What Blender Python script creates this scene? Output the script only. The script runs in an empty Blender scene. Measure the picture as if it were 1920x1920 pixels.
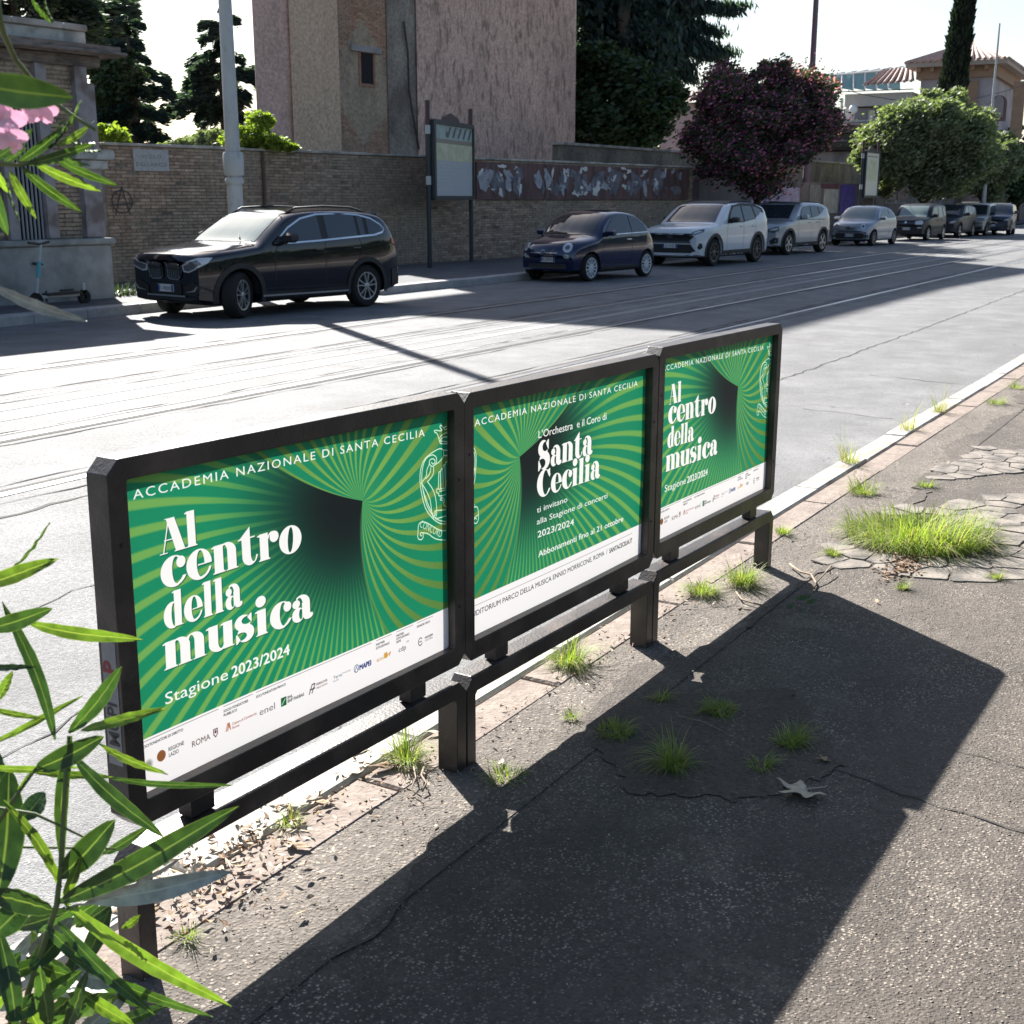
import bpy, bmesh, math, random
import numpy as np
from mathutils import Vector, Matrix
from mathutils.bvhtree import BVHTree

# ------------------------------------------------------------------ camera, world, sun
S = bpy.context.scene
COL = S.collection
F_PX, PITCH, ROLL, YAW, EYE = 2331.9, 0.2464, -0.0002, 0.5447, 1.6324
fw = Vector((math.cos(YAW)*math.cos(PITCH), math.sin(YAW)*math.cos(PITCH), -math.sin(PITCH)))
rt0 = Vector((math.sin(YAW), -math.cos(YAW), 0.0))
up0 = rt0.cross(fw)
rt = rt0*math.cos(ROLL) + up0*math.sin(ROLL)
up = up0*math.cos(ROLL) - rt0*math.sin(ROLL)
CAM = Vector((0, 0, EYE))
cd = bpy.data.cameras.new('camera')
co = bpy.data.objects.new('camera', cd); COL.objects.link(co)
co.matrix_world = Matrix(((rt.x, up.x, -fw.x, CAM.x), (rt.y, up.y, -fw.y, CAM.y), (rt.z, up.z, -fw.z, CAM.z), (0, 0, 0, 1)))
cd.sensor_width = 36.0; cd.lens = F_PX/1920*36.0
cd.clip_start = 0.05; cd.clip_end = 3000
cd.dof.use_dof = True; cd.dof.focus_distance = 3.4; cd.dof.aperture_fstop = 16.0
S.camera = co
S.render.resolution_x = S.render.resolution_y = 1024

SUN = Vector((0.7805, 1.0802, 1.0)).normalized()       # towards the sun
w = bpy.data.worlds.new('World'); S.world = w; w.use_nodes = True
nt = w.node_tree; bg = nt.nodes['Background']
sky = nt.nodes.new('ShaderNodeTexSky'); sky.sky_type = 'NISHITA'; sky.sun_disc = False
sky.sun_elevation = math.asin(SUN.z)
sky.sun_rotation = math.atan2(SUN.x, SUN.y)
sky.air_density = 1.0; sky.dust_density = 1.5; sky.ozone_density = 1.2; sky.altitude = 40
nt.links.new(sky.outputs[0], bg.inputs[0]); bg.inputs[1].default_value = 0.052
ld = bpy.data.lights.new('sun', 'SUN'); ld.energy = 5.0; ld.angle = math.radians(0.5); ld.color = (1.0, 0.965, 0.91)
lo = bpy.data.objects.new('sun', ld); COL.objects.link(lo)
lo.rotation_euler = SUN.to_track_quat('Z', 'Y').to_euler()
S.view_settings.view_transform = 'Standard'; S.view_settings.look = 'None'
S.view_settings.gamma = 1.0; S.view_settings.use_curve_mapping = False
S.view_settings.exposure = 1.68
S.render.engine = 'CYCLES'

ZR = -0.10                                              # road surface
def ray(px, py):
    return (fw*F_PX + rt*(px-960) - up*(py-960)).normalized()
def at_z(px, py, z=0.0):
    d = ray(px, py); return CAM + d*((z-CAM.z)/d.z)
def at_y(px, py, Y):
    d = ray(px, py); return CAM + d*(Y/d.y)
def at_d(px, py, depth):
    d = ray(px, py); return CAM + d*(depth/d.dot(fw))

# ------------------------------------------------------------------ helpers
def tag(o, label=None, cat=None, group=None, kind=None):
    if label: o['label'] = label
    if cat: o['category'] = cat
    if group: o['group'] = group
    if kind: o['kind'] = kind
    return o
def empty(name, loc, label=None, cat=None, group=None, rz=0.0):
    o = bpy.data.objects.new(name, None); COL.objects.link(o)
    o.location = loc; o.rotation_euler = (0, 0, rz); o.empty_display_size = 0.1
    return tag(o, label, cat, group)
def link(name, me, mats, parent=None, loc=None):
    if not isinstance(mats, (list, tuple)): mats = [mats]
    if len(me.materials) == 0:
        for m in mats: me.materials.append(m)
    o = bpy.data.objects.new(name, me); COL.objects.link(o)
    if parent is not None: o.parent = parent
    if loc is not None: o.location = loc
    return o
class MB:
    def __init__(s): s.v = []; s.f = []; s.mi = []
    def add(s, vs, fs, mi=0):
        b = len(s.v); s.v += [tuple(v) for v in vs]
        s.f += [tuple(b+i for i in f) for f in fs]; s.mi += [mi]*len(fs); return s
    def box(s, x0, x1, y0, y1, z0, z1, mi=0, M=None):
        vs = [Vector(p) for p in ((x0,y0,z0),(x1,y0,z0),(x1,y1,z0),(x0,y1,z0),(x0,y0,z1),(x1,y0,z1),(x1,y1,z1),(x0,y1,z1))]
        if M is not None: vs = [M @ v for v in vs]
        return s.add(vs, [(0,3,2,1),(4,5,6,7),(0,1,5,4),(1,2,6,5),(2,3,7,6),(3,0,4,7)], mi)
    def bevbox(s, x0, x1, y0, y1, z0, z1, b=0.01, mi=0, M=None):
        vs = []
        for (zz, i) in ((z0, b), (z0+b, 0), (z1-b, 0), (z1, b)):
            for (x, y) in ((x0+i, y0+i), (x1-i, y0+i), (x1-i, y1-i), (x0+i, y1-i)): vs.append(Vector((x, y, zz)))
        if M is not None: vs = [M @ v for v in vs]
        fs = [(0,3,2,1), (12,13,14,15)]
        for k in range(3):
            for j in range(4):
                a = 4*k+j; c = 4*k+(j+1) % 4; fs.append((a, c, c+4, a+4))
        return s.add(vs, fs, mi)
    def tube(s, pts, r, n=8, mi=0, cap=True):
        pts = [Vector(p) for p in pts]
        if not isinstance(r, (list, tuple)): r = [r]*len(pts)
        vs = []; ref = None
        for i, p in enumerate(pts):
            t = (pts[min(i+1, len(pts)-1)]-pts[max(i-1, 0)]).normalized()
            if ref is None: ref = Vector((0,0,1)) if abs(t.z) < .9 else Vector((1,0,0))
            a = (ref - t*ref.dot(t)).normalized(); b = t.cross(a); ref = a
            for k in range(n):
                q = 2*math.pi*k/n; vs.append(p+(a*math.cos(q)+b*math.sin(q))*r[i])
        fs = []
        for i in range(len(pts)-1):
            for k in range(n):
                a = i*n+k; b = i*n+(k+1) % n; fs.append((a, b, b+n, a+n))
        if cap: fs += [tuple(range(n-1, -1, -1)), tuple(range((len(pts)-1)*n, len(pts)*n))]
        return s.add(vs, fs, mi)
    def prism(s, poly, d0, d1, axis='y', mi=0):
        """poly in the plane perpendicular to axis, extruded d0..d1"""
        def P(a, b, d): return {'y': (a, d, b), 'x': (d, a, b), 'z': (a, b, d)}[axis]
        n = len(poly)
        vs = [P(a, b, d0) for a, b in poly]+[P(a, b, d1) for a, b in poly]
        fs = [tuple(range(n-1, -1, -1)), tuple(range(n, 2*n))]+[(i, (i+1) % n, n+(i+1) % n, n+i) for i in range(n)]
        return s.add(vs, fs, mi)
    def ring(s, outer, inner, d0, d1, mi=0):
        """frame: outer and inner loops (same count) in xz, extruded in y"""
        n = len(outer)
        vs = [(a, d0, b) for a, b in outer]+[(a, d0, b) for a, b in inner]+[(a, d1, b) for a, b in outer]+[(a, d1, b) for a, b in inner]
        fs = []
        for i in range(n):
            j = (i+1) % n
            fs += [(i, j, n+j, n+i), (2*n+j, 2*n+i, 3*n+i, 3*n+j), (j, i, 2*n+i, 2*n+j), (n+i, n+j, 3*n+j, 3*n+i)]
        return s.add(vs, fs, mi)
    def lathe(s, prof, axis='z', n=20, c=(0,0,0), mi=0):
        vs = []; m = len(prof)
        for k in range(n):
            q = 2*math.pi*k/n; cc, ss = math.cos(q), math.sin(q)
            for r_, h in prof:
                if axis == 'z': vs.append((c[0]+r_*cc, c[1]+r_*ss, c[2]+h))
                elif axis == 'y': vs.append((c[0]+r_*cc, c[1]+h, c[2]+r_*ss))
                else: vs.append((c[0]+h, c[1]+r_*cc, c[2]+r_*ss))
        fs = []
        for k in range(n):
            for i in range(m-1):
                a = k*m+i; b = ((k+1) % n)*m+i; fs.append((a, b, b+1, a+1))
        return s.add(vs, fs, mi)
    def build(s, name, mats, parent=None, smooth=False, fix=True, loc=None):
        me = bpy.data.meshes.new(name); me.from_pydata(s.v, [], s.f)
        if max(s.mi, default=0) > 0: me.polygons.foreach_set('material_index', s.mi)
        if fix:
            bm = bmesh.new(); bm.from_mesh(me); bmesh.ops.recalc_face_normals(bm, faces=bm.faces); bm.to_mesh(me); bm.free()
        if smooth: me.polygons.foreach_set('use_smooth', [True]*len(me.polygons))
        if smooth == 'auto':
            me.set_sharp_from_angle(angle=math.radians(35))
        return link(name, me, mats, parent, loc)
def np_mesh(name, V, F, mats, parent=None, smooth=False, mi=None):
    """V (n,3) array, F (m,k) array of same-size faces"""
    me = bpy.data.meshes.new(name); V = np.asarray(V, np.float32); F = np.asarray(F, np.int32)
    me.vertices.add(len(V)); me.vertices.foreach_set('co', V.ravel())
    m, k = F.shape
    me.loops.add(m*k); me.loops.foreach_set('vertex_index', F.ravel())
    me.polygons.add(m); me.polygons.foreach_set('loop_start', np.arange(0, m*k, k, dtype=np.int32))
    if mi is not None: me.polygons.foreach_set('material_index', np.asarray(mi, np.int32))
    if smooth: me.polygons.foreach_set('use_smooth', np.ones(m, bool))
    me.update(calc_edges=True); me.validate()
    return link(name, me, mats, parent)

# ------------------------------------------------------------------ materials
def mat(name, col=(.5,.5,.5), rough=.6, spec=.5, metal=0.0, var=0.0, vscale=8.0, bump=0.0, bscale=60.0, dark=None,
        dscale=2.0, dlo=.45, dhi=.65, coat=0.0, stretch=None):
    """principled with optional broken-up colour, patches of a second colour and bump, in object/world space"""
    m = bpy.data.materials.new(name); m.use_nodes = True; N = m.node_tree; L = N.links
    p = N.nodes['Principled BSDF']
    p.inputs['Base Color'].default_value = (*col, 1); p.inputs['Roughness'].default_value = rough
    p.inputs['Specular IOR Level'].default_value = spec; p.inputs['Metallic'].default_value = metal
    if coat: p.inputs['Coat Weight'].default_value = coat; p.inputs['Coat Roughness'].default_value = .04
    geo = N.nodes.new('ShaderNodeNewGeometry')
    vec = geo.outputs['Position']
    if stretch:
        mp = N.nodes.new('ShaderNodeMapping'); mp.inputs['Scale'].default_value = stretch; L.new(vec, mp.inputs[0]); vec = mp.outputs[0]
    last = None
    if var:
        n = N.nodes.new('ShaderNodeTexNoise'); n.inputs['Scale'].default_value = vscale; n.inputs['Detail'].default_value = 6
        n.inputs['Roughness'].default_value = .65
        L.new(vec, n.inputs['Vector'])
        r = N.nodes.new('ShaderNodeValToRGB'); e = r.color_ramp.elements
        e[0].position = .3; e[1].position = .7
        e[0].color = (*[max(0, c*(1-var)) for c in col], 1); e[1].color = (*[min(1, c*(1+var)) for c in col], 1)
        L.new(n.outputs['Fac'], r.inputs[0]); last = r.outputs[0]
    if dark:
        n2 = N.nodes.new('ShaderNodeTexNoise'); n2.inputs['Scale'].default_value = dscale; n2.inputs['Detail'].default_value = 8
        L.new(vec, n2.inputs['Vector'])
        mr = N.nodes.new('ShaderNodeMapRange'); mr.inputs[1].default_value = dlo; mr.inputs[2].default_value = dhi
        L.new(n2.outputs['Fac'], mr.inputs[0])
        mx = N.nodes.new('ShaderNodeMix'); mx.data_type = 'RGBA'
        L.new(mr.outputs[0], mx.inputs[0])
        if last: L.new(last, mx.inputs[6])
        else: mx.inputs[6].default_value = (*col, 1)
        mx.inputs[7].default_value = (*dark, 1); last = mx.outputs[2]
    if last: L.new(last, p.inputs['Base Color'])
    if bump:
        nb = N.nodes.new('ShaderNodeTexNoise'); nb.inputs['Scale'].default_value = bscale; nb.inputs['Detail'].default_value = 5
        L.new(vec, nb.inputs['Vector'])
        b = N.nodes.new('ShaderNodeBump'); b.inputs['Strength'].default_value = min(1, bump); b.inputs['Distance'].default_value = .01*max(1, bump)
        L.new(nb.outputs['Fac'], b.inputs['Height']); L.new(b.outputs[0], p.inputs['Normal'])
    m['p'] = 1
    return m
def pin(m): return m.node_tree.nodes['Principled BSDF']
def leafmat(name, c1, c2, trans=.35, rough=.5, vs=3.0, spec=.3):
    """leaf: front colour varied leaf by leaf, light comes through"""
    m = bpy.data.materials.new(name); m.use_nodes = True; N = m.node_tree; L = N.links
    p = N.nodes['Principled BSDF']; p.inputs['Roughness'].default_value = rough; p.inputs['Specular IOR Level'].default_value = spec
    g = N.nodes.new('ShaderNodeNewGeometry')
    r = N.nodes.new('ShaderNodeValToRGB'); e = r.color_ramp.elements
    e[0].color = (*c1, 1); e[1].color = (*c2, 1)
    L.new(g.outputs['Random Per Island'], r.inputs[0])
    L.new(r.outputs[0], p.inputs['Base Color'])
    t = N.nodes.new('ShaderNodeBsdfTranslucent')
    hs = N.nodes.new('ShaderNodeMix'); hs.data_type = 'RGBA'; hs.blend_type = 'MULTIPLY'; hs.inputs[0].default_value = 1
    L.new(r.outputs[0], hs.inputs[6]); hs.inputs[7].default_value = (.95, 1.1, .42, 1)
    gm = N.nodes.new('ShaderNodeMix'); gm.data_type = 'RGBA'; gm.blend_type = 'ADD'; gm.inputs[0].default_value = 1
    L.new(hs.outputs[2], gm.inputs[6]); L.new(hs.outputs[2], gm.inputs[7])
    L.new(gm.outputs[2], t.inputs[0])
    mx = N.nodes.new('ShaderNodeMixShader'); mx.inputs[0].default_value = trans
    L.new(p.outputs[0], mx.inputs[1]); L.new(t.outputs[0], mx.inputs[2])
    L.new(mx.outputs[0], N.nodes['Material Output'].inputs[0])
    return m
R = random.Random(7)
NR = np.random.default_rng(11)
# ------------------------------------------------------------------ printed posters (flat print drawn in code)
PW, PH = 1.136, 0.690
def text_tris(body, size, bold=0.0, sx=1.0, space=1.0):
    cu = bpy.data.curves.new('t', 'FONT'); cu.body = body; cu.size = size; cu.offset = bold*size; cu.space_character = space
    cu.resolution_u = 3
    ob = bpy.data.objects.new('t', cu); COL.objects.link(ob)
    dg = bpy.context.evaluated_depsgraph_get()
    me = bpy.data.meshes.new_from_object(ob.evaluated_get(dg)); me.calc_loop_triangles()
    V = np.array([v.co[:2] for v in me.vertices], float).reshape(-1, 2); V[:, 0] *= sx
    T = np.array([t.vertices[:] for t in me.loop_triangles], int).reshape(-1, 3)
    bpy.data.objects.remove(ob); bpy.data.curves.remove(cu); bpy.data.meshes.remove(me)
    return V, T
class Canvas:
    def __init__(s, W, H, px):
        s.W, s.H = W, H; s.w = int(W*px); s.h = int(H*px); s.px = px
        s.rgb = np.zeros((s.h, s.w, 3), np.float32)
        s.U, s.V = np.meshgrid((np.arange(s.w)+.5)/px, (np.arange(s.h)+.5)/px)
    def blend(s, mask, col):
        mask = mask[..., None]; s.rgb[:] = s.rgb*(1-mask)+np.array(col, np.float32)*mask
    def tris(s, V, T, col, ss=3, alpha=1.0):
        """paint triangles with supersampling; V in metres"""
        lo = V.min(0)-.002; hi = V.max(0)+.002
        x0 = max(0, int(lo[0]*s.px)); x1 = min(s.w, int(hi[0]*s.px)+1); y0 = max(0, int(lo[1]*s.px)); y1 = min(s.h, int(hi[1]*s.px)+1)
        if x1 <= x0 or y1 <= y0: return
        M = np.zeros(((y1-y0)*ss, (x1-x0)*ss), bool)
        P = (V*s.px-np.array([x0, y0]))*ss
        for t in T:
            a, b, c = P[list(t)]
            ax0 = max(0, int(min(a[0], b[0], c[0]))); ax1 = min(M.shape[1], int(max(a[0], b[0], c[0]))+2)
            ay0 = max(0, int(min(a[1], b[1], c[1]))); ay1 = min(M.shape[0], int(max(a[1], b[1], c[1]))+2)
            if ax1 <= ax0 or ay1 <= ay0: continue
            X, Y = np.meshgrid(np.arange(ax0, ax1)+.5, np.arange(ay0, ay1)+.5)
            e = lambda p, q: (q[0]-p[0])*(Y-p[1])-(q[1]-p[1])*(X-p[0])
            e1, e2, e3 = e(a, b), e(b, c), e(c, a)
            M[ay0:ay1, ax0:ax1] |= ((e1 >= 0) & (e2 >= 0) & (e3 >= 0)) | ((e1 <= 0) & (e2 <= 0) & (e3 <= 0))
        m = M.reshape(y1-y0, ss, x1-x0, ss).mean((1, 3)).astype(np.float32)*alpha
        sub = s.rgb[y0:y1, x0:x1]; sub[:] = sub*(1-m[..., None])+np.array(col, np.float32)*m[..., None]
    def text(s, body, x0, x1, y, h, col, bold=0.0, space=1.0, cap=True, rise=0.0, rot=0.0, alpha=1.0):
        """fit a line of text between x0..x1, baseline y, capital height h"""
        V, T = text_tris(body, 1.0, 0.0, 1.0, space)
        if len(V) == 0: return
        lo = V.min(0); hi = V.max(0)
        V[:, 1] *= h/0.70
        V[:, 0] = (V[:, 0]-lo[0])*(x1-x0)/(hi[0]-lo[0])
        if rot:
            c, q = math.cos(rot), math.sin(rot); V = np.stack([V[:, 0]*c-V[:, 1]*q, V[:, 0]*q+V[:, 1]*c], 1)
        V[:, 0] += x0; V[:, 1] += y+(V[:, 0]-x0)*rise/(max(1e-6, x1-x0))
        n = len(V); b = bold*h*1.2
        if b > .0001:
            sh = [(-b, 0), (b, 0), (0, b*.6), (0, -b*.6)]
            V = np.concatenate([V+np.array(q) for q in sh]); T = np.concatenate([T+n*k for k in range(4)])
        s.tris(V, T, col, alpha=alpha)
    def line(s, pts, w, col):
        P = np.array(pts, float); vs = []; ts = []
        for a, b in zip(P[:-1], P[1:]):
            d = b-a; L_ = np.hypot(*d)
            if L_ < 1e-6: continue
            n = np.array([-d[1], d[0]])/L_*w/2; e = d/L_*w*.4; k = len(vs)
            vs += [a-e+n, a-e-n, b+e-n, b+e+n]; ts += [(k, k+1, k+2), (k, k+2, k+3)]
        s.tris(np.array(vs), ts, col)
    def rect(s, x0, x1, y0, y1, col):
        s.tris(np.array([(x0, y0), (x1, y0), (x1, y1), (x0, y1)], float), [(0, 1, 2), (0, 2, 3)], col)
    def image(s, name):
        im = bpy.data.images.new(name, s.w, s.h, alpha=False)
        A = np.ones((s.h, s.w, 4), np.float32); A[..., :3] = np.clip(s.rgb, 0, 1)
        im.pixels.foreach_set(A.ravel()); im.update(); im.pack(); return im
# --- fat-face display letters, built from ellipses, bars and polygons (x-height = 1)
def El(X, Y, cx, cy, rx, ry, a=0.0):
    c, s_ = math.cos(a), math.sin(a); x = (X-cx)*c+(Y-cy)*s_; y = -(X-cx)*s_+(Y-cy)*c
    return (x/rx)**2+(y/ry)**2 <= 1
def Rc(X, Y, x0, x1, y0, y1): return (X >= x0) & (X <= x1) & (Y >= y0) & (Y <= y1)
def Pg(X, Y, pts):
    ins = np.zeros(X.shape, bool); n = len(pts)
    for i in range(n):
        (x0, y0), (x1, y1) = pts[i], pts[(i+1) % n]
        if y0 == y1: continue
        c = ((y0 > Y) != (y1 > Y)) & (X < (x1-x0)*(Y-y0)/(y1-y0)+x0); ins ^= c
    return ins
SW = .40
def stem(X, Y, x, h, foot=True, flag=True):
    m = Rc(X, Y, x, x+SW, 0, h)
    if foot: m |= Rc(X, Y, x-.07, x+SW+.07, 0, .045) | Pg(X, Y, [(x-.03, .04), (x, .10), (x+SW, .10), (x+SW+.03, .04)])
    if flag: m |= Pg(X, Y, [(x+.02, h), (x-.10, h-.05), (x-.10, h-.09), (x+.02, h-.10)])
    return m
def arch(X, Y, x, w_):
    """shoulder from a stem at x to a right stem ending at x+w_"""
    m = Rc(X, Y, x+w_-SW, x+w_, 0, .72)
    o = El(X, Y, x+w_-SW-.02, .66, SW+.02, .36) & (Y > .6)
    i = El(X, Y, x+w_-SW-.12, .60, .13, .34)
    m |= (o & ~(i & (X < x+w_-SW))) & (X > x+w_-SW-.30)
    m |= Rc(X, Y, x+w_-SW-.07, x+w_+.07, 0, .045)
    return m
def g_l(X, Y): return stem(X, Y, .1, 1.45), .68
def g_i(X, Y): return stem(X, Y, .1, 1.0) | El(X, Y, .28, 1.32, .24, .22), .68
def g_n(X, Y): return stem(X, Y, .1, 1.0) | arch(X, Y, .5, .58), 1.22
def g_m(X, Y): return stem(X, Y, .1, 1.0) | arch(X, Y, .5, .58) | arch(X, Y, 1.08, .58), 1.80
def g_r(X, Y): return stem(X, Y, .1, 1.0) | El(X, Y, .80, .78, .22, .21) | (El(X, Y, .72, .72, .26, .28) & ~El(X, Y, .72, .68, .2, .25) & (Y > .75)), 1.04
def g_u(X, Y):
    m = Rc(X, Y, .1, .1+SW, .28, 1.0) | Rc(X, Y, .72, .72+SW, 0, 1.0)
    m |= (El(X, Y, .52, .33, .42, .36) & (Y < .4) & (X < .75)) & ~El(X, Y, .62, .40, .13, .33)
    m |= Rc(X, Y, 1.1, 1.18, 0, .05) | Pg(X, Y, [(.12, 1), (.0, .95), (.0, .90), (.12, .90)]) | Pg(X, Y, [(.74, 1), (.62, .95), (.62, .90), (.74, .90)])
    return m, 1.22
def g_o(X, Y): return El(X, Y, .58, .5, .56, .54) & ~El(X, Y, .58, .5, .13, .47, -.10), 1.18
def g_c(X, Y):
    m = El(X, Y, .56, .5, .54, .54) & ~El(X, Y, .66, .52, .17, .46) & ~Rc(X, Y, .66, 1.3, .28, .74)
    m &= ~((X > .72) & (Y < .5) & ~El(X, Y, .50, .48, .60, .52)) & ~((X > .70) & (Y < .5) & El(X, Y, .62, .58, .36, .5))
    return m | El(X, Y, .86, .76, .19, .20), 1.08
def g_e(X, Y):
    m = El(X, Y, .56, .5, .54, .54) & ~El(X, Y, .62, .52, .16, .46)
    m &= ~Rc(X, Y, .60, 1.3, .06, .46) | (El(X, Y, .56, .5, .54, .54) & ~El(X, Y, .64, .58, .38, .50) & (Y < .34))
    return m | Rc(X, Y, .50, 1.04, .46, .51), 1.14
def g_t(X, Y):
    m = Rc(X, Y, .16, .16+SW, .28, 1.0) | (El(X, Y, .52, .33, .36, .36) & (Y < .4)) & ~El(X, Y, .68, .44, .13, .36)
    m |= Pg(X, Y, [(.0, .95), (.56, 1.38), (.56, .95)]) | Rc(X, Y, .0, .78, .95, 1.0)
    m &= ~((X > .80) & (Y > .3) & (Y < .9))
    return m, .92
def g_a(X, Y):
    m = Rc(X, Y, .52, .52+SW, .12, .70) | (El(X, Y, .50, .66, .42, .38) & (Y > .55) & ~El(X, Y, .40, .60, .16, .34)) & (X > .25)
    m |= El(X, Y, .24, .72, .19, .17)
    m |= (El(X, Y, .32, .27, .30, .30)) & ~El(X, Y, .46, .27, .09, .21)
    m |= El(X, Y, .82, .12, .24, .15) & (Y < .2)
    return m, 1.10
def g_s(X, Y):
    m = El(X, Y, .40, .74, .36, .30) | El(X, Y, .52, .30, .38, .34)
    m &= ~El(X, Y, .60, .80, .25, .15) & ~El(X, Y, .30, .22, .26, .15)
    m |= Pg(X, Y, [(.10, .72), (.28, .46), (.86, .28), (.72, .52)])
    m |= Pg(X, Y, [(.74, 1.02), (.80, 1.02), (.80, .66), (.72, .74), (.60, .90)]) | Pg(X, Y, [(.08, -.03), (.14, -.03), (.28, .10), (.14, .34), (.08, .34)])
    return m, .98
def g_d(X, Y):
    m = Rc(X, Y, .62, .62+SW, 0, 1.45) | Pg(X, Y, [(.64, 1.45), (.52, 1.40), (.52, 1.36), (.64, 1.36)]) | Rc(X, Y, 1.0, 1.09, 0, .045)
    m |= (El(X, Y, .52, .5, .50, .54) & ~El(X, Y, .60, .5, .14, .46)) & (X < .64)
    return m, 1.16
def g_A(X, Y):
    m = Pg(X, Y, [(.34, 1.38), (.76, 1.38), (1.22, 0), (.76, 0)]) | Pg(X, Y, [(.40, 1.2), (.46, 1.2), (.17, 0), (.11, 0)])
    m |= Rc(X, Y, .2, .9, .50, .55) | Rc(X, Y, -.04, .34, 0, .045) | Rc(X, Y, .68, 1.30, 0, .045) | Rc(X, Y, .28, .76, 1.34, 1.38)
    return m, 1.30
def g_S(X, Y):
    m = El(X, Y, .50, 1.04, .45, .42) | El(X, Y, .66, .42, .50, .46)
    m &= ~El(X, Y, .72, 1.12, .28, .24) & ~El(X, Y, .40, .30, .34, .24)
    m |= Pg(X, Y, [(.10, 1.02), (.40, .66), (1.10, .40), (.92, .74)])
    m |= Pg(X, Y, [(.94, 1.44), (1.02, 1.44), (1.02, .92), (.90, 1.04), (.76, 1.26)]) | Pg(X, Y, [(.08, -.04), (.16, -.04), (.36, .14), (.16, .48), (.08, .48)])
    return m, 1.26
def g_C(X, Y):
    m = El(X, Y, .72, .70, .70, .74) & ~El(X, Y, .86, .71, .30, .66) & ~Rc(X, Y, .9, 1.6, .34, 1.05)
    m &= ~((X > .86) & (Y < .6) & El(X, Y, .82, .80, .46, .70))
    return m | Pg(X, Y, [(1.20, 1.42), (1.27, 1.42), (1.27, .92), (1.12, 1.06), (.98, 1.30)]), 1.40
GL = dict(l=g_l, i=g_i, n=g_n, m=g_m, r=g_r, u=g_u, o=g_o, c=g_c, e=g_e, t=g_t, a=g_a, s=g_s, d=g_d, A=g_A, S=g_S, C=g_C)
def word(cv, txt, x0, x1, y0, xh, col, rise=0.0, shadow=True):
    adv = []; z = np.zeros((1, 1))
    for ch in txt: adv.append(GL[ch](z, z)[1]*.97)
    k = (x1-x0)/sum(adv); ss = 3
    def paint(dx, dy, c, a):
        px0 = max(0, int((x0-.02)*cv.px)); px1 = min(cv.w, int((x1+.02)*cv.px)); py0 = max(0, int((y0-.03)*cv.px)); py1 = min(cv.h, int((y0+xh*1.6+.02)*cv.px))
        U, V = np.meshgrid((np.arange((px1-px0)*ss)+.5)/ss/cv.px+px0/cv.px-dx, (np.arange((py1-py0)*ss)+.5)/ss/cv.px+py0/cv.px-dy)
        M = np.zeros(U.shape, bool); x = x0
        for ch, ad in zip(txt, adv):
            yb = y0+rise*(x-x0)/(x1-x0)
            a0 = int((x-x0+.02-k*.3)*cv.px*ss); a1 = int((x-x0+.02+k*(ad+.3))*cv.px*ss); a0 = max(0, a0); a1 = min(U.shape[1], a1)
            M[:, a0:a1] |= GL[ch]((U[:, a0:a1]-x)/k, (V[:, a0:a1]-yb)/xh)[0]; x += ad*k
        m = M.reshape(py1-py0, ss, px1-px0, ss).mean((1, 3)).astype(np.float32)*a
        sub = cv.rgb[py0:py1, px0:px1]; sub[:] = sub*(1-m[..., None])+np.array(c, np.float32)*m[..., None]
    if shadow: paint(.0022, -.0022, (.05, .22, .14), .8)
    paint(0, 0, col, 1.0)
WHT = (.93, .92, .90); GRN = np.array((.10, .51, .36)); LIM = np.array((.50, .66, .31)); DRK = np.array((.085, .115, .12))
def rays(cv, mirror=False):
    U = (1.058-cv.U) if mirror else cv.U; V = cv.V
    dx, dy = U-.768, V-.50; r = np.hypot(dx, dy); th = np.degrees(np.arctan2(dy, dx))
    lo = -103+66*np.minimum(r, .6); hi = 164-24*np.minimum(r, .8)
    sm = lambda a, b, x: (lambda t: t*t*(3-2*t))(np.clip((x-a)/(b-a), 0, 1))
    s_ = (th-lo)/(hi-lo); outer = sm(-.006/np.maximum(r, .05)*.3, .006/np.maximum(r, .05)*.3, s_)*sm(-.002, .002, 1-s_)
    am = .15+.82*np.exp(-r/.17)
    ph = 25*(s_+am*np.sin(2*math.pi*s_)/(2*math.pi))
    st = .5+.5*np.cos(2*math.pi*ph); sw = sm(.54, .84, st)*.9
    bright = 1-.25*sm(.0, .5, r)
    g = GRN[None, None]*(.96+.10*sm(.1, .8, r))[..., None]; lm = LIM[None, None]*(bright*1.0)[..., None]
    edge = sm(.14, .02, r)[..., None]*.35
    co_ = g*(1-sw[..., None])+lm*sw[..., None]; co_ = co_*(1-edge)+(GRN*.55+LIM*.45)*edge
    # funnel side
    dx2, dy2 = U-.70, V-.50; r2 = np.hypot(dx2, dy2); t2 = np.degrees(np.arctan2(dy2, dx2)) % 360
    t2 = t2+2.5*np.sin(r2*4)
    p2 = (t2-150)/5.3*(1+.0026*(t2-150)); si = sm(.50, .88, .5+.5*np.cos(2*math.pi*p2))
    rr = r2*(1.0+.30*np.maximum(0, np.cos(np.radians(t2-262))))
    fade = sm(.04, .50, rr)
    lif = sm(.16, .56, rr)
    gi = DRK*(1-fade[..., None])+GRN*fade[..., None]
    ci = gi*(1-(si*lif*.80)[..., None])+LIM*(si*lif*.80)[..., None]
    cv.rgb[:] = ci*(1-outer[..., None])+co_*outer[..., None]
H1 = [0]*9
def _hom(src, dst):
    A = []
    for (x, y), (u, v) in zip(src, dst):
        A.append([x, y, 1, 0, 0, 0, -u*x, -u*y, -u]); A.append([0, 0, 0, x, y, 1, -v*x, -v*y, -v])
    return np.linalg.svd(np.array(A, float))[2][-1].reshape(3, 3)
_D = [(0, .69), (1.136, .69), (1.136, 0), (0, 0)]
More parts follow.
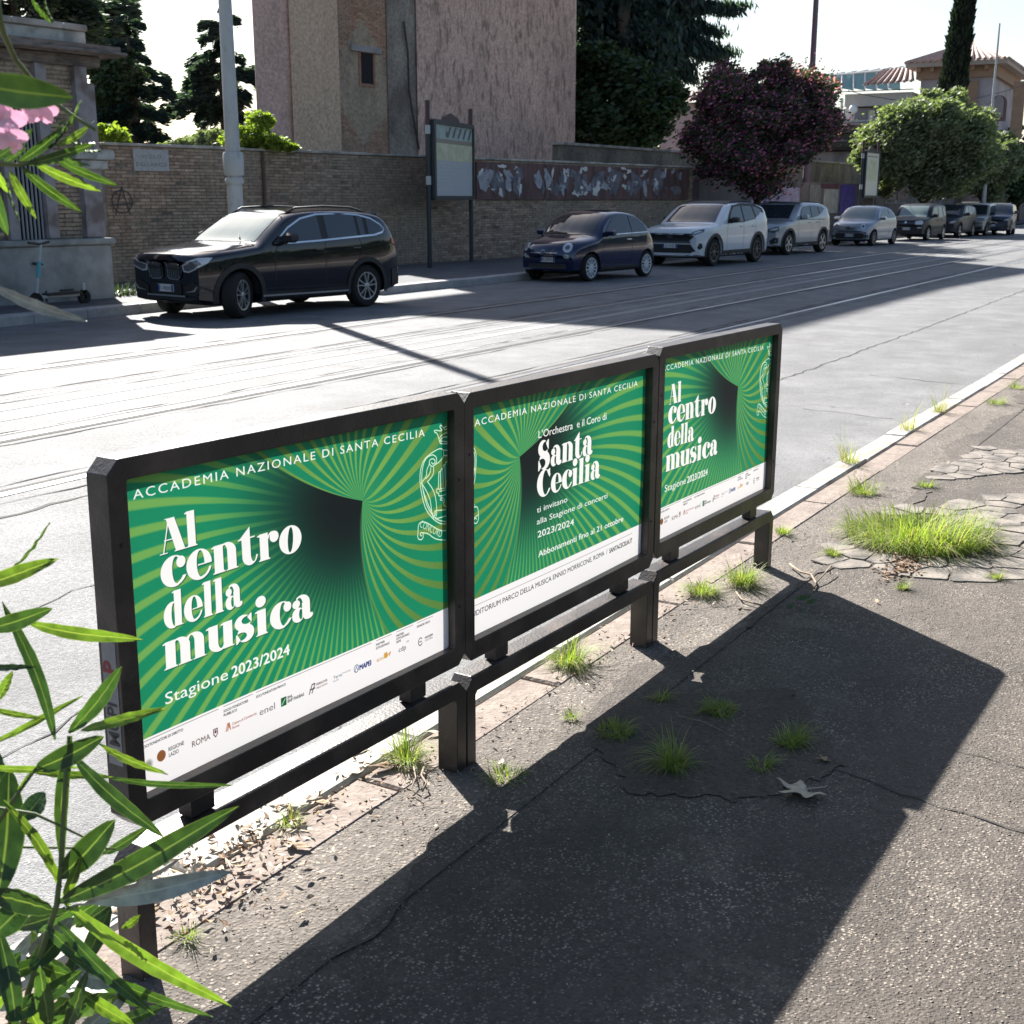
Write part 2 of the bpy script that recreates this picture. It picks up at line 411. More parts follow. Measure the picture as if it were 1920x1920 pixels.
HA = _hom([(224, 902), (843, 774), (835, 1222), (273, 1494)], _D); HB = _hom([(894, 766), (1207, 689), (1199, 1038), (897, 1191)], _D)
def crest(cv, lines, Hm, shift=(0, 0)):
    for L_ in lines:
        pts = []
        for a, b in L_:
            q = Hm @ np.array([770+a*.1302, 790+b*.1302, 1]); pts.append((q[0]/q[2]+shift[0], q[1]/q[2]+shift[1]))
        # smooth with a quadratic pass
        P = np.array(pts)
        if len(P) > 2:
            Q = [P[0]]
            for i in range(1, len(P)-1):
                Q += [P[i]*.75+P[i-1]*.25, P[i]*.75+P[i+1]*.25]
            P = np.array(Q+[P[-1]])
        cv.line(P, .0032, (.80, .90, .78))
CREST_L = [
 [(540,130),(500,160),(470,120),(450,115),(445,150),(480,190),(450,200),(400,190),(365,190),(370,220),(410,235),(440,370),(460,390),(545,390)],
 [(440,345),(480,355),(545,360)], [(435,310),(460,270),(500,240),(545,225)], [(450,330),(480,300),(510,290),(545,290)], [(545,175),(510,180),(495,150),(530,135)],
 [(545,485),(490,485),(470,465),(425,460),(300,540),(215,620),(165,760),(155,900),(160,1000),(190,1200),(240,1370),(340,1500),(430,1560),(510,1565)],
 [(340,550),(260,580),(210,670),(185,800),(180,950),(210,1150),(260,1330),(330,1440),(400,1510),(510,1530)],
 [(340,550),(390,580),(395,650),(370,700),(330,730),(290,690),(290,640),(320,610),(350,610),(375,640),(360,680),(340,690),(320,665)],
 [(490,490),(495,570),(440,650),(370,700)], [(495,565),(545,565)],
 [(290,690),(250,780),(250,870),(175,965)], [(350,735),(350,830),(300,910),(262,945)], [(310,740),(300,830),(240,900)],
 [(175,965),(230,1050),(290,1180),(310,1300),(320,1430),(345,1490)], [(262,945),(340,1060),(380,1200),(390,1400),(370,1490)],
 [(185,990),(205,1100),(270,1290),(330,1420)], [(350,1400),(365,1370),(420,1365),(510,1358)], [(350,1400),(350,1440),(370,1440),(370,1380)], [(370,1490),(440,1470),(510,1450)],
 [(415,1050),(420,820),(430,800),(445,800),(445,1040)], [(445,800),(460,760),(480,755),(480,1030)], [(480,755),(490,700),(510,700),(515,1020)], [(515,700),(520,660),(540,655)],
 [(415,1050),(385,1060),(390,1110),(420,1120),(415,1160),(490,1150),(510,1130)], [(420,1060),(510,1040)], [(430,1090),(510,1070)], [(440,1190),(480,1180),(500,1230),(480,1280),(510,1310)], [(440,1215),(470,1215),(480,1260)],
 [(510,1660),(430,1660),(330,1600),(240,1540),(170,1530),(125,1570),(118,1680),(110,1770),(150,1795),(190,1770),(190,1690),(150,1685),(150,1730),(170,1735)],
 [(190,1690),(260,1700),(340,1770),(420,1795),(500,1795)]]
CREST_R = [
 [(955,320),(1010,325),(1060,370),(1095,450),(1100,560),(1090,780),(1060,950),(1020,1120),(975,1230)],
 [(955,375),(1000,355),(1050,400),(1080,480),(1085,600),(1070,800),(1030,980),(970,1160)],
 [(960,405),(990,430),(1010,480),(1025,540),(1030,600),(1020,640)], [(960,430),(975,450),(1000,480),(975,510)], [(965,530),(985,590),(1030,650),(1092,695)],
 [(955,640),(990,680),(1018,710),(985,800),(958,850)], [(1018,712),(1060,700),(1092,695)], [(1060,750),(1020,900),(975,1080)],
 [(970,1340),(1010,1290),(1060,1230),(1100,1210),(1120,1240),(1125,1330),(1125,1400),(1100,1450),(1070,1450),(1062,1410),(1080,1370),(1100,1390)],
 [(970,1500),(1010,1440),(1060,1380),(1120,1330)], [(955,70),(965,40),(975,30)]]
INK = (.20, .20, .22)
def poster_season():
    cv = Canvas(PW, PH, 1500); rays(cv)
    cv.rect(-.01, PW+.01, -.01, .120, (.93, .915, .905))
    cv.text('ACCADEMIA NAZIONALE DI SANTA CECILIA', .036, 1.030, .640, .020, WHT, bold=.008, space=1.25, rise=-.010)
    word(cv, 'Al', .098, .208, .508, .0545, WHT)
    word(cv, 'centro', .093, .536, .434, .064, WHT, rise=-.012)
    word(cv, 'della', .096, .330, .343, .0555, WHT, rise=-.006)
    word(cv, 'musica', .090, .566, .253, .062, WHT, rise=-.006)
    cv.text('Stagione', .090, .276, .176, .0265, WHT, bold=.008)
    cv.text('2023/2024', .288, .479, .175, .0265, WHT, bold=.035)
    crest(cv, CREST_L, HA)
    cv.text('CONCORD', 1.006, 1.118, .383, .020, (.80, .90, .78), rot=-.48)
    for a, b in ((.018, .243), (.258, .352), (.363, .788), (.806, .872), (.893, .968), (.985, 1.06)): cv.rect(a, b, .1135, .1148, (.45, .45, .45))
    for t, a, b, y in (('SOCI FONDATORI DI DIRITTO', .018, .135, .100), ('SOCIO FONDATORE', .258, .336, .100), ('PUBBLICO', .258, .300, .090), ('SOCI FONDATORI PRIVATI', .363, .462, .100),
        ('PARTNER', .806, .842, .100), ('ISTITUZIONALE', .806, .862, .090), ('PARTNER', .893, .925, .100), ('ISTITUZIONALE', .893, .950, .091), ('RIPE', .893, .912, .082), ('SPONSOR UNICO', .985, 1.045, .100)):
        cv.text(t, a, b, y, .0062, INK, bold=.02)
    cv.blend(np.clip(1.5-np.hypot(cv.U-.033, cv.V-.060)/.011*1.2, 0, 1)*.8, (.45, .47, .42))
    cv.blend((np.hypot(cv.U-.069, cv.V-.066) < .0125).astype(np.float32), (.52, .33, .20))
    cv.text('REGIONE', .090, .135, .068, .009, (.25, .25, .25), bold=.01); cv.text('LAZIO', .090, .118, .055, .009, (.25, .25, .25), bold=.01)
    cv.text('ROMA', .158, .213, .052, .014, (.30, .22, .20))
    cv.line([(.224, .070), (.236, .070), (.236, .058), (.230, .051), (.224, .058), (.224, .070)], .0022, (.30, .20, .20)); cv.rect(.227, .233, .060, .067, (.4, .2, .2))
    for k in range(3): cv.line([(.262+k*.003, .052), (.268+k*.003, .070), (.277, .052)], .0016, (.65, .35, .2))
    cv.text('Camera di Commercio', .283, .362, .060, .007, (.55, .22, .18), bold=.01); cv.text('Roma', .283, .305, .051, .006, (.55, .22, .18))
    cv.text('enel', .372, .424, .053, .017, (.42, .40, .42))
    cv.rect(.445, .464, .050, .072, (.10, .36, .20)); cv.line([(.449, .055), (.455, .062), (.460, .067)], .002, (.85, .95, .85))
    cv.text('BNL', .468, .486, .063, .007, (.2, .2, .2), bold=.02); cv.text('BNP PARIBAS', .468, .526, .053, .008, (.2, .2, .2), bold=.02)
    cv.line([(.545, .050), (.556, .072), (.566, .072)], .003, (.35, .2, .2)); cv.line([(.555, .050), (.566, .070)], .003, (.2, .3, .25)); cv.line([(.548, .060), (.566, .060)], .003, (.2, .2, .2))
    cv.text('FERROVIE', .572, .612, .064, .006, (.35, .2, .2), bold=.02); cv.text('DELLO STATO', .572, .612, .055, .005, (.35, .2, .2))
    cv.text('Terna', .635, .668, .060, .009, (.25, .35, .4)); cv.text('Driving Energy', .670, .702, .064, .005, (.45, .5, .5)); cv.text('Rete Italia', .635, .655, .053, .004, (.4, .4, .4))
    for k in range(14):
        a = k/13*2*math.pi; b = (k+1)/13*2*math.pi; cv.line([(.725+.009*math.cos(a), .062+.010*math.sin(a)), (.725+.009*math.cos(b), .062+.010*math.sin(b))], .0018, (.12, .22, .42))
    cv.line([(.720, .055), (.725, .068), (.731, .055)], .0016, (.12, .22, .42)); cv.text('MAPEI', .738, .784, .054, .014, (.07, .16, .42), bold=.05)
    cv.text('eni', .808, .836, .054, .012, (.75, .55, .28)); cv.rect(.839, .853, .055, .070, (.80, .60, .22)); cv.line([(.853, .060), (.866, .066), (.862, .056)], .003, (.78, .5, .2))
    cv.text('cdp', .902, .934, .054, .014, (.22, .22, .25)); cv.text("''", .938, .946, .062, .014, (.3, .3, .3))
    for k in range(10):
        a = .7+k/9*4.6; b = .7+(k+1)/9*4.6; cv.line([(1.000+.009*math.cos(a), .056+.011*math.sin(a)), (1.000+.009*math.cos(b), .056+.011*math.sin(b))], .0024, (.2, .2, .2))
    cv.line([(.995, .056), (1.006, .056)], .0022, (.2, .2, .2)); cv.text('MOODEM', 1.022, 1.058, .058, .006, (.2, .2, .2), bold=.04); cv.text('CULTURA', 1.022, 1.058, .050, .005, (.3, .3, .3))
    return cv.image('poster_season')
def poster_invite():
    cv = Canvas(PW, PH, 1500); rays(cv, True)
    cv.rect(-.01, PW+.01, -.01, .113, (.93, .915, .905))
    cv.text('ACCADEMIA NAZIONALE DI SANTA CECILIA', .046, 1.070, .628, .020, WHT, bold=.01, space=1.2)
    cv.text("L'Orchestra  e il Coro di", .397, .836, .541, .024, WHT, bold=.012)
    word(cv, 'Santa', .394, .742, .438, .064, WHT); word(cv, 'Cecilia', .392, .800, .350, .060, WHT, rise=-.004)
    cv.text('ti invitano', .393, .583, .303, .019, WHT, bold=.012); cv.text('alla Stagione di concerti', .393, .859, .265, .019, WHT, bold=.012, rise=-.002)
    cv.text('2023/2024', .397, .628, .222, .021, WHT, bold=.03, rise=-.006); cv.text('Abbonamenti fino al 21 ottobre', .400, .986, .157, .020, WHT, bold=.03, rise=-.003)
    cv.rect(.009, 1.062, .0915, .0928, (.45, .45, .45))
    cv.text('AUDITORIUM PARCO DELLA MUSICA ENNIO MORRICONE, ROMA  /', .009, .868, .060, .0165, (.17, .17, .19), bold=.006)
    cv.text('SANTACECILIA.IT', .884, 1.062, .058, .0165, (.10, .10, .12), bold=.03)
    crest(cv, CREST_R, HB)
    cv.text('CORS', .016, .056, .372, .020, (.80, .90, .78), rot=.62)
    return cv.image('poster_invite')
def poster_mat(name, im):
    m = bpy.data.materials.new(name); m.use_nodes = True; N = m.node_tree; L = N.links
    p = N.nodes['Principled BSDF']; p.inputs['Roughness'].default_value = .45; p.inputs['Specular IOR Level'].default_value = .25
    tx = N.nodes.new('ShaderNodeTexImage'); tx.image = im; tx.extension = 'EXTEND'; tx.interpolation = 'Cubic'
    L.new(tx.outputs[0], p.inputs['Base Color'])
    t = N.nodes.new('ShaderNodeBsdfTranslucent'); L.new(tx.outputs[0], t.inputs[0])
    mx = N.nodes.new('ShaderNodeMixShader'); mx.inputs[0].default_value = POSTER_T
    L.new(p.outputs[0], mx.inputs[1]); L.new(t.outputs[0], mx.inputs[2]); L.new(mx.outputs[0], N.nodes['Material Output'].inputs[0])
    return m
POSTER_T = .25
# ------------------------------------------------------------------ the row of three low poster frames
M_black = mat('black_paint', (.030, .0245, .022), .40, .5, var=.35, vscale=9, bump=.15, bscale=120, dark=(.11, .082, .066), dscale=7, dlo=.48, dhi=.78)
M_rust = mat('rusty_iron', (.10, .05, .03), .8, .3, var=.4, vscale=40)
LW = 1.2385
sign_ax = (Vector((math.cos(-.0205), math.sin(-.0205), -.0095)), Vector((.0205, 1, 0)).normalized(), Vector((.0115, .0051, 1)))
SIGN_O = Vector((1.5979, 1.904, 0.0))
def sign_matrix(k, dx=0, dz=0, slope=0):
    a, n, v = sign_ax; lean = 0; a0 = a; a = a+v*slope; o = SIGN_O+a0*(k*LW+dx)+v*dz; v2 = v+a*lean
    return Matrix(((a.x, n.x, v2.x, o.x), (a.y, n.y, v2.y, o.y), (a.z, n.z, v2.z, o.z), (0, 0, 0, 1)))
im_a = poster_season(); im_b = poster_invite()
MPa = poster_mat('poster_print_season', im_a); MPb = poster_mat('poster_print_invite', im_b)
def chloop(x0, x1, z0, z1, c):
    return [(x0+c, z0), (x1-c, z0), (x1, z0+c), (x1, z1-c), (x1-c, z1), (x0+c, z1), (x0, z1-c), (x0, z0+c)]
ZT, HV, GX, DEP = 1.0862, .690, .0514, .062
SIGN_ADJ = [(0, .006, -.012), (0, -.009, .001), (0, .009, .003)]
def make_sign(k, pm, label, plab):
    dx, dz, lean = SIGN_ADJ[k]
    root = empty('poster_frame', (0, 0, 0), label, 'advertising frame', 'low black poster frames in a row along the kerb')
    root.matrix_world = sign_matrix(k, dx, dz, lean)
    zb = ZT-HV; g = .003
    f = MB(); f.ring(chloop(g, LW-g, zb-.056, ZT+.045, .030), chloop(GX, LW-GX, zb, ZT, .004), 0, DEP)
    # inner bead that holds the poster, seen as a second edge
    f.ring(chloop(GX-.0005, LW-GX+.0005, zb-.0005, ZT+.0005, .004), chloop(GX+.006, LW-GX-.006, zb+.004, ZT-.004, .004), DEP-.020, DEP-.008)
    fr = f.build('frame', M_black, root)
    bv = fr.modifiers.new('b', 'BEVEL'); bv.width = .0025; bv.segments = 2; bv.limit_method = 'ANGLE'
    # paper, gently buckled
    nx, nz = 24, 14; V = []; Fc = []
    for j in range(nz+1):
        for i in range(nx+1):
            u = i/nx; t = j/nz
            V.append((GX-.001+u*(LW-2*GX+.002), .0275+.0035*math.sin(u*5+t*3+k*2)*math.sin(t*4+1+k), zb-.001+t*(HV+.002)))
    for j in range(nz):
        for i in range(nx):
            a = j*(nx+1)+i; Fc.append((a, a+1, a+nx+2, a+nx+1))
    me = bpy.data.meshes.new('poster'); me.from_pydata(V, [], Fc); uv = me.uv_layers.new(name='u')
    for lp in me.loops:
        c = V[lp.vertex_index]; uv.data[lp.index].uv = ((c[0]-GX)/PW, (c[2]-zb)/HV)
    me.polygons.foreach_set('use_smooth', [True]*len(me.polygons))
    link('poster', me, pm, root)['label'] = plab
    # two short blocks that carry the frame on its stand
    for cx in (.215, LW-.215):
        b = MB(); b.bevbox(cx-.035, cx+.035, .012, .052, .2915, zb-.054, .003); b.build('bracket', M_black, root)
    # stand: bent bar with chamfered shoulders and two legs
    zr0, zr1, c = .240, .290, .034; lw = .046
    out = [(g, -.06), (g, zr1-c), (g+c, zr1), (LW-g-c, zr1), (LW-g, zr1-c), (LW-g, -.06), (LW-g-lw, -.06), (LW-g-lw, zr0-.01), (LW-g-lw-.01, zr0), (g+lw+.01, zr0), (g+lw, zr0-.01), (g+lw, -.06)]
    st = MB(); st.prism(out, -.004, .066, 'y')
    so = st.build('stand', M_black, root)
    bv = so.modifiers.new('b', 'BEVEL'); bv.width = .0025; bv.segments = 2; bv.limit_method = 'ANGLE'
    # screws
    for (sx_, sz) in ((LW-.028, ZT-.20), (LW-.028, zb+.12), (.03, ZT-.13)):
        q = MB(); q.lathe([(0, -.003), (.004, -.003), (.0045, 0)], 'y', 8, (sx_, 0, sz)); q.build('screw', M_black, root)
    return root
s1 = make_sign(0, MPa, 'nearest black poster frame, Al centro della musica poster, grey sticker on its end', 'green season poster with Al centro della musica')
s2 = make_sign(1, MPb, 'middle black poster frame whose green poster reads Santa Cecilia', 'green poster inviting to the Santa Cecilia season')
s3 = make_sign(2, MPa, 'far poster frame at the right end with the second Al centro della musica poster', 'green season poster with Al centro della musica')
# rust crumbs on the shoulders between the frames
for kk, rr_ in ((0, s1), (1, s2)):
    b = MB()
    for i in range(16):
        x = LW-.035+R.random()*.032; z = ZT+.045-max(0, x-(LW-.033))*1.0; s_ = .001+R.random()*.0022; y = .004+R.random()*.05
        b.box(x-s_, x+s_, y-s_, y+s_, z-.001, z+s_)
    b.build('rust_flakes', M_rust, rr_)['kind'] = 'stuff'
# sticker on the left end of the first frame
def flat_text(name, body, size, mtl, parent, M, bold=0.0, sx=1.0, center=True, space=1.0):
    V, T = text_tris(body, size, bold, sx, space)
    if center: V = V-(V.min(0)+V.max(0))/2
    me = bpy.data.meshes.new(name); me.from_pydata([tuple(M @ Vector((a, b, 0))) for a, b in V], [], [tuple(int(i) for i in t) for t in T])
    return link(name, me, mtl, parent)
M_stick = mat('sticker_grey', (.20, .20, .21), .4, .4, var=.15, vscale=30); M_stred = mat('sticker_red', (.20, .012, .02), .5); M_stblk = mat('sticker_black', (.02, .02, .025), .5)
b = MB(); b.box(.0020, .0030, .010, .052, ZT-.60, ZT-.33); st_ = b.build('sticker', M_stick, s1)
RM = Matrix(((0, 0, -1, .0012), (0, 1, 0, .031), (1, 0, 0, ZT-.385), (0, 0, 0, 1)))
flat_text('letter', 'P', .052, M_stred, s1, RM, .03, 1.0)
RM = Matrix(((0, 0, -1, .0012), (0, 1, 0, .031), (1, 0, 0, ZT-.51), (0, 0, 0, 1)))
flat_text('lettering', 'MUPI', .044, M_stblk, s1, RM, .02, 1.0)
# ------------------------------------------------------------------ ground, road, kerbs, rails
def asphalt(name, base, speck, sscale, samt, rough=.85, fine=1.0, stain=None, spec=.35, crack=0.0):
    m = bpy.data.materials.new(name); m.use_nodes = True; N = m.node_tree; L = N.links
    p = N.nodes['Principled BSDF']; p.inputs['Specular IOR Level'].default_value = spec
    g = N.nodes.new('ShaderNodeNewGeometry')
    def noise(sc, det=6, ro=.6):
        n = N.nodes.new('ShaderNodeTexNoise'); n.inputs['Scale'].default_value = sc; n.inputs['Detail'].default_value = det; n.inputs['Roughness'].default_value = ro
        L.new(g.outputs['Position'], n.inputs['Vector']); return n.outputs['Fac']
    def mr(x, a, b, c=0.0, d=1.0):
        q = N.nodes.new('ShaderNodeMapRange'); q.inputs[1].default_value = a; q.inputs[2].default_value = b; q.inputs[3].default_value = c; q.inputs[4].default_value = d
        L.new(x, q.inputs[0]); return q.outputs[0]
    def mix(f, a, b, bt='MIX'):
        q = N.nodes.new('ShaderNodeMix'); q.data_type = 'RGBA'; q.blend_type = bt
        if isinstance(f, float): q.inputs[0].default_value = f
        else: L.new(f, q.inputs[0])
        for k, x in ((6, a), (7, b)):
            if isinstance(x, tuple): q.inputs[k].default_value = (*x, 1)
            else: L.new(x, q.inputs[k])
        return q.outputs[2]
    def mul(a, b):
        q = N.nodes.new('ShaderNodeMath'); q.operation = 'MULTIPLY'
        L.new(a, q.inputs[0])
        if isinstance(b, float): q.inputs[1].default_value = b
        else: L.new(b, q.inputs[1])
        return q.outputs[0]
    c = mix(mr(noise(1.7), .35, .68), tuple(x*.78 for x in base), tuple(min(1, x*1.22) for x in base))
    c = mix(mul(mr(noise(.55, 5), .5, .7), .6), c, tuple(x*.7 for x in base))
    if stain: c = mix(mul(mr(noise(3.1, 7, .7), .53, .66), .75), c, stain)
    v = N.nodes.new('ShaderNodeTexVoronoi'); v.inputs['Scale'].default_value = sscale; v.inputs['Randomness'].default_value = 1
    dn = N.nodes.new('ShaderNodeTexNoise'); dn.inputs['Scale'].default_value = sscale*.9; dn.inputs['Detail'].default_value = 3; L.new(g.outputs['Position'], dn.inputs['Vector'])
    dv = N.nodes.new('ShaderNodeVectorMath'); dv.operation = 'MULTIPLY_ADD'; dv.inputs[1].default_value = (1.1/sscale,)*3; L.new(dn.outputs['Color'], dv.inputs[0]); L.new(g.outputs['Position'], dv.inputs[2])
    L.new(dv.outputs[0], v.inputs['Vector'])
    sep = N.nodes.new('ShaderNodeSeparateColor'); L.new(v.outputs['Color'], sep.inputs[0])
    pick = mr(sep.outputs[0], 1-samt, 1-samt+.04); near = mr(v.outputs['Distance'], .46, .34)
    zone = mr(noise(3.3, 6, .7), .40, .62, .10, 1.0)
    sk = mul(mul(pick, near), zone)
    bright = mix(mr(sep.outputs[1], 0, 1), tuple(x*.6 for x in speck), speck)
    c = mix(sk, c, bright)
    dk = mul(mr(sep.outputs[2], .62, .7), .45); c = mix(dk, c, tuple(x*.45 for x in base))
    if crack:
        vc = N.nodes.new('ShaderNodeTexVoronoi'); vc.feature = 'DISTANCE_TO_EDGE'; vc.inputs['Scale'].default_value = crack
        wn = N.nodes.new('ShaderNodeTexNoise'); wn.inputs['Scale'].default_value = crack*4; wn.inputs['Detail'].default_value = 5; L.new(g.outputs['Position'], wn.inputs['Vector'])
        va = N.nodes.new('ShaderNodeVectorMath'); va.operation = 'MULTIPLY_ADD'; va.inputs[1].default_value = (.35/crack,)*3
        L.new(wn.outputs['Color'], va.inputs[0]); L.new(g.outputs['Position'], va.inputs[2]); L.new(va.outputs[0], vc.inputs['Vector'])
        cr = mul(mr(vc.outputs['Distance'], .006*crack, .0015*crack), mr(noise(.45*crack+.2, 3), .52, .56)); c = mix(cr, c, tuple(x*.25 for x in base))
    L.new(c, p.inputs['Base Color'])
    rr = mr(noise(40, 4), .3, .7, rough-.10, rough+.05); L.new(rr, p.inputs['Roughness'])
    b1 = N.nodes.new('ShaderNodeBump'); b1.inputs['Strength'].default_value = .55*fine; b1.inputs['Distance'].default_value = .006
    L.new(mr(v.outputs['Distance'], 0, .6, 1, 0), b1.inputs['Height'])
    b2 = N.nodes.new('ShaderNodeBump'); b2.inputs['Strength'].default_value = .5; b2.inputs['Distance'].default_value = .015
    L.new(noise(22, 6, .7), b2.inputs['Height']); L.new(b1.outputs[0], b2.inputs['Normal']); L.new(b2.outputs[0], p.inputs['Normal'])
    return m
M_road = asphalt('road_asphalt', (.168, .168, .170), (.34, .34, .34), 130, .30, rough=.80, fine=.9, stain=(.12, .12, .125), spec=.28, crack=.28)
M_walk = asphalt('pavement_asphalt', (.088, .074, .063), (.38, .325, .265), 110, .50, rough=.88, stain=(.14, .118, .098), crack=.0)
M_walkf = asphalt('far_pavement_asphalt', (.10, .10, .105), (.2, .2, .2), 90, .2, rough=.85)
M_edge = asphalt('worn_concrete_edge', (.145, .124, .105), (.40, .34, .28), 85, .42, rough=.9, stain=(.075, .065, .055), crack=2.2)
M_trav = mat('kerb_travertine', (.42, .395, .355), .8, .3, var=.22, vscale=14, bump=.4, bscale=50, dark=(.26, .235, .20), dscale=4, dlo=.46, dhi=.66)
M_pink = mat('kerb_backing_concrete', (.235, .19, .16), .85, .3, var=.28, vscale=20, bump=.5, bscale=70, dark=(.17, .13, .11), dscale=6, dlo=.5, dhi=.7)
M_kfar = mat('far_kerb_stone', (.34, .33, .32), .8, .3, var=.2, vscale=6, bump=.3, bscale=30)
M_rail = mat('rail_steel', (.42, .42, .44), .30, .5, metal=.9, var=.15, vscale=4)
M_groove = mat('rail_groove_dirt', (.03, .027, .025), .9)
M_seam = mat('seam_bitumen', (.035, .034, .035), .9, .2, var=.3, vscale=12)
M_conc = mat('track_concrete', (.22, .22, .22), .7, .4, var=.15, vscale=5, bump=.3, bscale=60)
ground = MB().add([(-400, -400, -.30), (1500, -400, -.30), (1500, 1500, -.30), (-400, 1500, -.30)], [(0, 1, 2, 3)]).build('ground', mat('earth', (.12, .10, .07), .9, var=.2)); tag(ground, kind='structure')
def sheet(name, x0, x1, y0, y1, z, m, nx=1, ny=1, zf=None, kind='structure'):
    V = []; Fc = []
    for j in range(ny+1):
        for i in range(nx+1):
            x = x0+(x1-x0)*i/nx; y = y0+(y1-y0)*j/ny; V.append((x, y, z+(zf(x, y) if zf else 0)))
    for j in range(ny):
        for i in range(nx):
            a = j*(nx+1)+i; Fc.append((a, a+1, a+nx+2, a+nx+1))
    me = bpy.data.meshes.new(name); me.from_pydata(V, [], Fc); o = link(name, me, m)
    me.polygons.foreach_set('use_smooth', [True]*len(Fc))
    if kind: tag(o, kind=kind)
    return o
road = sheet('road', -40, 420, 2.2, 15.6, ZR, M_road)
def wv(x, y): return .0012*math.sin(x*3.1+y*4)+.0006*math.sin(x*7.3-y*9)
def near_z(x, y):
    d = -.055*max(0, min(1, (1.5-x)/1.1))
    return wv(x, y)*(1 if y < 1.9 else 0)+d
pav = sheet('pavement', -3, 40, -7, 1.62, 0.0, M_walk, 172, 34, near_z)
edge = sheet('pavement_edge', -3, 40, 1.62, 1.95, -.004, M_edge, 172, 3, near_z)
# ragged lip of the asphalt over the worn edge
rag = []; Fc = []
x = -3.0; i = 0
while x < 40:
    y = 1.70+.06*math.sin(x*2.3)+.05*math.sin(x*5.1+1)+R.uniform(-.025, .025)
    if 4.9 < x < 7.2: y -= .10
    rag += [(x, 1.60, near_z(x, 1.6)+.003), (x, y, near_z(x, y)+.005), (x, y+.008, near_z(x, y)-.006)]
    if i:
        for k in range(2): a = 3*(i-1)+k; Fc.append((a, a+3, a+4, a+1))
    x += .06; i += 1
me = bpy.data.meshes.new('asphalt_lip'); me.from_pydata(rag, [], Fc); link('asphalt_lip', me, M_walk, pav)
far = sheet('far_pavement', -40, 60, 15.6, 26, 0.02, M_walkf)
far2 = sheet('far_ground', 40, 420, 15.6, 140, 0.0, M_walkf)
# near kerb: travertine blocks and a reddish concrete backing, each block its own piece
x = -3.0
kerb_root = tag(MB().box(-3, 90, 1.96, 2.24, -.29, -.13).build('kerb', M_kfar), kind='structure')
kn = 0
while x < 90:
    L_ = .95+R.uniform(-.06, .10) if x < 22 else 6.0
    b = MB(); dz = R.uniform(-.004, .004); dzl = -.05*max(0, min(1, (1.1-x)/1.1))
    b.bevbox(x+.004, x+L_-.004, 2.115+R.uniform(-.004, .004), 2.262+R.uniform(-.004, .004), -.20, .004+dz+dzl, .010)
    b.build('kerbstone', M_trav, kerb_root)
    b = MB(); b.bevbox(x+.01-.3, x+L_-.3-.006, 1.95, 2.108, -.15, -.004+dz+dzl, .008)
    b.build('backing_block', M_pink, kerb_root)
    x += L_; kn += 1
# far kerb: stones along a slightly stepped line
fk = tag(MB().box(-40, 120, 15.32, 15.6, -.29, -.09).build('far_kerb', M_kfar), kind='structure')
def farline(x): return 14.22 if 18.6 < x < 28.8 else 15.15
x = -8.0
while x < 75:
    L_ = 1.0+R.uniform(-.05, .05); y = farline(x+.5)
    b = MB(); b.bevbox(x+.006, x+L_-.006, y, y+.30, -.2, .045+R.uniform(-.004, .004), .015); b.build('kerbstone', M_kfar, fk)
    x += L_
sheet('pavement_bulge', 18.6, 28.8, 14.48, 15.62, 0.025, M_walkf)
# tram rails set in the road
for i, y in enumerate((11.10, 9.62, 7.95, 6.42)):
    s_ = 1 if i % 2 == 0 else -1
    r_ = MB()
    r_.box(-40, 420, y-.045, y+.035, ZR-.05, ZR+.0055, 0)
    r_.box(-40, 420, y-.115 if s_ > 0 else y+.037, (y-.047) if s_ > 0 else y+.105, ZR-.05, ZR+.003, 1)
    ro = r_.build('tram_rail', [M_rail, M_groove], road)
    # ragged bitumen seams beside the rail
    for off, w0 in ((.20, .030), (-.21, .018)):
        V = []; Fc = []; x = -20; k = 0
        while x < 160:
            j = R.uniform(-.02, .02); w_ = max(.004, w0*R.uniform(.0, 1.5))
            V += [(x, y+off+j-w_/2, ZR+.004), (x, y+off+j+w_/2, ZR+.004)]
            if k: Fc.append((2*k-2, 2*k, 2*k+1, 2*k-1))
            x += .25 if x < 40 else 1.0; k += 1
        me = bpy.data.meshes.new('seam'); me.from_pydata(V, [], Fc); link('seam', me, M_seam, road)
for y0, y1 in ((8.10, 8.16), (8.62, 8.78), (9.05, 9.12)):
    sheet('track_joint', -30, 160, y0, y1, ZR+.004, M_conc, kind=None).parent = road
def crackline(pts, w0=.012, name='crack', z=ZR+.003, m=None, jit=.03, parent=None):
    V = []; Fc = []; k = 0
    for (a, b) in zip(pts[:-1], pts[1:]):
        a = Vector(a); b = Vector(b); n = max(2, int((b-a).length/(.12 if abs(z-ZR) < .05 else .035)))
        t = (b-a).normalized(); q = Vector((-t.y, t.x, 0))
        for i in range(n):
            p = a.lerp(b, i/n)+q*R.uniform(-jit, jit); w_ = w0*R.uniform(.3, 1.3)
            V += [(p.x-q.x*w_, p.y-q.y*w_, z), (p.x+q.x*w_, p.y+q.y*w_, z)]
            if k: Fc.append((2*k-2, 2*k, 2*k+1, 2*k-1))
            k += 1
    me = bpy.data.meshes.new(name); me.from_pydata(V, [], Fc); return link(name, me, m or M_groove, parent or road)
Z3 = lambda *p: [Vector((a, b, 0)) for a, b in p]
crackline(Z3((8, 4.2), (12.2, 4.06), (18.4, 4.1), (26, 4.2), (40, 4.0)), .012, jit=.02)
crackline(Z3((12.65, 3.42), (12.4, 2.35)), .007); crackline(Z3((10.27, 3.31), (10.1, 2.4)), .007)
crackline(Z3((2, 5.9), (5, 6.0), (8, 5.85), (12, 5.95), (16, 5.8)), .016, jit=.05)
crackline(Z3((9, 5.9), (11, 5.1), (14, 4.9)), .007)
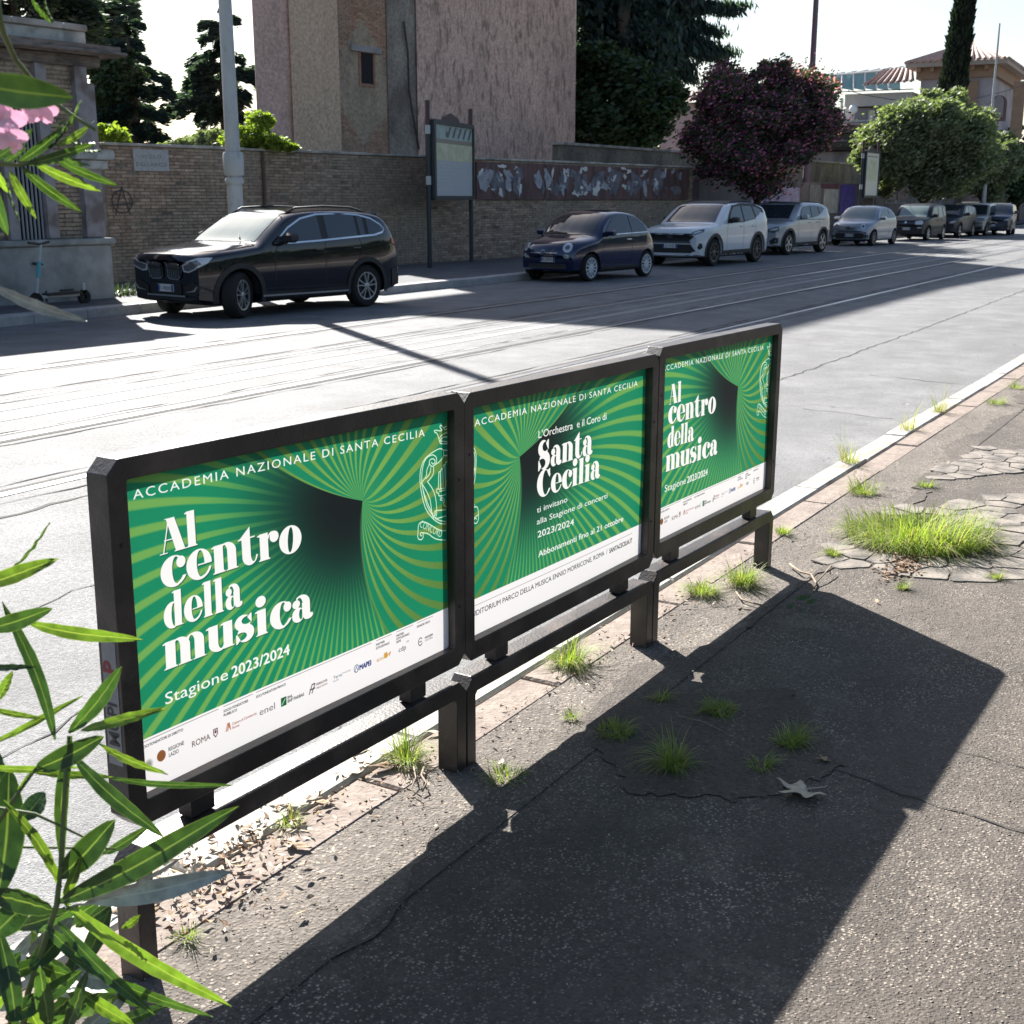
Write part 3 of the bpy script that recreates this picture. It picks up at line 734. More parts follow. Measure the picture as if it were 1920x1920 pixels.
crackline(Z3((-2, 4.2), (3, 4.4), (6, 4.9), (9, 5.9)), .006)
crackline(Z3((2, 3.2), (3.5, 3.6), (5, 3.5)), .006); crackline(Z3((3.4, 2.6), (4.2, 3.9)), .005)
# expansion cracks of the near pavement
p1 = at_z(1400, 1380); p2 = at_z(1690, 1490); p3 = at_z(1915, 1560)
crackline([p1, p2, p3, p3+(p3-p2)], .0035, z=.0035, parent=pav, jit=.007, m=M_groove)
crackline([at_z(1790, 1408), at_z(1920, 1440), at_z(1920, 1440)+Vector((.2, -.5, 0))], .003, z=.0035, parent=pav, jit=.006, m=M_groove)
# soil showing through a square patch in the shadow
q = [at_z(*c) for c in ((1095, 1385), (1190, 1310), (1480, 1290), (1590, 1440), (1430, 1500), (1190, 1490))]
V = []; Q = []
for a, b in zip(q, q[1:]+q[:1]):
    for k in range(16):
        p = a.lerp(b, k/16)+Vector((R.uniform(-.018, .018), R.uniform(-.018, .018), 0))*(.5+math.sin(k*1.9)**2); p.z = .0040; V.append(tuple(p))
me = bpy.data.meshes.new('soil_patch'); me.from_pydata(V, [], [tuple(range(len(V)))])
link('soil_patch', me, asphalt('soil_on_asphalt', (.082, .066, .055), (.30, .25, .20), 90, .25, rough=.9, stain=(.10, .08, .065)), pav)
# broken pale slabs round the grass clump
M_frag = mat('cracked_cement', (.24, .21, .18), .85, .3, var=.25, vscale=18, bump=.5, bscale=60, dark=(.10, .09, .08), dscale=9, dlo=.42, dhi=.62)
GC = Vector((6.14, 1.36, 0))
def clip_cell(poly, p, q):
    """part of poly nearer to p than to q"""
    mx, my = (p[0]+q[0])/2, (p[1]+q[1])/2; nx, ny = q[0]-p[0], q[1]-p[1]; out = []
    for k in range(len(poly)):
        a, b = poly[k-1], poly[k]; da = (a[0]-mx)*nx+(a[1]-my)*ny; db = (b[0]-mx)*nx+(b[1]-my)*ny
        if (da < 0) != (db < 0): t = da/(da-db); out.append((a[0]+(b[0]-a[0])*t, a[1]+(b[1]-a[1])*t))
        if db < 0: out.append(b)
    return out
def cell_ok(x, y):
    e = math.hypot((x-GC.x)/1.12, y-GC.y)
    return (.37 < e < .62+.08*math.sin(x*7) and .55 < y < 1.66) or (6.6 < x < 8.8 and 1.0 < y < 1.62 and math.sin(x*3.1+y*5) > -.2)
seeds = []
for i in range(6000):
    x = R.uniform(5.1, 9.0); y = R.uniform(.4, 1.8); r = .12
    if all(math.hypot(x-p[0], y-p[1]) > r*R.uniform(.75, 1.3) for p in seeds): seeds.append((x, y))
for p in seeds:
    if not cell_ok(*p): continue
    poly = [(p[0]-.2, p[1]-.2), (p[0]+.2, p[1]-.2), (p[0]+.2, p[1]+.2), (p[0]-.2, p[1]+.2)]
    for q in seeds:
        if q is not p and abs(q[0]-p[0]) < .45 and abs(q[1]-p[1]) < .45: poly = clip_cell(poly, p, q)
        if len(poly) < 3: break
    if len(poly) < 3: continue
    pts = []
    for k in range(len(poly)):
        a, b = poly[k-1], poly[k]; L_ = math.hypot(b[0]-a[0], b[1]-a[1]); n = max(1, int(L_/.03))
        for m_ in range(n): t = m_/n; pts.append((a[0]+(b[0]-a[0])*t+R.uniform(-.004, .004)*(t > 0), a[1]+(b[1]-a[1])*t+R.uniform(-.004, .004)*(t > 0)))
    sh = .955-R.uniform(0, .04); pts = [(p[0]+(x-p[0])*sh, p[1]+(y-p[1])*sh) for x, y in pts]; n = len(pts); h = R.uniform(.004, .009)
    b = MB(); b.add([(x, y, 0) for x, y in pts]+[(p[0]+(x-p[0])*.97, p[1]+(y-p[1])*.97, h) for x, y in pts], [tuple(range(n, 2*n))]+[(k, (k+1) % n, n+(k+1) % n, n+k) for k in range(n)])
    b.build('paving_fragment', M_frag, pav)
# loose grit on the near pavement
def grit(name, n, xr, yr, smin, smax, mt, zf, bias=None):
    V = np.zeros((n, 6, 3)); base = np.array([(1,0,0),(-1,0,0),(0,1,0),(0,-1,0),(0,0,1),(0,0,-1)], float)
    x = NR.uniform(*xr, n); y = NR.uniform(*yr, n)
    if bias: y = yr[0]+(yr[1]-yr[0])*NR.uniform(0, 1, n)**bias
    s_ = smin+(smax-smin)*NR.uniform(0, 1, n)**3
    zz = np.array([near_z(a, b) for a, b in zip(x, y)]) + .001
    for k in range(6):
        V[:, k] = (base[k]*NR.uniform(.6, 1.3, (n, 1)))*s_[:, None]+NR.normal(0, .18, (n, 3))*s_[:, None]
        V[:, k, 2] *= .55
        V[:, k, 0] += x; V[:, k, 1] += y; V[:, k, 2] += zz
    f0 = np.array([(0,2,4),(2,1,4),(1,3,4),(3,0,4),(2,0,5),(1,2,5),(3,1,5),(0,3,5)])
    Fc = (np.arange(n)[:, None, None]*6+f0[None]).reshape(-1, 3)
    o = np_mesh(name, V.reshape(-1, 3), Fc, mt); tag(o, kind='stuff'); return o
M_grit = bpy.data.materials.new('grit_stone'); M_grit.use_nodes = True
_n = M_grit.node_tree; _g = _n.nodes.new('ShaderNodeNewGeometry'); _r = _n.nodes.new('ShaderNodeValToRGB')
_r.color_ramp.elements[0].color = (.14, .12, .10, 1); _r.color_ramp.elements[1].color = (.42, .37, .31, 1)
_n.links.new(_g.outputs['Random Per Island'], _r.inputs[0]); _n.links.new(_r.outputs[0], _n.nodes['Principled BSDF'].inputs['Base Color']); _n.nodes['Principled BSDF'].inputs['Roughness'].default_value = .85
o = grit('loose_grit', 14000, (1.2, 6.5), (-.4, 1.6), .0010, .0042, M_grit, near_z); tag(o, 'fine pale grit scattered over the dark pavement', 'grit')
o = grit('kerb_debris', 9000, (1.2, 12), (1.58, 2.0), .0012, .0042, M_grit, near_z); tag(o, 'gravel and crumbled concrete lying along the kerb', 'gravel')
# ------------------------------------------------------------------ far side: wall, gate house, tower, villa
def brickmat(name, c1, c2, grime, gs=.5, lo=.42, hi=.62, bump=.5, rnd=True):
    m = bpy.data.materials.new(name); m.use_nodes = True; N = m.node_tree; L = N.links
    p = N.nodes['Principled BSDF']; p.inputs['Roughness'].default_value = .9; p.inputs['Specular IOR Level'].default_value = .25
    g = N.nodes.new('ShaderNodeNewGeometry')
    w_ = N.nodes.new('ShaderNodeTexWhiteNoise'); w_.noise_dimensions = '1D'
    if rnd:
        oi = N.nodes.new('ShaderNodeObjectInfo'); ad = N.nodes.new('ShaderNodeMath'); ad.operation = 'ADD'
        L.new(g.outputs['Random Per Island'], ad.inputs[0]); L.new(oi.outputs['Random'], ad.inputs[1]); L.new(ad.outputs[0], w_.inputs['W'])
        f = w_.outputs['Value']
    else:
        n0 = N.nodes.new('ShaderNodeTexNoise'); n0.inputs['Scale'].default_value = 1.3; L.new(g.outputs['Position'], n0.inputs['Vector']); f = n0.outputs['Fac']
    r = N.nodes.new('ShaderNodeValToRGB'); e = r.color_ramp.elements; e[0].color = (*c1, 1); e[1].color = (*c2, 1); L.new(f, r.inputs[0])
    n = N.nodes.new('ShaderNodeTexNoise'); n.inputs['Scale'].default_value = gs; n.inputs['Detail'].default_value = 9; n.inputs['Roughness'].default_value = .65
    mp = N.nodes.new('ShaderNodeMapping'); mp.inputs['Scale'].default_value = (1, 1, .6); L.new(g.outputs['Position'], mp.inputs[0]); L.new(mp.outputs[0], n.inputs['Vector'])
    mr_ = N.nodes.new('ShaderNodeMapRange'); mr_.inputs[1].default_value = lo; mr_.inputs[2].default_value = hi; mr_.inputs[4].default_value = .95; L.new(n.outputs['Fac'], mr_.inputs[0])
    mx = N.nodes.new('ShaderNodeMix'); mx.data_type = 'RGBA'; L.new(mr_.outputs[0], mx.inputs[0]); L.new(r.outputs[0], mx.inputs[6]); mx.inputs[7].default_value = (*grime, 1)
    n3 = N.nodes.new('ShaderNodeTexNoise'); n3.inputs['Scale'].default_value = 9; n3.inputs['Detail'].default_value = 8; n3.inputs['Roughness'].default_value = .7; L.new(g.outputs['Position'], n3.inputs['Vector'])
    m3 = N.nodes.new('ShaderNodeMapRange'); m3.inputs[1].default_value = .3; m3.inputs[2].default_value = .7; m3.inputs[3].default_value = .6; m3.inputs[4].default_value = 1.35; L.new(n3.outputs['Fac'], m3.inputs[0])
    ml = N.nodes.new('ShaderNodeMix'); ml.data_type = 'RGBA'; ml.blend_type = 'MULTIPLY'; ml.inputs[0].default_value = 1; L.new(mx.outputs[2], ml.inputs[6]); L.new(m3.outputs[0], ml.inputs[7])
    L.new(ml.outputs[2], p.inputs['Base Color'])
    b = N.nodes.new('ShaderNodeBump'); b.inputs['Strength'].default_value = bump; b.inputs['Distance'].default_value = .02; L.new(n3.outputs['Fac'], b.inputs['Height']); L.new(b.outputs[0], p.inputs['Normal'])
    return m
M_brick = brickmat('old_brick', (0.250, 0.175, 0.130), (0.450, 0.335, 0.250), (0.290, 0.250, 0.195), .45)
M_mortar = brickmat('old_mortar', (0.200, 0.175, 0.140), (0.310, 0.270, 0.215), (0.130, 0.115, 0.095), .8, rnd=False)
M_brickred = brickmat('red_brick', (0.300, 0.160, 0.105), (0.480, 0.290, 0.205), (0.330, 0.260, 0.200), .35, .5, .66)
M_coping = mat('stone_coping', (.42, .38, .34), .85, var=.25, vscale=3, dark=(.2, .18, .16), bump=.3)
M_plinth = mat('grey_render', (0.286, 0.293, 0.286), .9, .2, var=.25, vscale=2.2, dark=(0.130, 0.143, 0.137), dscale=1.4, dlo=.45, dhi=.65, bump=.4, bscale=12)
M_pale = mat('pale_render', (.42, .42, .40), .85, .2, var=.15, vscale=4, dark=(.26, .26, .25), dscale=5, bump=.3, bscale=20)
M_pil = mat('pilaster_render', (.30, .28, .29), .85, .2, var=.25, vscale=3, dark=(.16, .13, .125), dscale=3, bump=.3, bscale=20)
M_cornice = mat('weathered_cornice', (.20, .165, .145), .9, .2, var=.3, vscale=5, dark=(.10, .085, .08), dscale=4, bump=.5, bscale=15, stretch=(1, 1, 4))
M_darkin = mat('dark_interior', (.012, .012, .014), .9)
M_iron = mat('dark_iron', (.035, .036, .04), .5, .5, var=.2)
M_galv = mat('painted_pole', (.40, .42, .42), .6, .4, var=.12, vscale=4, dark=(.25, .22, .19), dscale=7, dlo=.62, dhi=.75, stretch=(1, 1, .35))
def dirframe(A, B):
    """frame with x from A to B, y away from the street, origin A"""
    t = Vector((B.x-A.x, B.y-A.y, 0)).normalized(); n = Vector((-t.y, t.x, 0))
    return Matrix(((t.x, n.x, 0, A.x), (t.y, n.y, 0, A.y), (0, 0, 1, 0), (0, 0, 0, 1)))
def brick_face(root, x0, x1, z0, z1, y, bw, bh, jt, m, cut=None, ncap=300, name='brick', order=None):
    """bricks laid on the plane y (front face proud of it); the first ncap as single parts, the rest as one"""
    rows = int((z1-z0)/(bh+jt)); cols = int((x1-x0)/(bw+jt))+2
    me = None; rest = MB(); L_ = []
    for r_ in range(rows):
        for c in range(cols):
            xa = x0+(c-(.5 if r_ % 2 else 0))*(bw+jt); xb = min(xa+bw, x1); xa = max(xa, x0)
            if xb-xa < .03: continue
            za = z0+r_*(bh+jt); L_.append((xa, xb, za))
    if cut: L_ = [q for q in L_ if not cut((q[0]+q[1])/2, q[2]+bh/2)]
    L_ = [q for q in L_ if R.random() > .018]
    L_.sort(key=order or (lambda q: q[0]))
    full = bw
    def unit():
        b = MB(); i = .004
        b.add([(0, 0, 0), (full, 0, 0), (full, 0, bh), (0, 0, bh), (i, -.012, i), (full-i, -.012, i), (full-i, -.012, bh-i), (i, -.012, bh-i)],
              [(4, 5, 6, 7), (0, 1, 5, 4), (1, 2, 6, 5), (2, 3, 7, 6), (3, 0, 4, 7)])
        return b
    for q in L_:
        xa, xb, za = q; d = R.uniform(-.004, .005)
        if ncap > 0 and abs((xb-xa)-bw) < 1e-4:
            if me is None: o = unit().build(name, m, root, fix=False); me = o.data
            else: o = bpy.data.objects.new(name, me); COL.objects.link(o); o.parent = root
            o.location = (xa, y+d, za); ncap -= 1
        else:
            i = .004
            rest.add([(xa, y, za), (xb, y, za), (xb, y, za+bh), (xa, y, za+bh), (xa+i, y-.012-d, za+i), (xb-i, y-.012-d, za+i), (xb-i, y-.012-d, za+bh-i), (xa+i, y-.012-d, za+bh-i)],
                     [(4, 5, 6, 7), (0, 1, 5, 4), (1, 2, 6, 5), (2, 3, 7, 6), (3, 0, 4, 7)])
    if rest.v: tag(rest.build(name+'work', m, root, fix=False), kind='stuff')
WZ = 2.72
WA = at_z(192, 266, WZ); WB = at_z(1300, 312, WZ)
wall = empty('brick_wall', (0, 0, 0), 'long old brick garden wall behind the parked cars, pale coping along its top', 'wall')
wall.matrix_world = dirframe(WA, WB); WLEN = (Vector((WB.x-WA.x, WB.y-WA.y))).length
def on_wall(px, py, z=None):
    """point of the wall face seen at a pixel, in wall coordinates"""
    inv = wall.matrix_world.inverted(); o = inv @ CAM; d = inv.to_3x3() @ ray(px, py); t = -o.y/d.y; return o+d*t
MB().box(-3.5, WLEN, .012, .42, -.3, WZ-.06).build('core', M_mortar, wall)
brick_face(wall, 0, WLEN, -.02, WZ-.06, .012, .25, .055, .012, M_brick, ncap=300, order=lambda q: abs(q[0]-8.5)+abs(q[2]-1.9)*1.2)
x = 0
while x < WLEN:
    l = R.uniform(.7, 1.1); b = MB(); b.bevbox(x+.004, min(WLEN, x+l)-.004, -.05+R.uniform(-.01, .01), .47, WZ-.058, WZ+R.uniform(-.012, .008), .012); b.build('coping_stone', M_coping, wall); x += l
b = MB(); p = on_wall(490, 300); b.tube([(p.x, -.05, .3), (p.x, -.05, WZ-.05)], .035, 8); b.build('drainpipe', mat('rusty_pipe', (.10, .06, .05), .8), wall)
# marble plaque
pa = on_wall(248, 279); pb = on_wall(316, 322); pc = on_wall(250, 321)
M_marble = mat('marble_plaque_stone', (.40, .40, .40), .6, .4, var=.12, vscale=12, dark=(.30, .30, .30), dscale=14, stretch=(3, 3, .7))
pl = empty('marble_plaque', (0, 0, 0), 'small grey marble street plaque set in the brick wall left of the grey pole', 'plaque'); pl.matrix_world = wall.matrix_world
b = MB(); b.bevbox(pc.x, pb.x, -.035, .02, pb.z, pa.z, .008); b.build('slab', M_marble, pl)
M_ink = mat('worn_engraving', (.16, .155, .155), .8)
pw = pb.x-pc.x; ph = pa.z-pb.z
for i, (t, wd) in enumerate((('VICOLO', .55), ('DELLARCO', .86))):
    V, T = text_tris(t, .12, 0, 1); V = V-(V.min(0)+V.max(0))/2; V[:, 0] *= wd*pw/np.ptp(V[:, 0]); V[:, 1] *= .17*ph/np.ptp(V[:, 1])
    me = bpy.data.meshes.new('lettering'); me.from_pydata([((pc.x+pb.x)/2+a, -.0365, (pa.z+pb.z)/2+ph*(.17-.36*i)+c) for a, c in V], [], [tuple(int(q) for q in t_) for t_ in T]); link('lettering', me, M_ink, pl)
# circled A sprayed on the bricks
ga = on_wall(228, 378); M_spray = mat('black_spray', (.075, .06, .055), .9)
gf = empty('graffiti', (0, 0, 0), 'black sprayed circled A on the brick wall near the gate house', 'graffiti'); gf.matrix_world = wall.matrix_world
b = MB()
def stroke(b, pts, w_, y=-.0205):
    for (x0, z0), (x1, z1) in zip(pts[:-1], pts[1:]):
        d = math.hypot(x1-x0, z1-z0) or 1; nx, nz = -(z1-z0)/d*w_/2, (x1-x0)/d*w_/2
        b.add([(x0+nx, y, z0+nz), (x0-nx, y, z0-nz), (x1-nx, y, z1-nz), (x1+nx, y, z1+nz)], [(0, 1, 2, 3)])
stroke(b, [(ga.x+.24*math.cos(a*.3), ga.z+.22*math.sin(a*.3)) for a in range(22)], .022)
b2 = MB(); stroke(b2, [(ga.x-.17, ga.z-.26), (ga.x+.01, ga.z+.30), (ga.x+.17, ga.z-.26)], .024, -.022); stroke(b2, [(ga.x-.2, ga.z-.06), (ga.x+.26, ga.z-.03)], .022, -.0235)
b.build('circle', M_spray, gf, fix=False); b2.build('letter', M_spray, gf, fix=False)
# rusty bill board strip with torn posters
bl = on_wall(890, 303); br = on_wall(1290, 316); bb = on_wall(892, 373); bz0 = bb.z-.02; bz1 = bl.z
M_board = mat('rust_red_sheet', (0.150, 0.085, 0.080), .75, .3, var=.3, vscale=2.5, dark=(0.090, 0.060, 0.055), dscale=3, bump=.2, stretch=(1, 1, .4))
bd = empty('bill_board', (0, 0, 0), 'long rust red bill board on the wall covered with torn poster scraps', 'billboard'); bd.matrix_world = wall.matrix_world
nx = 11
for i in range(nx):
    xa = bl.x+(br.x-bl.x)*i/nx; xb = bl.x+(br.x-bl.x)*(i+1)/nx
    b = MB(); b.bevbox(xa+.01, xb-.01, -.06, .0, bz0, bz1, .006); b.build('board_panel', M_board, bd)
M_pap = [mat('torn_paper_white', (.60, .58, .56), .8, var=.15, vscale=6), mat('torn_paper_grey', (.33, .33, .36), .8, var=.3, vscale=5), mat('torn_paper_dark', (.15, .14, .16), .8, var=.4, vscale=5)]
def scrap(px0, py0, px1, py1, mi, jag=.35, yo=-.064):
    a = on_wall(px0, py0); c = on_wall(px1, py1); cx, cz = (a.x+c.x)/2, (a.z+c.z)/2; rx, rz = abs(c.x-a.x)/2, abs(a.z-c.z)/2
    n = 11; sh = R.uniform(-.5, .5); pts = []
    for k in range(n):
        t = 2*math.pi*k/n; q = 1-.65*R.random(); pts.append((cx+rx*q*math.cos(t)*1.3+sh*rx*math.sin(t), yo-R.uniform(0, .02), cz+rz*q*math.sin(t)*1.1))
    b = MB(); b.add(pts+[(cx, yo-.012, cz)], [(i, (i+1) % n, n) for i in range(n)]); b.build('paper_scrap', M_pap[mi], bd, fix=False)
for s_ in [(892,308,922,370,1),(894,312,903,335,0),(905,312,918,345,2),(929,307,947,316,0),(932,320,939,345,0),(930,345,941,374,0),(960,308,972,330,0),(962,330,970,350,2),(967,340,976,372,0),(1029,312,1035,336,0),
    (1052,312,1064,345,0),(1056,345,1062,360,2),(1084,310,1088,328,0),(1089,311,1098,322,0),(1069,355,1086,370,0),(1084,355,1098,368,0),(1110,308,1135,350,2),(1108,345,1122,368,0),(1112,332,1122,350,0),(1132,310,1160,358,2),(1137,312,1142,325,0),
    (1137,330,1147,358,0),(1160,312,1172,320,0),(1163,345,1172,357,0),(1175,312,1200,360,2),(1182,335,1192,350,0),(1200,318,1212,326,0),(1200,335,1210,371,1),(1214,312,1240,360,2),(1222,332,1228,345,0),(1243,312,1246,328,0),(1255,316,1262,330,1),(1270,320,1274,340,1)]:
    scrap(*s_)
for k, px in enumerate((908, 955, 1010, 1075, 1120, 1150, 1185, 1215, 1240)):
    for _ in range(3): a = px+R.uniform(-16, 16); y0 = R.uniform(310, 355); scrap(a, y0, a+R.uniform(3, 9), y0+R.uniform(4, 16), R.choice((0, 1, 1, 2)), .5, -.068)
for k in range(46):
    px = R.uniform(892, 1280); y0 = 304+(px-890)*.033+R.uniform(0, 30); scrap(px, y0, px+R.uniform(6, 20), min(370, y0+R.uniform(20, 60)), R.choice((1, 2, 2, 2)), .5, -.0615)
# pillar end of the wall towards the street tree, lower dark wall beyond the tower
wall2 = empty('brick_wall', (0, 0, 0), 'dark higher wall continuing behind the bill board under the conifers', 'wall')
A2 = Vector((42.0, 21.5, 0)); B2 = Vector((72, 20.5, 0)); wall2.matrix_world = dirframe(A2, B2)
MB().box(-3, 30, 0, .4, -.3, 3.45).build('core', M_mortar, wall2)
MB().box(-3.1, 30.1, -.06, .46, 3.452, 3.54).build('coping', M_coping, wall2)
# ---------------------------------------------------------------- gate house at the left
gh = empty('gate_house', (0, 0, 0), 'low old brick gate house at the left edge, pale parapet and heavy cornice', 'building')
gA = at_z(196, 566, -.05); gd = (WB-WA); gd.z = 0; gd.normalize()
GR = Vector((gA.x, gA.y, 0)); GLf = GR-gd*13
gh.matrix_world = dirframe(GLf, GR); GW = 13.0
def on_g(px, py, y=0.0):
    inv = gh.matrix_world.inverted(); o = inv @ CAM; d = inv.to_3x3() @ ray(px, py); t = (y-o.y)/d.y; return o+d*t
zc = on_g(190, 95, -.35).z; zpar = on_g(150, 45, -.1).z; zl = on_g(150, 447).z; zcb = on_g(190, 125, -.3).z
MB().box(0, GW, 0, 5, -.3, zcb).build('core', M_mortar, gh)
b = MB(); b.bevbox(0, GW+.10, -.16, .02, -.25, zl-.10, .02); b.build('plinth', M_plinth, gh)
b = MB(); b.bevbox(0, GW+.16, -.22, .02, zl-.098, zl, .02); b.build('ledge', M_plinth, gh)
wx0 = on_g(20, 330).x; wx1 = on_g(72, 330).x; wz1 = on_g(50, 200).z
brick_face(gh, 0, GW, zl, zcb, -.002, .26, .055, .012, M_brick, cut=lambda x, z: wx0-.25 < x < wx1+.2 and z < wz1+.1, ncap=300, name='brick', order=lambda q: -q[0])
for (pa_, pb_) in ((78, 98), (150, 172)):
    xa = on_g(pa_, 380).x; xb = on_g(pb_, 380).x; b = MB(); b.bevbox(xa, xb, -.14, .0, zl+.002, zcb-.002, .02); b.build('pilaster', M_pil, gh)
xb = on_g(172, 380).x; b = MB(); b.bevbox(xb+.01, GW+.06, -.10, .0, zl+.002, zcb-.25, .02); b.build('pilaster', M_pil, gh)
b = MB(); b.bevbox(GW-.5, GW+.24, -.25, .0, on_g(190, 300).z, on_g(190, 283).z, .02); b.bevbox(GW-.35, GW+.14, -.18, .0, on_g(190, 318).z, on_g(190, 300).z-.002, .02); b.build('corbel', M_pale, gh)
b = MB(); b.box(wx0, wx1, -.006, .35, zl+.003, wz1); b.build('window_recess', M_darkin, gh)
b = MB()
b.ring([(wx0-.16, zl+.004), (wx1+.16, zl+.004), (wx1+.16, wz1+.18), (wx0-.16, wz1+.18)], [(wx0, zl+.005), (wx1, zl+.005), (wx1, wz1), (wx0, wz1)], -.11, -.007); wf = b.build('window_frame', M_pil, gh)
n = 7
for k in range(n):
    x = wx0+(wx1-wx0)*(k+.5)/n; b = MB(); b.tube([(x, -.05, zl+.004), (x, -.05, wz1)], .018, 6); b.build('bar', mat('window_bar_metal', (.25, .26, .28), .6) if k == 0 else bpy.data.materials['window_bar_metal'], wf)
b = MB()
for i, (za, zb_, o_) in enumerate(((zcb, zcb+.18, .10), (zcb+.183, zcb+.30, .22), (zcb+.303, zc-.06, .34), (zc-.057, zc, .42))): b.bevbox(-.2, GW+o_+.1, -o_, 5.2, za, zb_, .02)
b.build('cornice', M_cornice, gh)
b = MB(); b.bevbox(-.2, on_g(160, 70, -.02).x, -.02, .4, zc+.003, zpar-.10, .01); b.build('parapet', M_pale, gh)
x = 0; xe = on_g(163, 70, -.05).x
while x < xe:
    l = min(.9, xe-x); b = MB(); b.bevbox(x+.004, x+l-.004, -.08, .48, zpar-.098, zpar+R.uniform(-.01, .01), .012); b.build('coping_stone', M_coping, gh); x += l if l > .05 else 1
# ---------------------------------------------------------------- tower house
def on_line(px, A, B):
    d = ray(px, 373); # intersect in plan
    t = (B-A); det = d.x*(-t.y)+d.y*t.x
    s_ = (A.x*(-t.y)+A.y*t.x)/det
    return Vector((d.x*s_, d.y*s_, 0))
TA = Vector((30.7, 28.4, 0)); TB = Vector((50.0, 26.9, 0))
th = empty('tower_house', (0, 0, 0), 'tall old house of tan pink plaster and brown brick rising behind the wall', 'building')
M_pink1 = brickmat('pink_plaster', (.56, .38, .33), (.62, .43, .37), (0.420, 0.300, 0.235), .8, .45, .75, bump=.15, rnd=False)
M_tan = brickmat('tan_plaster', (0.560, 0.405, 0.290), (0.610, 0.450, 0.330), (0.480, 0.330, 0.235), .6, .45, .75, bump=.12, rnd=False)
M_greyp = brickmat('grey_stone_face', (0.270, 0.235, 0.200), (0.380, 0.335, 0.280), (0.160, 0.130, 0.110), .7, .4, .6, bump=.7, rnd=False)
def rough_plaster():
    m = brickmat('ivy_scarred_plaster', (.62, .42, .345), (.68, .475, .39), (.46, .32, .27), .5, .45, .7, bump=.6, rnd=False)
    N = m.node_tree; L = N.links; p = pin(m); src = p.inputs['Base Color'].links[0].from_socket
    last = src
    for k, (rot, sc) in enumerate(((.75, 1.0), (-.6, 1.25), (.35, .8))):
        g = N.nodes.new('ShaderNodeTexCoord'); mp = N.nodes.new('ShaderNodeMapping'); mp.inputs['Rotation'].default_value = (0, rot, 0); mp.inputs['Scale'].default_value = (2.6*sc, 1, .75*sc); mp.inputs['Location'].default_value = (k*3.7, k, k)
        L.new(g.outputs['Object'], mp.inputs[0])
        n = N.nodes.new('ShaderNodeTexNoise'); n.inputs['Scale'].default_value = 1.9; n.inputs['Detail'].default_value = 4; n.inputs['Roughness'].default_value = .55; n.inputs['Distortion'].default_value = .4; L.new(mp.outputs[0], n.inputs['Vector'])
        r = N.nodes.new('ShaderNodeMapRange'); r.inputs[1].default_value = .56; r.inputs[2].default_value = .70; r.inputs[4].default_value = .75; L.new(n.outputs['Fac'], r.inputs[0])
        mx = N.nodes.new('ShaderNodeMix'); mx.data_type = 'RGBA'; L.new(r.outputs[0], mx.inputs[0]); L.new(last, mx.inputs[6]); mx.inputs[7].default_value = (.20, .14, .11, 1); last = mx.outputs[2]
    L.new(last, p.inputs['Base Color']); return m
M_ivy = rough_plaster()
TH = 20.3
def tface(name, pxa, pxb, off, m, h=TH, z0=-.3):
    a = on_line(pxa, TA, TB); b_ = on_line(pxb, TA, TB); t = (TB-TA).normalized(); n = Vector((t.y, -t.x, 0))
    a2 = a+n*off; b2 = b_+n*off; bk = on_line(486, TA, TB).normalized(); back = Vector((bk.x, bk.y, 0))*9
    b = MB(); b.add([(a2.x, a2.y, z0), (b2.x, b2.y, z0), (b2.x+back.x, b2.y+back.y, z0), (a2.x+back.x, a2.y+back.y, z0), (a2.x, a2.y, h), (b2.x, b2.y, h), (b2.x+back.x, b2.y+back.y, h), (a2.x+back.x, a2.y+back.y, h)],
        [(0, 3, 2, 1), (4, 5, 6, 7), (0, 1, 5, 4), (1, 2, 6, 5), (2, 3, 7, 6), (3, 0, 4, 7)])
    return b.build(name, m, th)
tface('wall', 490, 566, 0.0, M_pink1)['label'] = 'pink plaster corner strip'
tface('wall', 552, 640, 0.10, M_tan)['label'] = 'tan plaster pier'
tface('wall', 620, 800, -0.25, brickmat('brown_tan_plaster', (.34, .265, .19), (.42, .33, .245), (.22, .175, .135), .9, .45, .65, bump=.4, rnd=False))['label'] = 'bare brick bay'
tface('wall', 740, 800, -0.20, M_greyp)['label'] = 'grey stone strip'
tface('wall', 791, 1081, -0.12, M_ivy)['label'] = 'pink plaster with ivy scars'
tp = MB(); a = on_line(492, TA, TB); b_ = on_line(1080, TA, TB); tp.box(min(a.x, b_.x)+.4, max(a.x, b_.x)-.4, 27.8, 35, TH-.2, TH+.15); tp.build('roof', M_cornice, th)
# its brickwork with the small window
t = (TB-TA).normalized(); nn = Vector((t.y, -t.x, 0)); o_ = TA+nn*(-.25)
bay = bpy.data.objects.new('brick_bay', None)
BM_ = dirframe(Vector((o_.x, o_.y, 0)), Vector((o_.x+t.x, o_.y+t.y, 0)))
def on_t(px, py, off=0.0):
    inv = BM_.inverted(); o = inv @ CAM; d = inv.to_3x3() @ ray(px, py); q = (off-o.y)/d.y; return o+d*q
bx0 = on_t(626, 150).x; bx1 = on_t(741, 150).x; wx_0 = on_t(676, 130).x; wx_1 = on_t(699, 130).x; wz_0 = on_t(687, 157).z; wz_1 = on_t(687, 100).z; lz1 = on_t(687, 87).z; lx0 = on_t(656, 92).x; lx1 = on_t(711, 92).x
class Fr: pass
def to_world_children(before):
    for o in list(COL.objects):
        if o.name not in before: o.matrix_local = BM_ @ o.matrix_local
before = set(o.name for o in COL.objects)
plasterpatch = lambda x, z: (math.sin(x*1.9+1)+math.sin(z*1.7)+.8*math.sin(x*3.7-z*2.9+2)) > 2.62
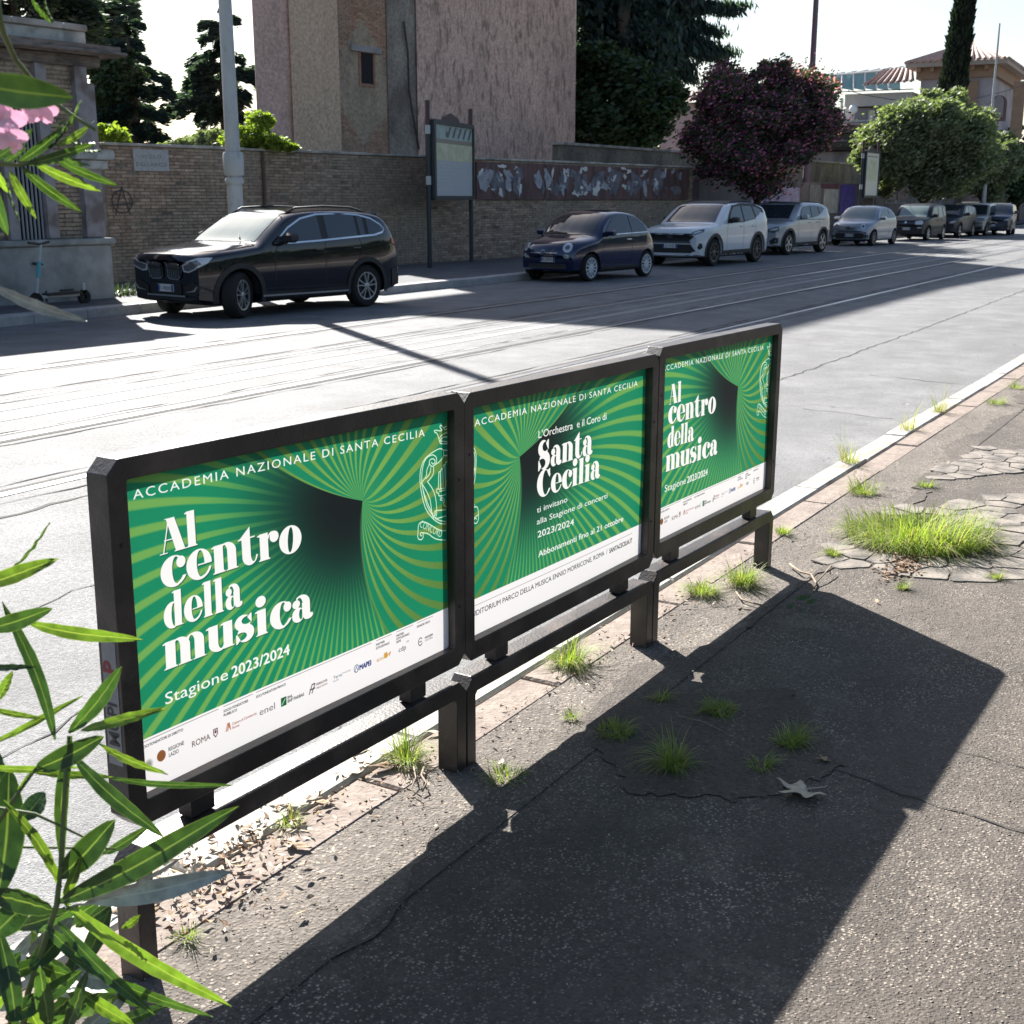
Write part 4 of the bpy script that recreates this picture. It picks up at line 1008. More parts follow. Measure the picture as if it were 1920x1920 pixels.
brick_face(th, bx0, bx1, 1.5, 15.5, 0, .27, .062, .014, M_brickred, cut=lambda x, z: (wx_0-.14 < x < wx_1+.14 and wz_0-.03 < z < wz_1+.03) or (lx0-.13 < x < lx1+.13 and wz_1 < z < lz1+.03) or plasterpatch(x, z), ncap=300,
           order=lambda q: abs(q[0]-wx_0)+abs(q[2]-wz_0))
b = MB(); b.bevbox(lx0, lx1, -.09, .05, wz_1+.02, lz1, .01); b.build('lintel', mat('stone_lintel', (.30, .28, .27), .85, var=.2, vscale=5), th)
b = MB(); b.box(wx_0, wx_1, -.008, -.002, wz_0, wz_1); b.build('window', M_darkin, th)
b = MB(); b.ring([(wx_0-.1, wz_0-.1), (wx_1+.1, wz_0-.1), (wx_1+.1, wz_1+.015), (wx_0-.1, wz_1+.015)], [(wx_0, wz_0), (wx_1, wz_0), (wx_1, wz_1), (wx_0, wz_1)], -.03, .0); b.build('window_frame', M_brickred, th)
b = MB(); c0 = on_t(758, 60); b.tube([on_t(757, 40, -.13), on_t(765, 100, -.13), on_t(767, 170, -.13), on_t(775, 220, -.13), on_t(786, 280, -.13)], .035, 5); b.build('vine_stem', mat('dry_vine', (.06, .05, .045), .9), th)
to_world_children(before)
# ---------------------------------------------------------------- lamp post, its shadow falls across the rails
def pole(name, base, h, r0, r1, m, label, collar=None, cat='lamp post', arm=None):
    root = empty(name, base, label, cat)
    b = MB(); b.tube([(0, 0, -.2), (0, 0, h*.5), (0, 0, h)], [r0, (r0+r1)/2, r1], 16); b.build('shaft', m, root, smooth='auto')
    if collar:
        for z, rr, hh in collar:
            b = MB(); b.lathe([(rr*.9, z), (rr, z+.03), (rr, z+hh-.04), (rr*.88, z+hh)], 'z', 16); b.build('collar', m, root, smooth='auto')
    if arm:
        b = MB(); b.tube([(0, 0, h-.1), (arm[0]*.4, arm[1]*.4, h+.5), (arm[0], arm[1], h+.7)], [.05, .04, .03], 8); b.build('arm', m, root, smooth=True)
        b = MB(); b.bevbox(arm[0]-.12, arm[0]+.12, arm[1]-.35, arm[1]+.35, h+.62, h+.78, .04); b.build('lamp', m, root)
    return root
PB = Vector((17.62, 16.65, 0)); inv = None
pole('utility_pole', PB, 10.2, .15, .085, M_galv, 'tall pale grey tapering pole with a collar, rising behind the black SUV', collar=[(2.05, .185, .42), (1.9, .17, .12)], cat='pole')  # street light pole; arm and lamp left off because of their shadow
# strip of notices and dark band round the post
# ---------------------------------------------------------------- notice boards on twin posts
M_bgreen = mat('dark_green_paint', (.022, .028, .032), .5, .5); M_bbrown = mat('brown_red_paint', (.06, .025, .03), .55)
def notice(baseA, baseB, ztop, pz0, pz1, label, bright, detail=True, wf=(.06, .95)):
    root = empty('notice_board', (0, 0, 0), label, 'notice board'); root.matrix_world = dirframe(baseA, baseB)
    w_ = (Vector((baseB.x-baseA.x, baseB.y-baseA.y))).length
    for x in (0, w_):
        b = MB(); b.tube([(x, 0, -.1), (x, 0, ztop-.7)], .055, 10); po = b.build('post', M_bgreen, root, smooth='auto')
        b = MB(); b.tube([(x, 0, ztop-.699), (x, 0, ztop)], .056, 10); b.build('post_top', M_bbrown, po, smooth='auto')
        for z in (pz0+.55*(pz1-pz0)*.1+.25, pz1-.35): b = MB(); b.tube([(x, 0, z), (x, 0, z+.20)], .062, 10); b.build('sleeve', M_galv, po)
    b = MB(); b.ring(chloop(.08, w_-.08, pz0, pz1, .03), chloop(.20, w_-.16, pz0+.10, pz1-.10, .01), -.14, .10); b.build('case', M_bgreen, root)
    b = MB(); b.prism([(w_*.3, pz1+.003), (w_*.7, pz1+.003), (w_*.66, pz1+.1), (w_*.58, pz1+.15), (w_*.5, pz1+.2), (w_*.42, pz1+.15), (w_*.34, pz1+.1)], -.05, .02); b.build('crest', M_bbrown, root)
    xa, xb, za, zb_ = .20, w_-.16, pz0+.10, pz1-.10; H_ = zb_-za
    def bx(name, m, x0, x1, f0, f1, y=-.10):
        b = MB(); b.box(xa+(xb-xa)*x0, xa+(xb-xa)*x1, y, y+.002, za+H_*f0, za+H_*f1); return b.build(name, m, root)
    if detail:
        bx('poster', M_np, 0, 1, 0, 1, -.098); bx('poster_photo', M_ng, .0, 1, .80, 1); bx('poster_photo', M_ny, 0, 1, .50, .74); bx('poster_photo', M_nt, 0, 1, .74, .80)
        for k in range(5): b = MB(); x0 = .30+k*.14; b.add([(xa+(xb-xa)*(x0), -.104, za+H_*.83), (xa+(xb-xa)*(x0+.05), -.104, za+H_*.83), (xa+(xb-xa)*(x0+.13), -.104, za+H_*.98), (xa+(xb-xa)*(x0+.08), -.104, za+H_*.98)], [(0, 1, 2, 3)]); b.build('poster_figure', M_nd, root, fix=False)
        b = MB(); b.lathe([(0, -.104), (.07, -.103)], 'y', 12, (xa+(xb-xa)*.30, 0, za+H_*.87)); b.build('poster_figure', M_nd, root)
        for i, (t_, f, wd) in enumerate((('VIGNA FARNESE', .44, .5), ('Borghetto Flaminio', .40, .8), ('BAGNO PUBBLICO', .345, .85), ('Arti e Mestieri', .31, .5), ('Roma', .24, .3), ('maggio', .20, .4), ('libero', .08, .4))):
            V, T = text_tris(t_, .1, 0, 1); V = V-V.min(0); V[:, 0] *= wd*(xb-xa)*.9/max(.01, np.ptp(V[:, 0])); V[:, 1] *= .045/max(.01, np.ptp(V[:, 1]))
            me = bpy.data.meshes.new('lettering'); me.from_pydata([(xa+(xb-xa)*.08+a, -.105, za+H_*f+c) for a, c in V], [], [tuple(int(q) for q in t__) for t__ in T]); link('lettering', me, M_nl, root)
    else:
        bx('poster', bright, 0, 1, 0, 1, -.10); bx('poster_band', M_ny, .1, .9, .35, .85, -.103)
        bx('poster_band', M_nt, .1, .9, .90, .93, -.103)
    return root
M_np = mat('notice_paper', (.42, .45, .48), .4, .5); M_ng = mat('notice_green_photo', (.30, .38, .36), .4, .5, var=.3, vscale=5); M_ny = mat('notice_yellow_photo', (.52, .52, .36), .4, .5, var=.25, vscale=4); M_nt = mat('notice_brown', (.25, .22, .18), .4)
M_nd = mat('notice_dark_figure', (.08, .09, .10), .5); M_nl = mat('notice_lettering', (.62, .63, .62), .5)
a = at_z(806, 502, .02); c = at_z(884, 491, .02); dn = dirframe(a, c).inverted()
def zh(px, py, P0):
    d = ray(px, py); k = math.hypot(P0.x, P0.y)/math.hypot(d.x, d.y); return CAM.z+d.z*k
notice(a, c, zh(806, 188, a), zh(815, 375, a), zh(815, 222, a), 'nearer dark notice board on twin posts in front of the brick wall', None)
NB_Y = 15.95
a2 = at_y(1611, 400, NB_Y); c2 = at_y(1639, 400, NB_Y); a2.z = c2.z = 0
M_nyel = mat('notice_sunlit_cream', (.62, .60, .50), .5)
notice(a2, c2, zh(1611, 263, a2), zh(1618, 371, a2), zh(1618, 281, a2), 'far notice board with pale cream poster between the oleander trees', M_nyel, False)
# ------------------------------------------------------------------ trees and bushes beyond the street
def rot_rand(n):
    q = NR.normal(size=(n, 3)); q /= np.linalg.norm(q, axis=1)[:, None]
    a = np.cross(q, np.array([.3, .5, .81])); a /= np.linalg.norm(a, axis=1)[:, None]; return q, a, np.cross(q, a)
def leaves(C_, size, asp=.45, flat=0.0, droop=0.0, out=None):
    """one pointed quad per position; returns V, F"""
    n = len(C_); q, a, b = rot_rand(n)
    if flat: q = q*(1-flat)+np.array([0, 0, 1.0])*flat; q /= np.linalg.norm(q, axis=1)[:, None]; a = np.cross(q, a); a /= np.linalg.norm(a, axis=1)[:, None]; b = np.cross(q, a)
    if out is not None: a = a*.4+out; a /= np.linalg.norm(a, axis=1)[:, None]; b = np.cross(q, a); b /= np.maximum(1e-6, np.linalg.norm(b, axis=1))[:, None]
    if droop: a = a+np.array([0, 0, -droop]); a /= np.linalg.norm(a, axis=1)[:, None]
    s_ = (size*NR.uniform(.6, 1.3, n))[:, None]
    V = np.stack([C_-a*s_, C_+b*s_*asp+a*s_*.1, C_+a*s_, C_-b*s_*asp+a*s_*.1], 1).reshape(-1, 3)
    return V, np.arange(n*4).reshape(n, 4)
def blobs(clumps, per, sub=14, core=.25, subr=.30):
    """uneven crown: each ellipsoid carries smaller clumps of leaves near its surface"""
    out = []
    for (c, r) in clumps:
        c = np.array(c); r = np.array(r); d = NR.normal(size=(sub, 3)); d /= np.linalg.norm(d, axis=1)[:, None]
        cs = c+d*r*NR.uniform(.55, .95, (sub, 1)); m = int(per*(1-core)/sub)
        for s_ in cs:
            rr = subr*r.mean()*NR.uniform(.6, 1.5); p = NR.normal(size=(m, 3))*.5*rr; p[:, 2] *= .7; out.append(s_+p)
        p = NR.normal(size=(int(per*core), 3)); p /= np.linalg.norm(p, axis=1)[:, None]; out.append(c+p*r*NR.uniform(.2, .9, (len(p), 1)))
    return np.concatenate(out)
def trunkmesh(name, root, pts, r, m, branches=()):
    b = MB(); b.tube(pts, r, 9); o = b.build(name, m, root, smooth=True)
    for pt, rr in branches: b = MB(); b.tube(pt, rr, 6); b.build('limb', m, root, smooth=True)
    return o
M_bark = mat('bark', (.09, .07, .055), .9, .2, var=.3, vscale=14, bump=.8, bscale=30)
M_oli = leafmat('oleander_leaf', (.10, .125, .075), (.22, .25, .16), .28)
M_con = leafmat('conifer_needles', (.024, .042, .048), (.060, .095, .085), .28, .6)  # lighter and bluer than bare needles: haze is put into the colour
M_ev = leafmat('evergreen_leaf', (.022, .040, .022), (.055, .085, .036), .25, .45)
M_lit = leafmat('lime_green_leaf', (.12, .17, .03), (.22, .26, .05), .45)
M_cyp = leafmat('cypress_needles', (.010, .018, .014), (.028, .042, .024), .10, .6)
M_flw = leafmat('pink_blossom', (.52, .12, .33), (.74, .30, .52), .45); M_redl = leafmat('reddish_leaf', (.075, .035, .065), (.15, .065, .12), .3)
def D(px, py, d): p = at_d(px, py, d); return p
def crown(name, root, P_, size, m, **k):
    V, Fc = leaves(P_, size, **k); return np_mesh(name, V, Fc, m, root)
# broad crowns
def round_tree(name, label, cat, group, px, py, dist, rpx, rpy, per, size, mats, trunk_px=None, n=9, sub=16):
    c = D(px, py, dist); s_ = dist/F_PX; rx, rz = rpx*s_, rpy*s_
    root = empty(name, (c.x, c.y, 0), label, cat, group); cz = c.z
    cl = [((0, 0, cz), (rx*.8, rx*.8, rz*.8))]
    for k in range(n):
        a = k/n*2*math.pi+R.uniform(-.3, .3); e = R.uniform(-.5, .8); cl.append(((rx*.62*math.cos(a)*math.cos(e), rx*.62*math.sin(a)*math.cos(e), cz+rz*.62*math.sin(e)), (rx*.46, rx*.46, rz*.46)))
    for k in range(n):
        a = R.uniform(0, 6.28); e = R.uniform(-.3, 1.3); q = R.uniform(.85, 1.05); cl.append(((rx*q*math.cos(a)*math.cos(e), rx*q*math.sin(a)*math.cos(e), cz+rz*q*math.sin(e)), (rx*R.uniform(.12, .24),)*3))
    P_ = np.concatenate([blobs([c_], int(per*(1.6 if i == 0 else .12 if i > n else .75)), 5 if i > n else sub, .2) for i, c_ in enumerate(cl)])
    if isinstance(mats, list):
        k = NR.uniform(0, 1, len(P_)); lo = 0
        for nm, m, fr, sz in mats: crown(nm, root, P_[(k >= lo) & (k < lo+fr)], sz, m); lo += fr
    else: crown('crown', root, P_, size, mats)
    tr = cz-rz*.6
    trunkmesh('trunk', root, [(0, 0, -.2), (.08, 0, tr*.5), (-.05, 0, tr), (0, 0, cz)], [.17, .14, .12, .05], M_bark,
        [([(0, 0, tr*.7), (rx*.3*math.cos(a), rx*.3*math.sin(a), tr+.4), (rx*.6*math.cos(a), rx*.6*math.sin(a), cz+.3)], [.09, .07, .02]) for a in (0, 1.3, 2.5, 3.8, 5.1)])
    return root
G = 'oleander trees along the far pavement'
round_tree('oleander_tree', 'dark oleander tree with pink and wine red blossom above the white SUV', 'tree', G, 1425, 256, 43, 150, 138, 15000, .09,
    [('crown', M_ev, .44, .085), ('reddish_foliage', M_redl, .30, .08), ('blossom', M_flw, .26, .06)], n=11)
round_tree('oleander_tree', 'large sunlit green oleander tree right of the far notice board', 'tree', G, 1738, 290, 62, 128, 112, 16000, .12, M_oli, n=11)
round_tree('oleander_tree', 'smaller green oleander tree behind the large one', 'tree', G, 1850, 318, 80, 66, 74, 9000, .14, M_oli)
round_tree('oleander_tree', 'dark far oleander tree cut by the right edge', 'tree', G, 1915, 325, 95, 60, 80, 6000, .16, M_ev)
# conifers: flat drooping sprays on whorled branches
def conifer(name, label, px, base_d, ytop, ybase, rtop, rbase, tiers, per, size, m, droop=.15, lean=0, gaps=.0, group=None, flat=.3, top_extra=0):
    c = D(px, 373, base_d); z1 = D(px, ytop, base_d).z+top_extra; z0 = D(px, ybase, base_d).z; s_ = base_d/F_PX
    root = empty(name, (c.x, c.y, 0), label, 'tree', group); P_ = []; OUT = []
    b = MB(); b.tube([(0, 0, -.3), (lean*.5, 0, (z0+z1)/2), (lean, 0, z1)], [.28, .18, .03], 8); b.build('trunk', M_bark, root, smooth=True)
    br = MB()
    for i in range(tiers):
        t = i/(tiers-1); z = z0+(z1-z0)*t; rr = (rbase*(1-t)**.8+rtop*t)*s_
        for k in range(R.choice((4, 5, 6))):
            if R.random() < gaps: continue
            a = R.uniform(0, 6.28); L_ = rr*R.uniform(.45, 1.3); zz = z+R.uniform(-.40, .40)
            dirv = np.array([math.cos(a), math.sin(a), R.uniform(-.05, .18)]); n_ = int(per*L_/max(.5, rbase*s_))
            u = NR.uniform(.12, 1, n_)**.8; wdt = .30*L_*(.35+u*(1.15-u))
            side = np.array([-math.sin(a), math.cos(a), 0]); lat = NR.normal(0, .38, n_)*wdt
            p = np.array([lean*t, 0, zz])+dirv*L_*u[:, None]+side*lat[:, None]; p[:, 2] -= droop*L_*u**2+NR.normal(.02, .035*L_+.03, n_)*(.5+u)
            P_.append(p); OUT.append(np.repeat(dirv[None], n_, 0)+side*(lat/L_)[:, None]*2)
            e = np.array([lean*t, 0, zz])+dirv*L_*.9; e[2] -= droop*L_*.8
            br.tube([(lean*t, 0, zz), tuple((np.array([lean*t, 0, zz])+e)/2+np.array([0, 0, .1*L_])), tuple(e)], [.05, .035, .01], 4, cap=False)
    tag(br.build('branch', M_bark, root), kind='stuff')
    V, Fc = leaves(np.concatenate(P_), size, .28, flat, 0, np.concatenate(OUT)); np_mesh('crown', V, Fc, m, root); return root
GC_ = 'conifers behind the garden wall'
conifer('cedar_tree', 'dark cedar with layered branches between the gate house and the grey pole', 262, 42, 50, 300, 22, 120, 13, 1250, .12, M_con, .26, gaps=.12, group=GC_)
conifer('cedar_tree', 'second layered cedar right behind the grey pole beside the tower house', 432, 44, 48, 300, 26, 118, 13, 1250, .12, M_con, .26, gaps=.12, group=GC_)
conifer('cedar_tree', 'tall thin conifer at the top left above the gate house', 205, 50, -60, 240, 16, 85, 14, 1400, .22, M_con, .1, gaps=.25, group=GC_)
conifer('cedar_tree', 'broad dark conifer over the gate house roof at the left edge', 60, 46, -230, 60, 60, 190, 15, 2400, .22, M_con, .12, group=GC_)
# big dark tree right of the tower, drooping fronds to the right
c = D(1165, 373, 60); root = empty('conifer_tree', (c.x, c.y, 0), 'huge dark conifer with hanging fronds right of the tower house', 'tree'); s_ = 60/F_PX
def W(px, py, d=60): p = D(px, py, d); return (p.x-c.x, p.y-c.y, p.z)
cl = [(W(1150, 60), (3.6, 3, 2.9)), (W(1140, -60), (3.8, 3, 3)), (W(1200, 20), (2.6, 2.4, 2)), (W(1215, 110), (2.0, 1.8, 1.8)), (W(1230, -40), (2.4, 2.2, 2)), (W(1120, -180), (3.5, 3, 3))]
P_ = blobs(cl, 9000, 22, .3); crown('crown', root, P_, .24, M_con, flat=.3)
fr = []; ou = []; br = MB()
for (x0, y0, x1, y1) in [(1180,20,1395,8),(1190,-10,1375,25),(1200,50,1370,100),(1200,70,1340,110),(1210,30,1350,60),(1190,90,1300,150),(1200,0,1330,-20),(1210,110,1290,125),(1230,40,1310,85)]:
    a = np.array(W(x0, y0)); e = np.array(W(x1, y1)); br.tube([tuple(a), tuple((a+e)/2+np.array([0, 0, .25])), tuple(e)], [.10, .06, .015], 5, cap=False)
    n_ = 1900; u = NR.uniform(.05, 1, n_); p = a+(e-a)*u[:, None]; p[:, 2] += .25*np.sin(u*math.pi)
    st = np.floor(u*22)/22; hang = NR.uniform(0, 1, n_)*(.4+1.0*NR.uniform(0, 1, 30)[(u*22).astype(int)]); p[:, 2] -= hang*(1.15-u); p += NR.normal(0, .07, (n_, 3)); p[:, 1] += NR.normal(0, .35, n_)
    fr.append(p); ou.append(np.repeat(np.array([[.35, -.1, -.8]]), n_, 0))
tag(br.build('branch', M_bark, root), kind='stuff')
V, Fc = leaves(np.concatenate(fr), .19, .22, 0, 0, np.concatenate(ou)); np_mesh('frond', V, Fc, M_con, root)
trunkmesh('trunk', root, [(0, 0, -.2), (0, 0, 6), (-.2, 0, 15)], [.45, .35, .2], M_bark)
# evergreen broadleaf trees under it
c = D(1170, 210, 56); root = empty('magnolia_tree', (c.x, c.y, 0), 'dark glossy broadleaf tree under the conifer, behind the lower wall', 'tree')
def W2(px, py, d=56): p = D(px, py, d); return (p.x-c.x, p.y-c.y, p.z)
P_ = blobs([(W2(1120, 215), (1.6, 1.8, 1.6)), (W2(1170, 170), (2.0, 2, 1.8)), (W2(1215, 205), (1.7, 1.7, 1.6)), (W2(1160, 235), (2.2, 2, 1.1)), (W2(1240, 180), (1.0, 1.2, 1.0)), (W2(1120, 130), (1.4, 1.4, 1.2))], 4600, 16, .2)
crown('crown', root, P_, .17, M_ev); trunkmesh('trunk', root, [(0, 0, -.2), (0, 0, 4), (.2, 0, 7)], [.25, .2, .1], M_bark)
# lit bushes over the wall, left
def bush(label, cl, dist, per, size, m, name='bush'):
    c = D(cl[0][0], cl[0][1], dist); root = empty(name, (c.x, c.y, 0), label, 'bush', 'bushes showing over the garden wall'); L_ = []
    for (px, py, rx, ry) in cl: p = D(px, py, dist); s_ = dist/F_PX; L_.append(((p.x-c.x, p.y-c.y, p.z), (rx*s_, rx*s_, ry*s_)))
    crown('foliage', root, blobs(L_, per, 10, .2), size, m)
    trunkmesh('stem', root, [(0, 0, -.1), (0, 0, c.z)], [.06, .03], M_bark)
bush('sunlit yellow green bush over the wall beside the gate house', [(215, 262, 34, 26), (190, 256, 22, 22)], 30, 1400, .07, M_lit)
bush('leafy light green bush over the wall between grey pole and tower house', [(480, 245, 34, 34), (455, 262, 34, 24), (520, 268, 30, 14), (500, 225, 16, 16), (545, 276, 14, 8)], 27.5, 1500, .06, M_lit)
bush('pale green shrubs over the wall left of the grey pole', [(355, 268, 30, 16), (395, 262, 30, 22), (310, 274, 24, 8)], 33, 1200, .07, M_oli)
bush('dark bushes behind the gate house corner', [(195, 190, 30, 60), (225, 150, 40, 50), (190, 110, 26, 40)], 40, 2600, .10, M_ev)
# column cypress
c = D(1779, 200, 84); root = empty('cypress_tree', (c.x, c.y, 0), 'tall narrow dark cypress in front of the villa', 'tree'); s_ = 84/F_PX
t = NR.uniform(0, 1, 15000); zb_ = D(1779, 240, 84).z; zt_ = D(1805, -130, 84).z; xx = D(1806, 0, 84); off = np.array([xx.x-c.x, xx.y-c.y])*.0
rr = np.interp(t, [0, .1, .6, .8, 1], [.85, 1.0, .72, .45, .05])*25*s_*(.95+.07*np.sin(t*60+NR.uniform(0, 1, 15000)))
a = NR.uniform(0, 6.283, 15000); lean_ = (26*s_)*t*.9
P_ = np.stack([np.cos(a)*rr*NR.uniform(.6, 1.05, 15000)+lean_*math.sin(YAW), np.sin(a)*rr*NR.uniform(.6, 1.05, 15000)-lean_*math.cos(YAW), zb_+(zt_-zb_)*t], 1)
V, Fc = leaves(P_, .34, .3, 0, 0, np.stack([np.cos(a)*.4, np.sin(a)*.4, np.ones_like(a)], 1)); np_mesh('crown', V, Fc, M_cyp, root); trunkmesh('trunk', root, [(0, 0, -.2), (0, 0, zb_+3)], [.25, .18], M_bark)
# tree masses that close the view far down the street
c = D(1900, 360, 190); root = empty('street_tree', (c.x, c.y, 0), 'dark tree at the far end of the street by the right edge', 'tree')
P_ = blobs([((0, 0, 3), (6, 6, 3.6)), ((-9, 2, 3), (5, 5, 2.6))], 3000, 14, .3); crown('crown', root, P_, .35, M_ev); trunkmesh('trunk', root, [(0, 0, -.2), (0, 0, 3)], [.3, .2], M_bark)
# ------------------------------------------------------------------ villa and the houses round it
M_vwall = mat('villa_stucco', (.40, .36, .38), .85, .2, var=.08, vscale=.7, dark=(.30, .26, .27), dscale=.6, bump=.1)
M_vtrim = mat('villa_ochre_trim', (.33, .22, .15), .8, .2, var=.15, vscale=2)
M_tile = mat('roof_tile_light', (.36, .27, .24), .8, .2, var=.25, vscale=3); M_tiled = mat('roof_tile_dark', (.13, .095, .09), .85, .2, var=.3, vscale=3)
M_glassg = mat('green_glass', (.22, .36, .36), .25, .5, var=.1, vscale=.5); M_whitef = mat('white_painted', (.62, .62, .60), .6); M_glassd = mat('dark_glass', (.03, .035, .045), .15, .6)
def slope(root, name, A, B, C_, D_, pitch=.26, m1=None, m2=None):
    """roof plane A-B (eave) to D-C (ridge); a rib for every row of curved tiles"""
    A, B, C_, D_ = map(Vector, (A, B, C_, D_))
    b = MB(); b.add([A, B, C_, D_], [(0, 1, 2, 3)]); base = b.build(name, m2 or M_tiled, root)
    n = int((B-A).length/pitch); up_ = (B-A).cross(D_-A).normalized()
    if up_.z < 0: up_ = -up_
    for k in range(n):
        t = (k+.5)/n; p = A.lerp(B, t); q = D_.lerp(C_, t)
        b = MB(); b.tube([p+up_*.05-(q-p).normalized()*.06, q+up_*.05], pitch*.30, 5, cap=True); b.build('tile_row', m1 or M_tile, base, fix=False)
    return base
vroot = empty('villa', (0, 0, 0), 'pink stucco villa with hipped tiled roof behind the cypress', 'building')
vc = D(1710, 373, 90); Vx = Vector((vc.x, vc.y, 0)); ang = .30
vroot.matrix_world = Matrix.Translation(Vx) @ Matrix.Rotation(math.radians(-87), 4, 'Z')
vinv = vroot.matrix_world.inverted()
def on_v(px, py, y=0.0):
    o = vinv @ CAM; d = vinv.to_3x3() @ ray(px, py); t = (y-o.y)/d.y; return o+d*t
ze = on_v(1712, 127, -.9).z; zw = on_v(1712, 150).z; VW = 2*on_v(1826, 80, 6).x; VD = 12.0
b = MB(); b.box(0, VW, 0, VD, -.3, zw); b.build('wall', M_vwall, vroot)
b = MB(); b.box(-.30, VW+.3, -.30, VD+.3, zw+.002, zw+.75); b.build('frieze', M_vtrim, vroot)
b = MB(); b.box(-.95, VW+.95, -.95, VD+.95, zw+.755, zw+1.05); b.build('eave', mat('eave_pale', (.40, .32, .27), .8, var=.15), vroot)
x = -.2
while x < VW: b = MB(); b.box(x, x+.25, -.7, -.302, zw+.45, zw+.75); b.build('corbel', M_vtrim, vroot); x += .9
ez = zw+1.06; rz = on_v(1828, 80, VD/2).z; e = .95
slope(vroot, 'roof', (-e, -e, ez), (VW+e, -e, ez), (VW/2+.01, VD/2, rz), (VW/2, VD/2, rz), .42)
slope(vroot, 'roof', (-e, VD+e, ez), (-e, -e, ez), (VW/2, VD/2, rz), (VW/2, VD/2+.01, rz), .42); slope(vroot, 'roof', (VW+e, -e, ez), (VW+e, VD+e, ez), (VW/2, VD/2, rz), (VW/2, VD/2+.01, rz), .42)
for (pa_, pb_, ya, yb) in ((1798, 1835, 152, 250), (1892, 1925, 152, 260)):
    p0 = on_v(pa_, yb); p1 = on_v(pb_, ya); b = MB(); b.box(p0.x, p1.x, -.12, -.002, p0.z, p1.z); b.build('panel', M_vtrim, vroot)
p0 = on_v(1855, 228); p1 = on_v(1890, 178); cx = (p0.x+p1.x)/2; hw = (p1.x-p0.x)/2; zb_ = p0.z; zt2 = p1.z
arc = [(cx-hw, zb_)]+[(cx-hw*math.cos(k/10*math.pi), zt2-hw*1.0+hw*math.sin(k/10*math.pi)) for k in range(11)]+[(cx+hw, zb_)]
b = MB(); b.prism(arc, -.08, -.003, 'y'); b.build('arched_window', mat('shutter_brown', (.16, .10, .09), .7), vroot)
arc2 = [(cx+(x-cx)*.6, zb_+(z-zb_)*.8+.3) for x, z in arc]; b = MB(); b.prism(arc2, -.12, -.081, 'y'); b.build('window_panel', M_vwall, vroot)
# lower tiled wing, white annex, glass roof
wroot = empty('villa_annex', (0, 0, 0), 'white annex with balcony and low tiled roof left of the villa', 'building'); wroot.matrix_world = vroot.matrix_world
def bxz(root, name, m, pa_, pb_, ya, yb, y0, y1):
    p0 = on_v(pa_, yb, y0); p1 = on_v(pb_, ya, y0); b = MB(); b.box(min(p0.x, p1.x), max(p0.x, p1.x), y0, y1, min(p0.z, p1.z), max(p0.z, p1.z)); return b.build(name, m, root)
bxz(wroot, 'wall', mat('annex_cream', (.46, .44, .41), .8, var=.08, vscale=1), 1583, 1711, 172, 200, -1.0, 6)
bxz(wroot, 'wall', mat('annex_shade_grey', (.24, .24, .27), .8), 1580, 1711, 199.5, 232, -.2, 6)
bxz(wroot, 'fascia', M_tiled, 1574, 1711, 166, 172, -1.6, -1.002)
bxz(wroot, 'window', M_glassd, 1660, 1685, 200, 226, -.26, -.202); bxz(wroot, 'window', M_whitef, 1584, 1603, 200, 228, -.26, -.202); bxz(wroot, 'window', M_whitef, 1628, 1639, 206, 226, -.26, -.202)
bxz(wroot, 'pillar', M_whitef, 1574, 1580, 185, 226, -1.4, -1.1); bxz(wroot, 'balcony_rail', M_galv, 1560, 1700, 225, 227, -1.9, -1.8)
bxz(wroot, 'balcony', M_tiled, 1556, 1700, 231, 243, -2.0, -.3)
pA = on_v(1616, 160, -1.2); pB = on_v(1712, 152, -1.2); pC = on_v(1712, 128, 3); pD = on_v(1655, 133, 3)
slope(wroot, 'roof', (pA.x, -1.2, pA.z), (pB.x+.1, -1.2, pB.z), (pC.x, 3, pC.z), (pD.x, 3, pD.z), .42)
gp = on_v(1600, 205, -1.9); lr = empty('globe_lamp', (0, 0, 0), 'white globe lamp on the annex balcony', 'lamp'); lr.matrix_world = vroot.matrix_world
b = MB(); b.lathe([(.0, -.3)]+[(.32*math.sin(k/8*math.pi), -.32*math.cos(k/8*math.pi)) for k in range(1, 8)]+[(0, .32)], 'z', 12, (gp.x, -1.9, gp.z)); b.build('globe', mat('white_globe', (.8, .8, .78), .3), lr, smooth=True)
b = MB(); b.tube([(gp.x, -1.9, gp.z-.3), (gp.x, -1.9, on_v(1600, 227, -1.9).z)], .04, 6); b.build('stem', M_galv, lr)
gg = empty('glass_roof', (0, 0, 0), 'pale green glass conservatory roof above the annex', 'building'); gg.matrix_world = vroot.matrix_world
n = 7
for k in range(n):
    pa_ = 1535+(1688-1535)*k/n; pb_ = 1535+(1688-1535)*(k+1)/n; f0, f1 = k/n, (k+1)/n
    T0 = on_v(pa_, 144-15*f0, 9); T1 = on_v(pb_, 144-15*f1, 9); B0 = on_v(pa_, 166, 8); B1 = on_v(pb_, 170, 8)
    b = MB(); b.add([(B0.x, 8, B0.z), (B1.x, 8, B1.z), (T1.x, 9, T1.z), (T0.x, 9, T0.z)], [(0, 1, 2, 3)]); b.build('glass_pane', M_glassg, gg)
    b = MB(); b.tube([(B0.x, 7.9, B0.z), (T0.x, 8.9, T0.z)], .07, 4); b.tube([(T0.x, 8.9, T0.z), (T0.x+.9, 10, T0.z+.3)], .06, 4); b.build('glazing_bar', M_whitef, gg)
a = on_v(1530, 144, 9); c2_ = on_v(1690, 129, 9); b = MB(); b.tube([(a.x, 8.9, a.z), (c2_.x, 8.9, c2_.z)], .08, 4); b.tube([(a.x, 8.9, a.z-.5), (c2_.x, 8.9, c2_.z-.5)], .05, 4); b.build('glazing_beam', M_whitef, gg)
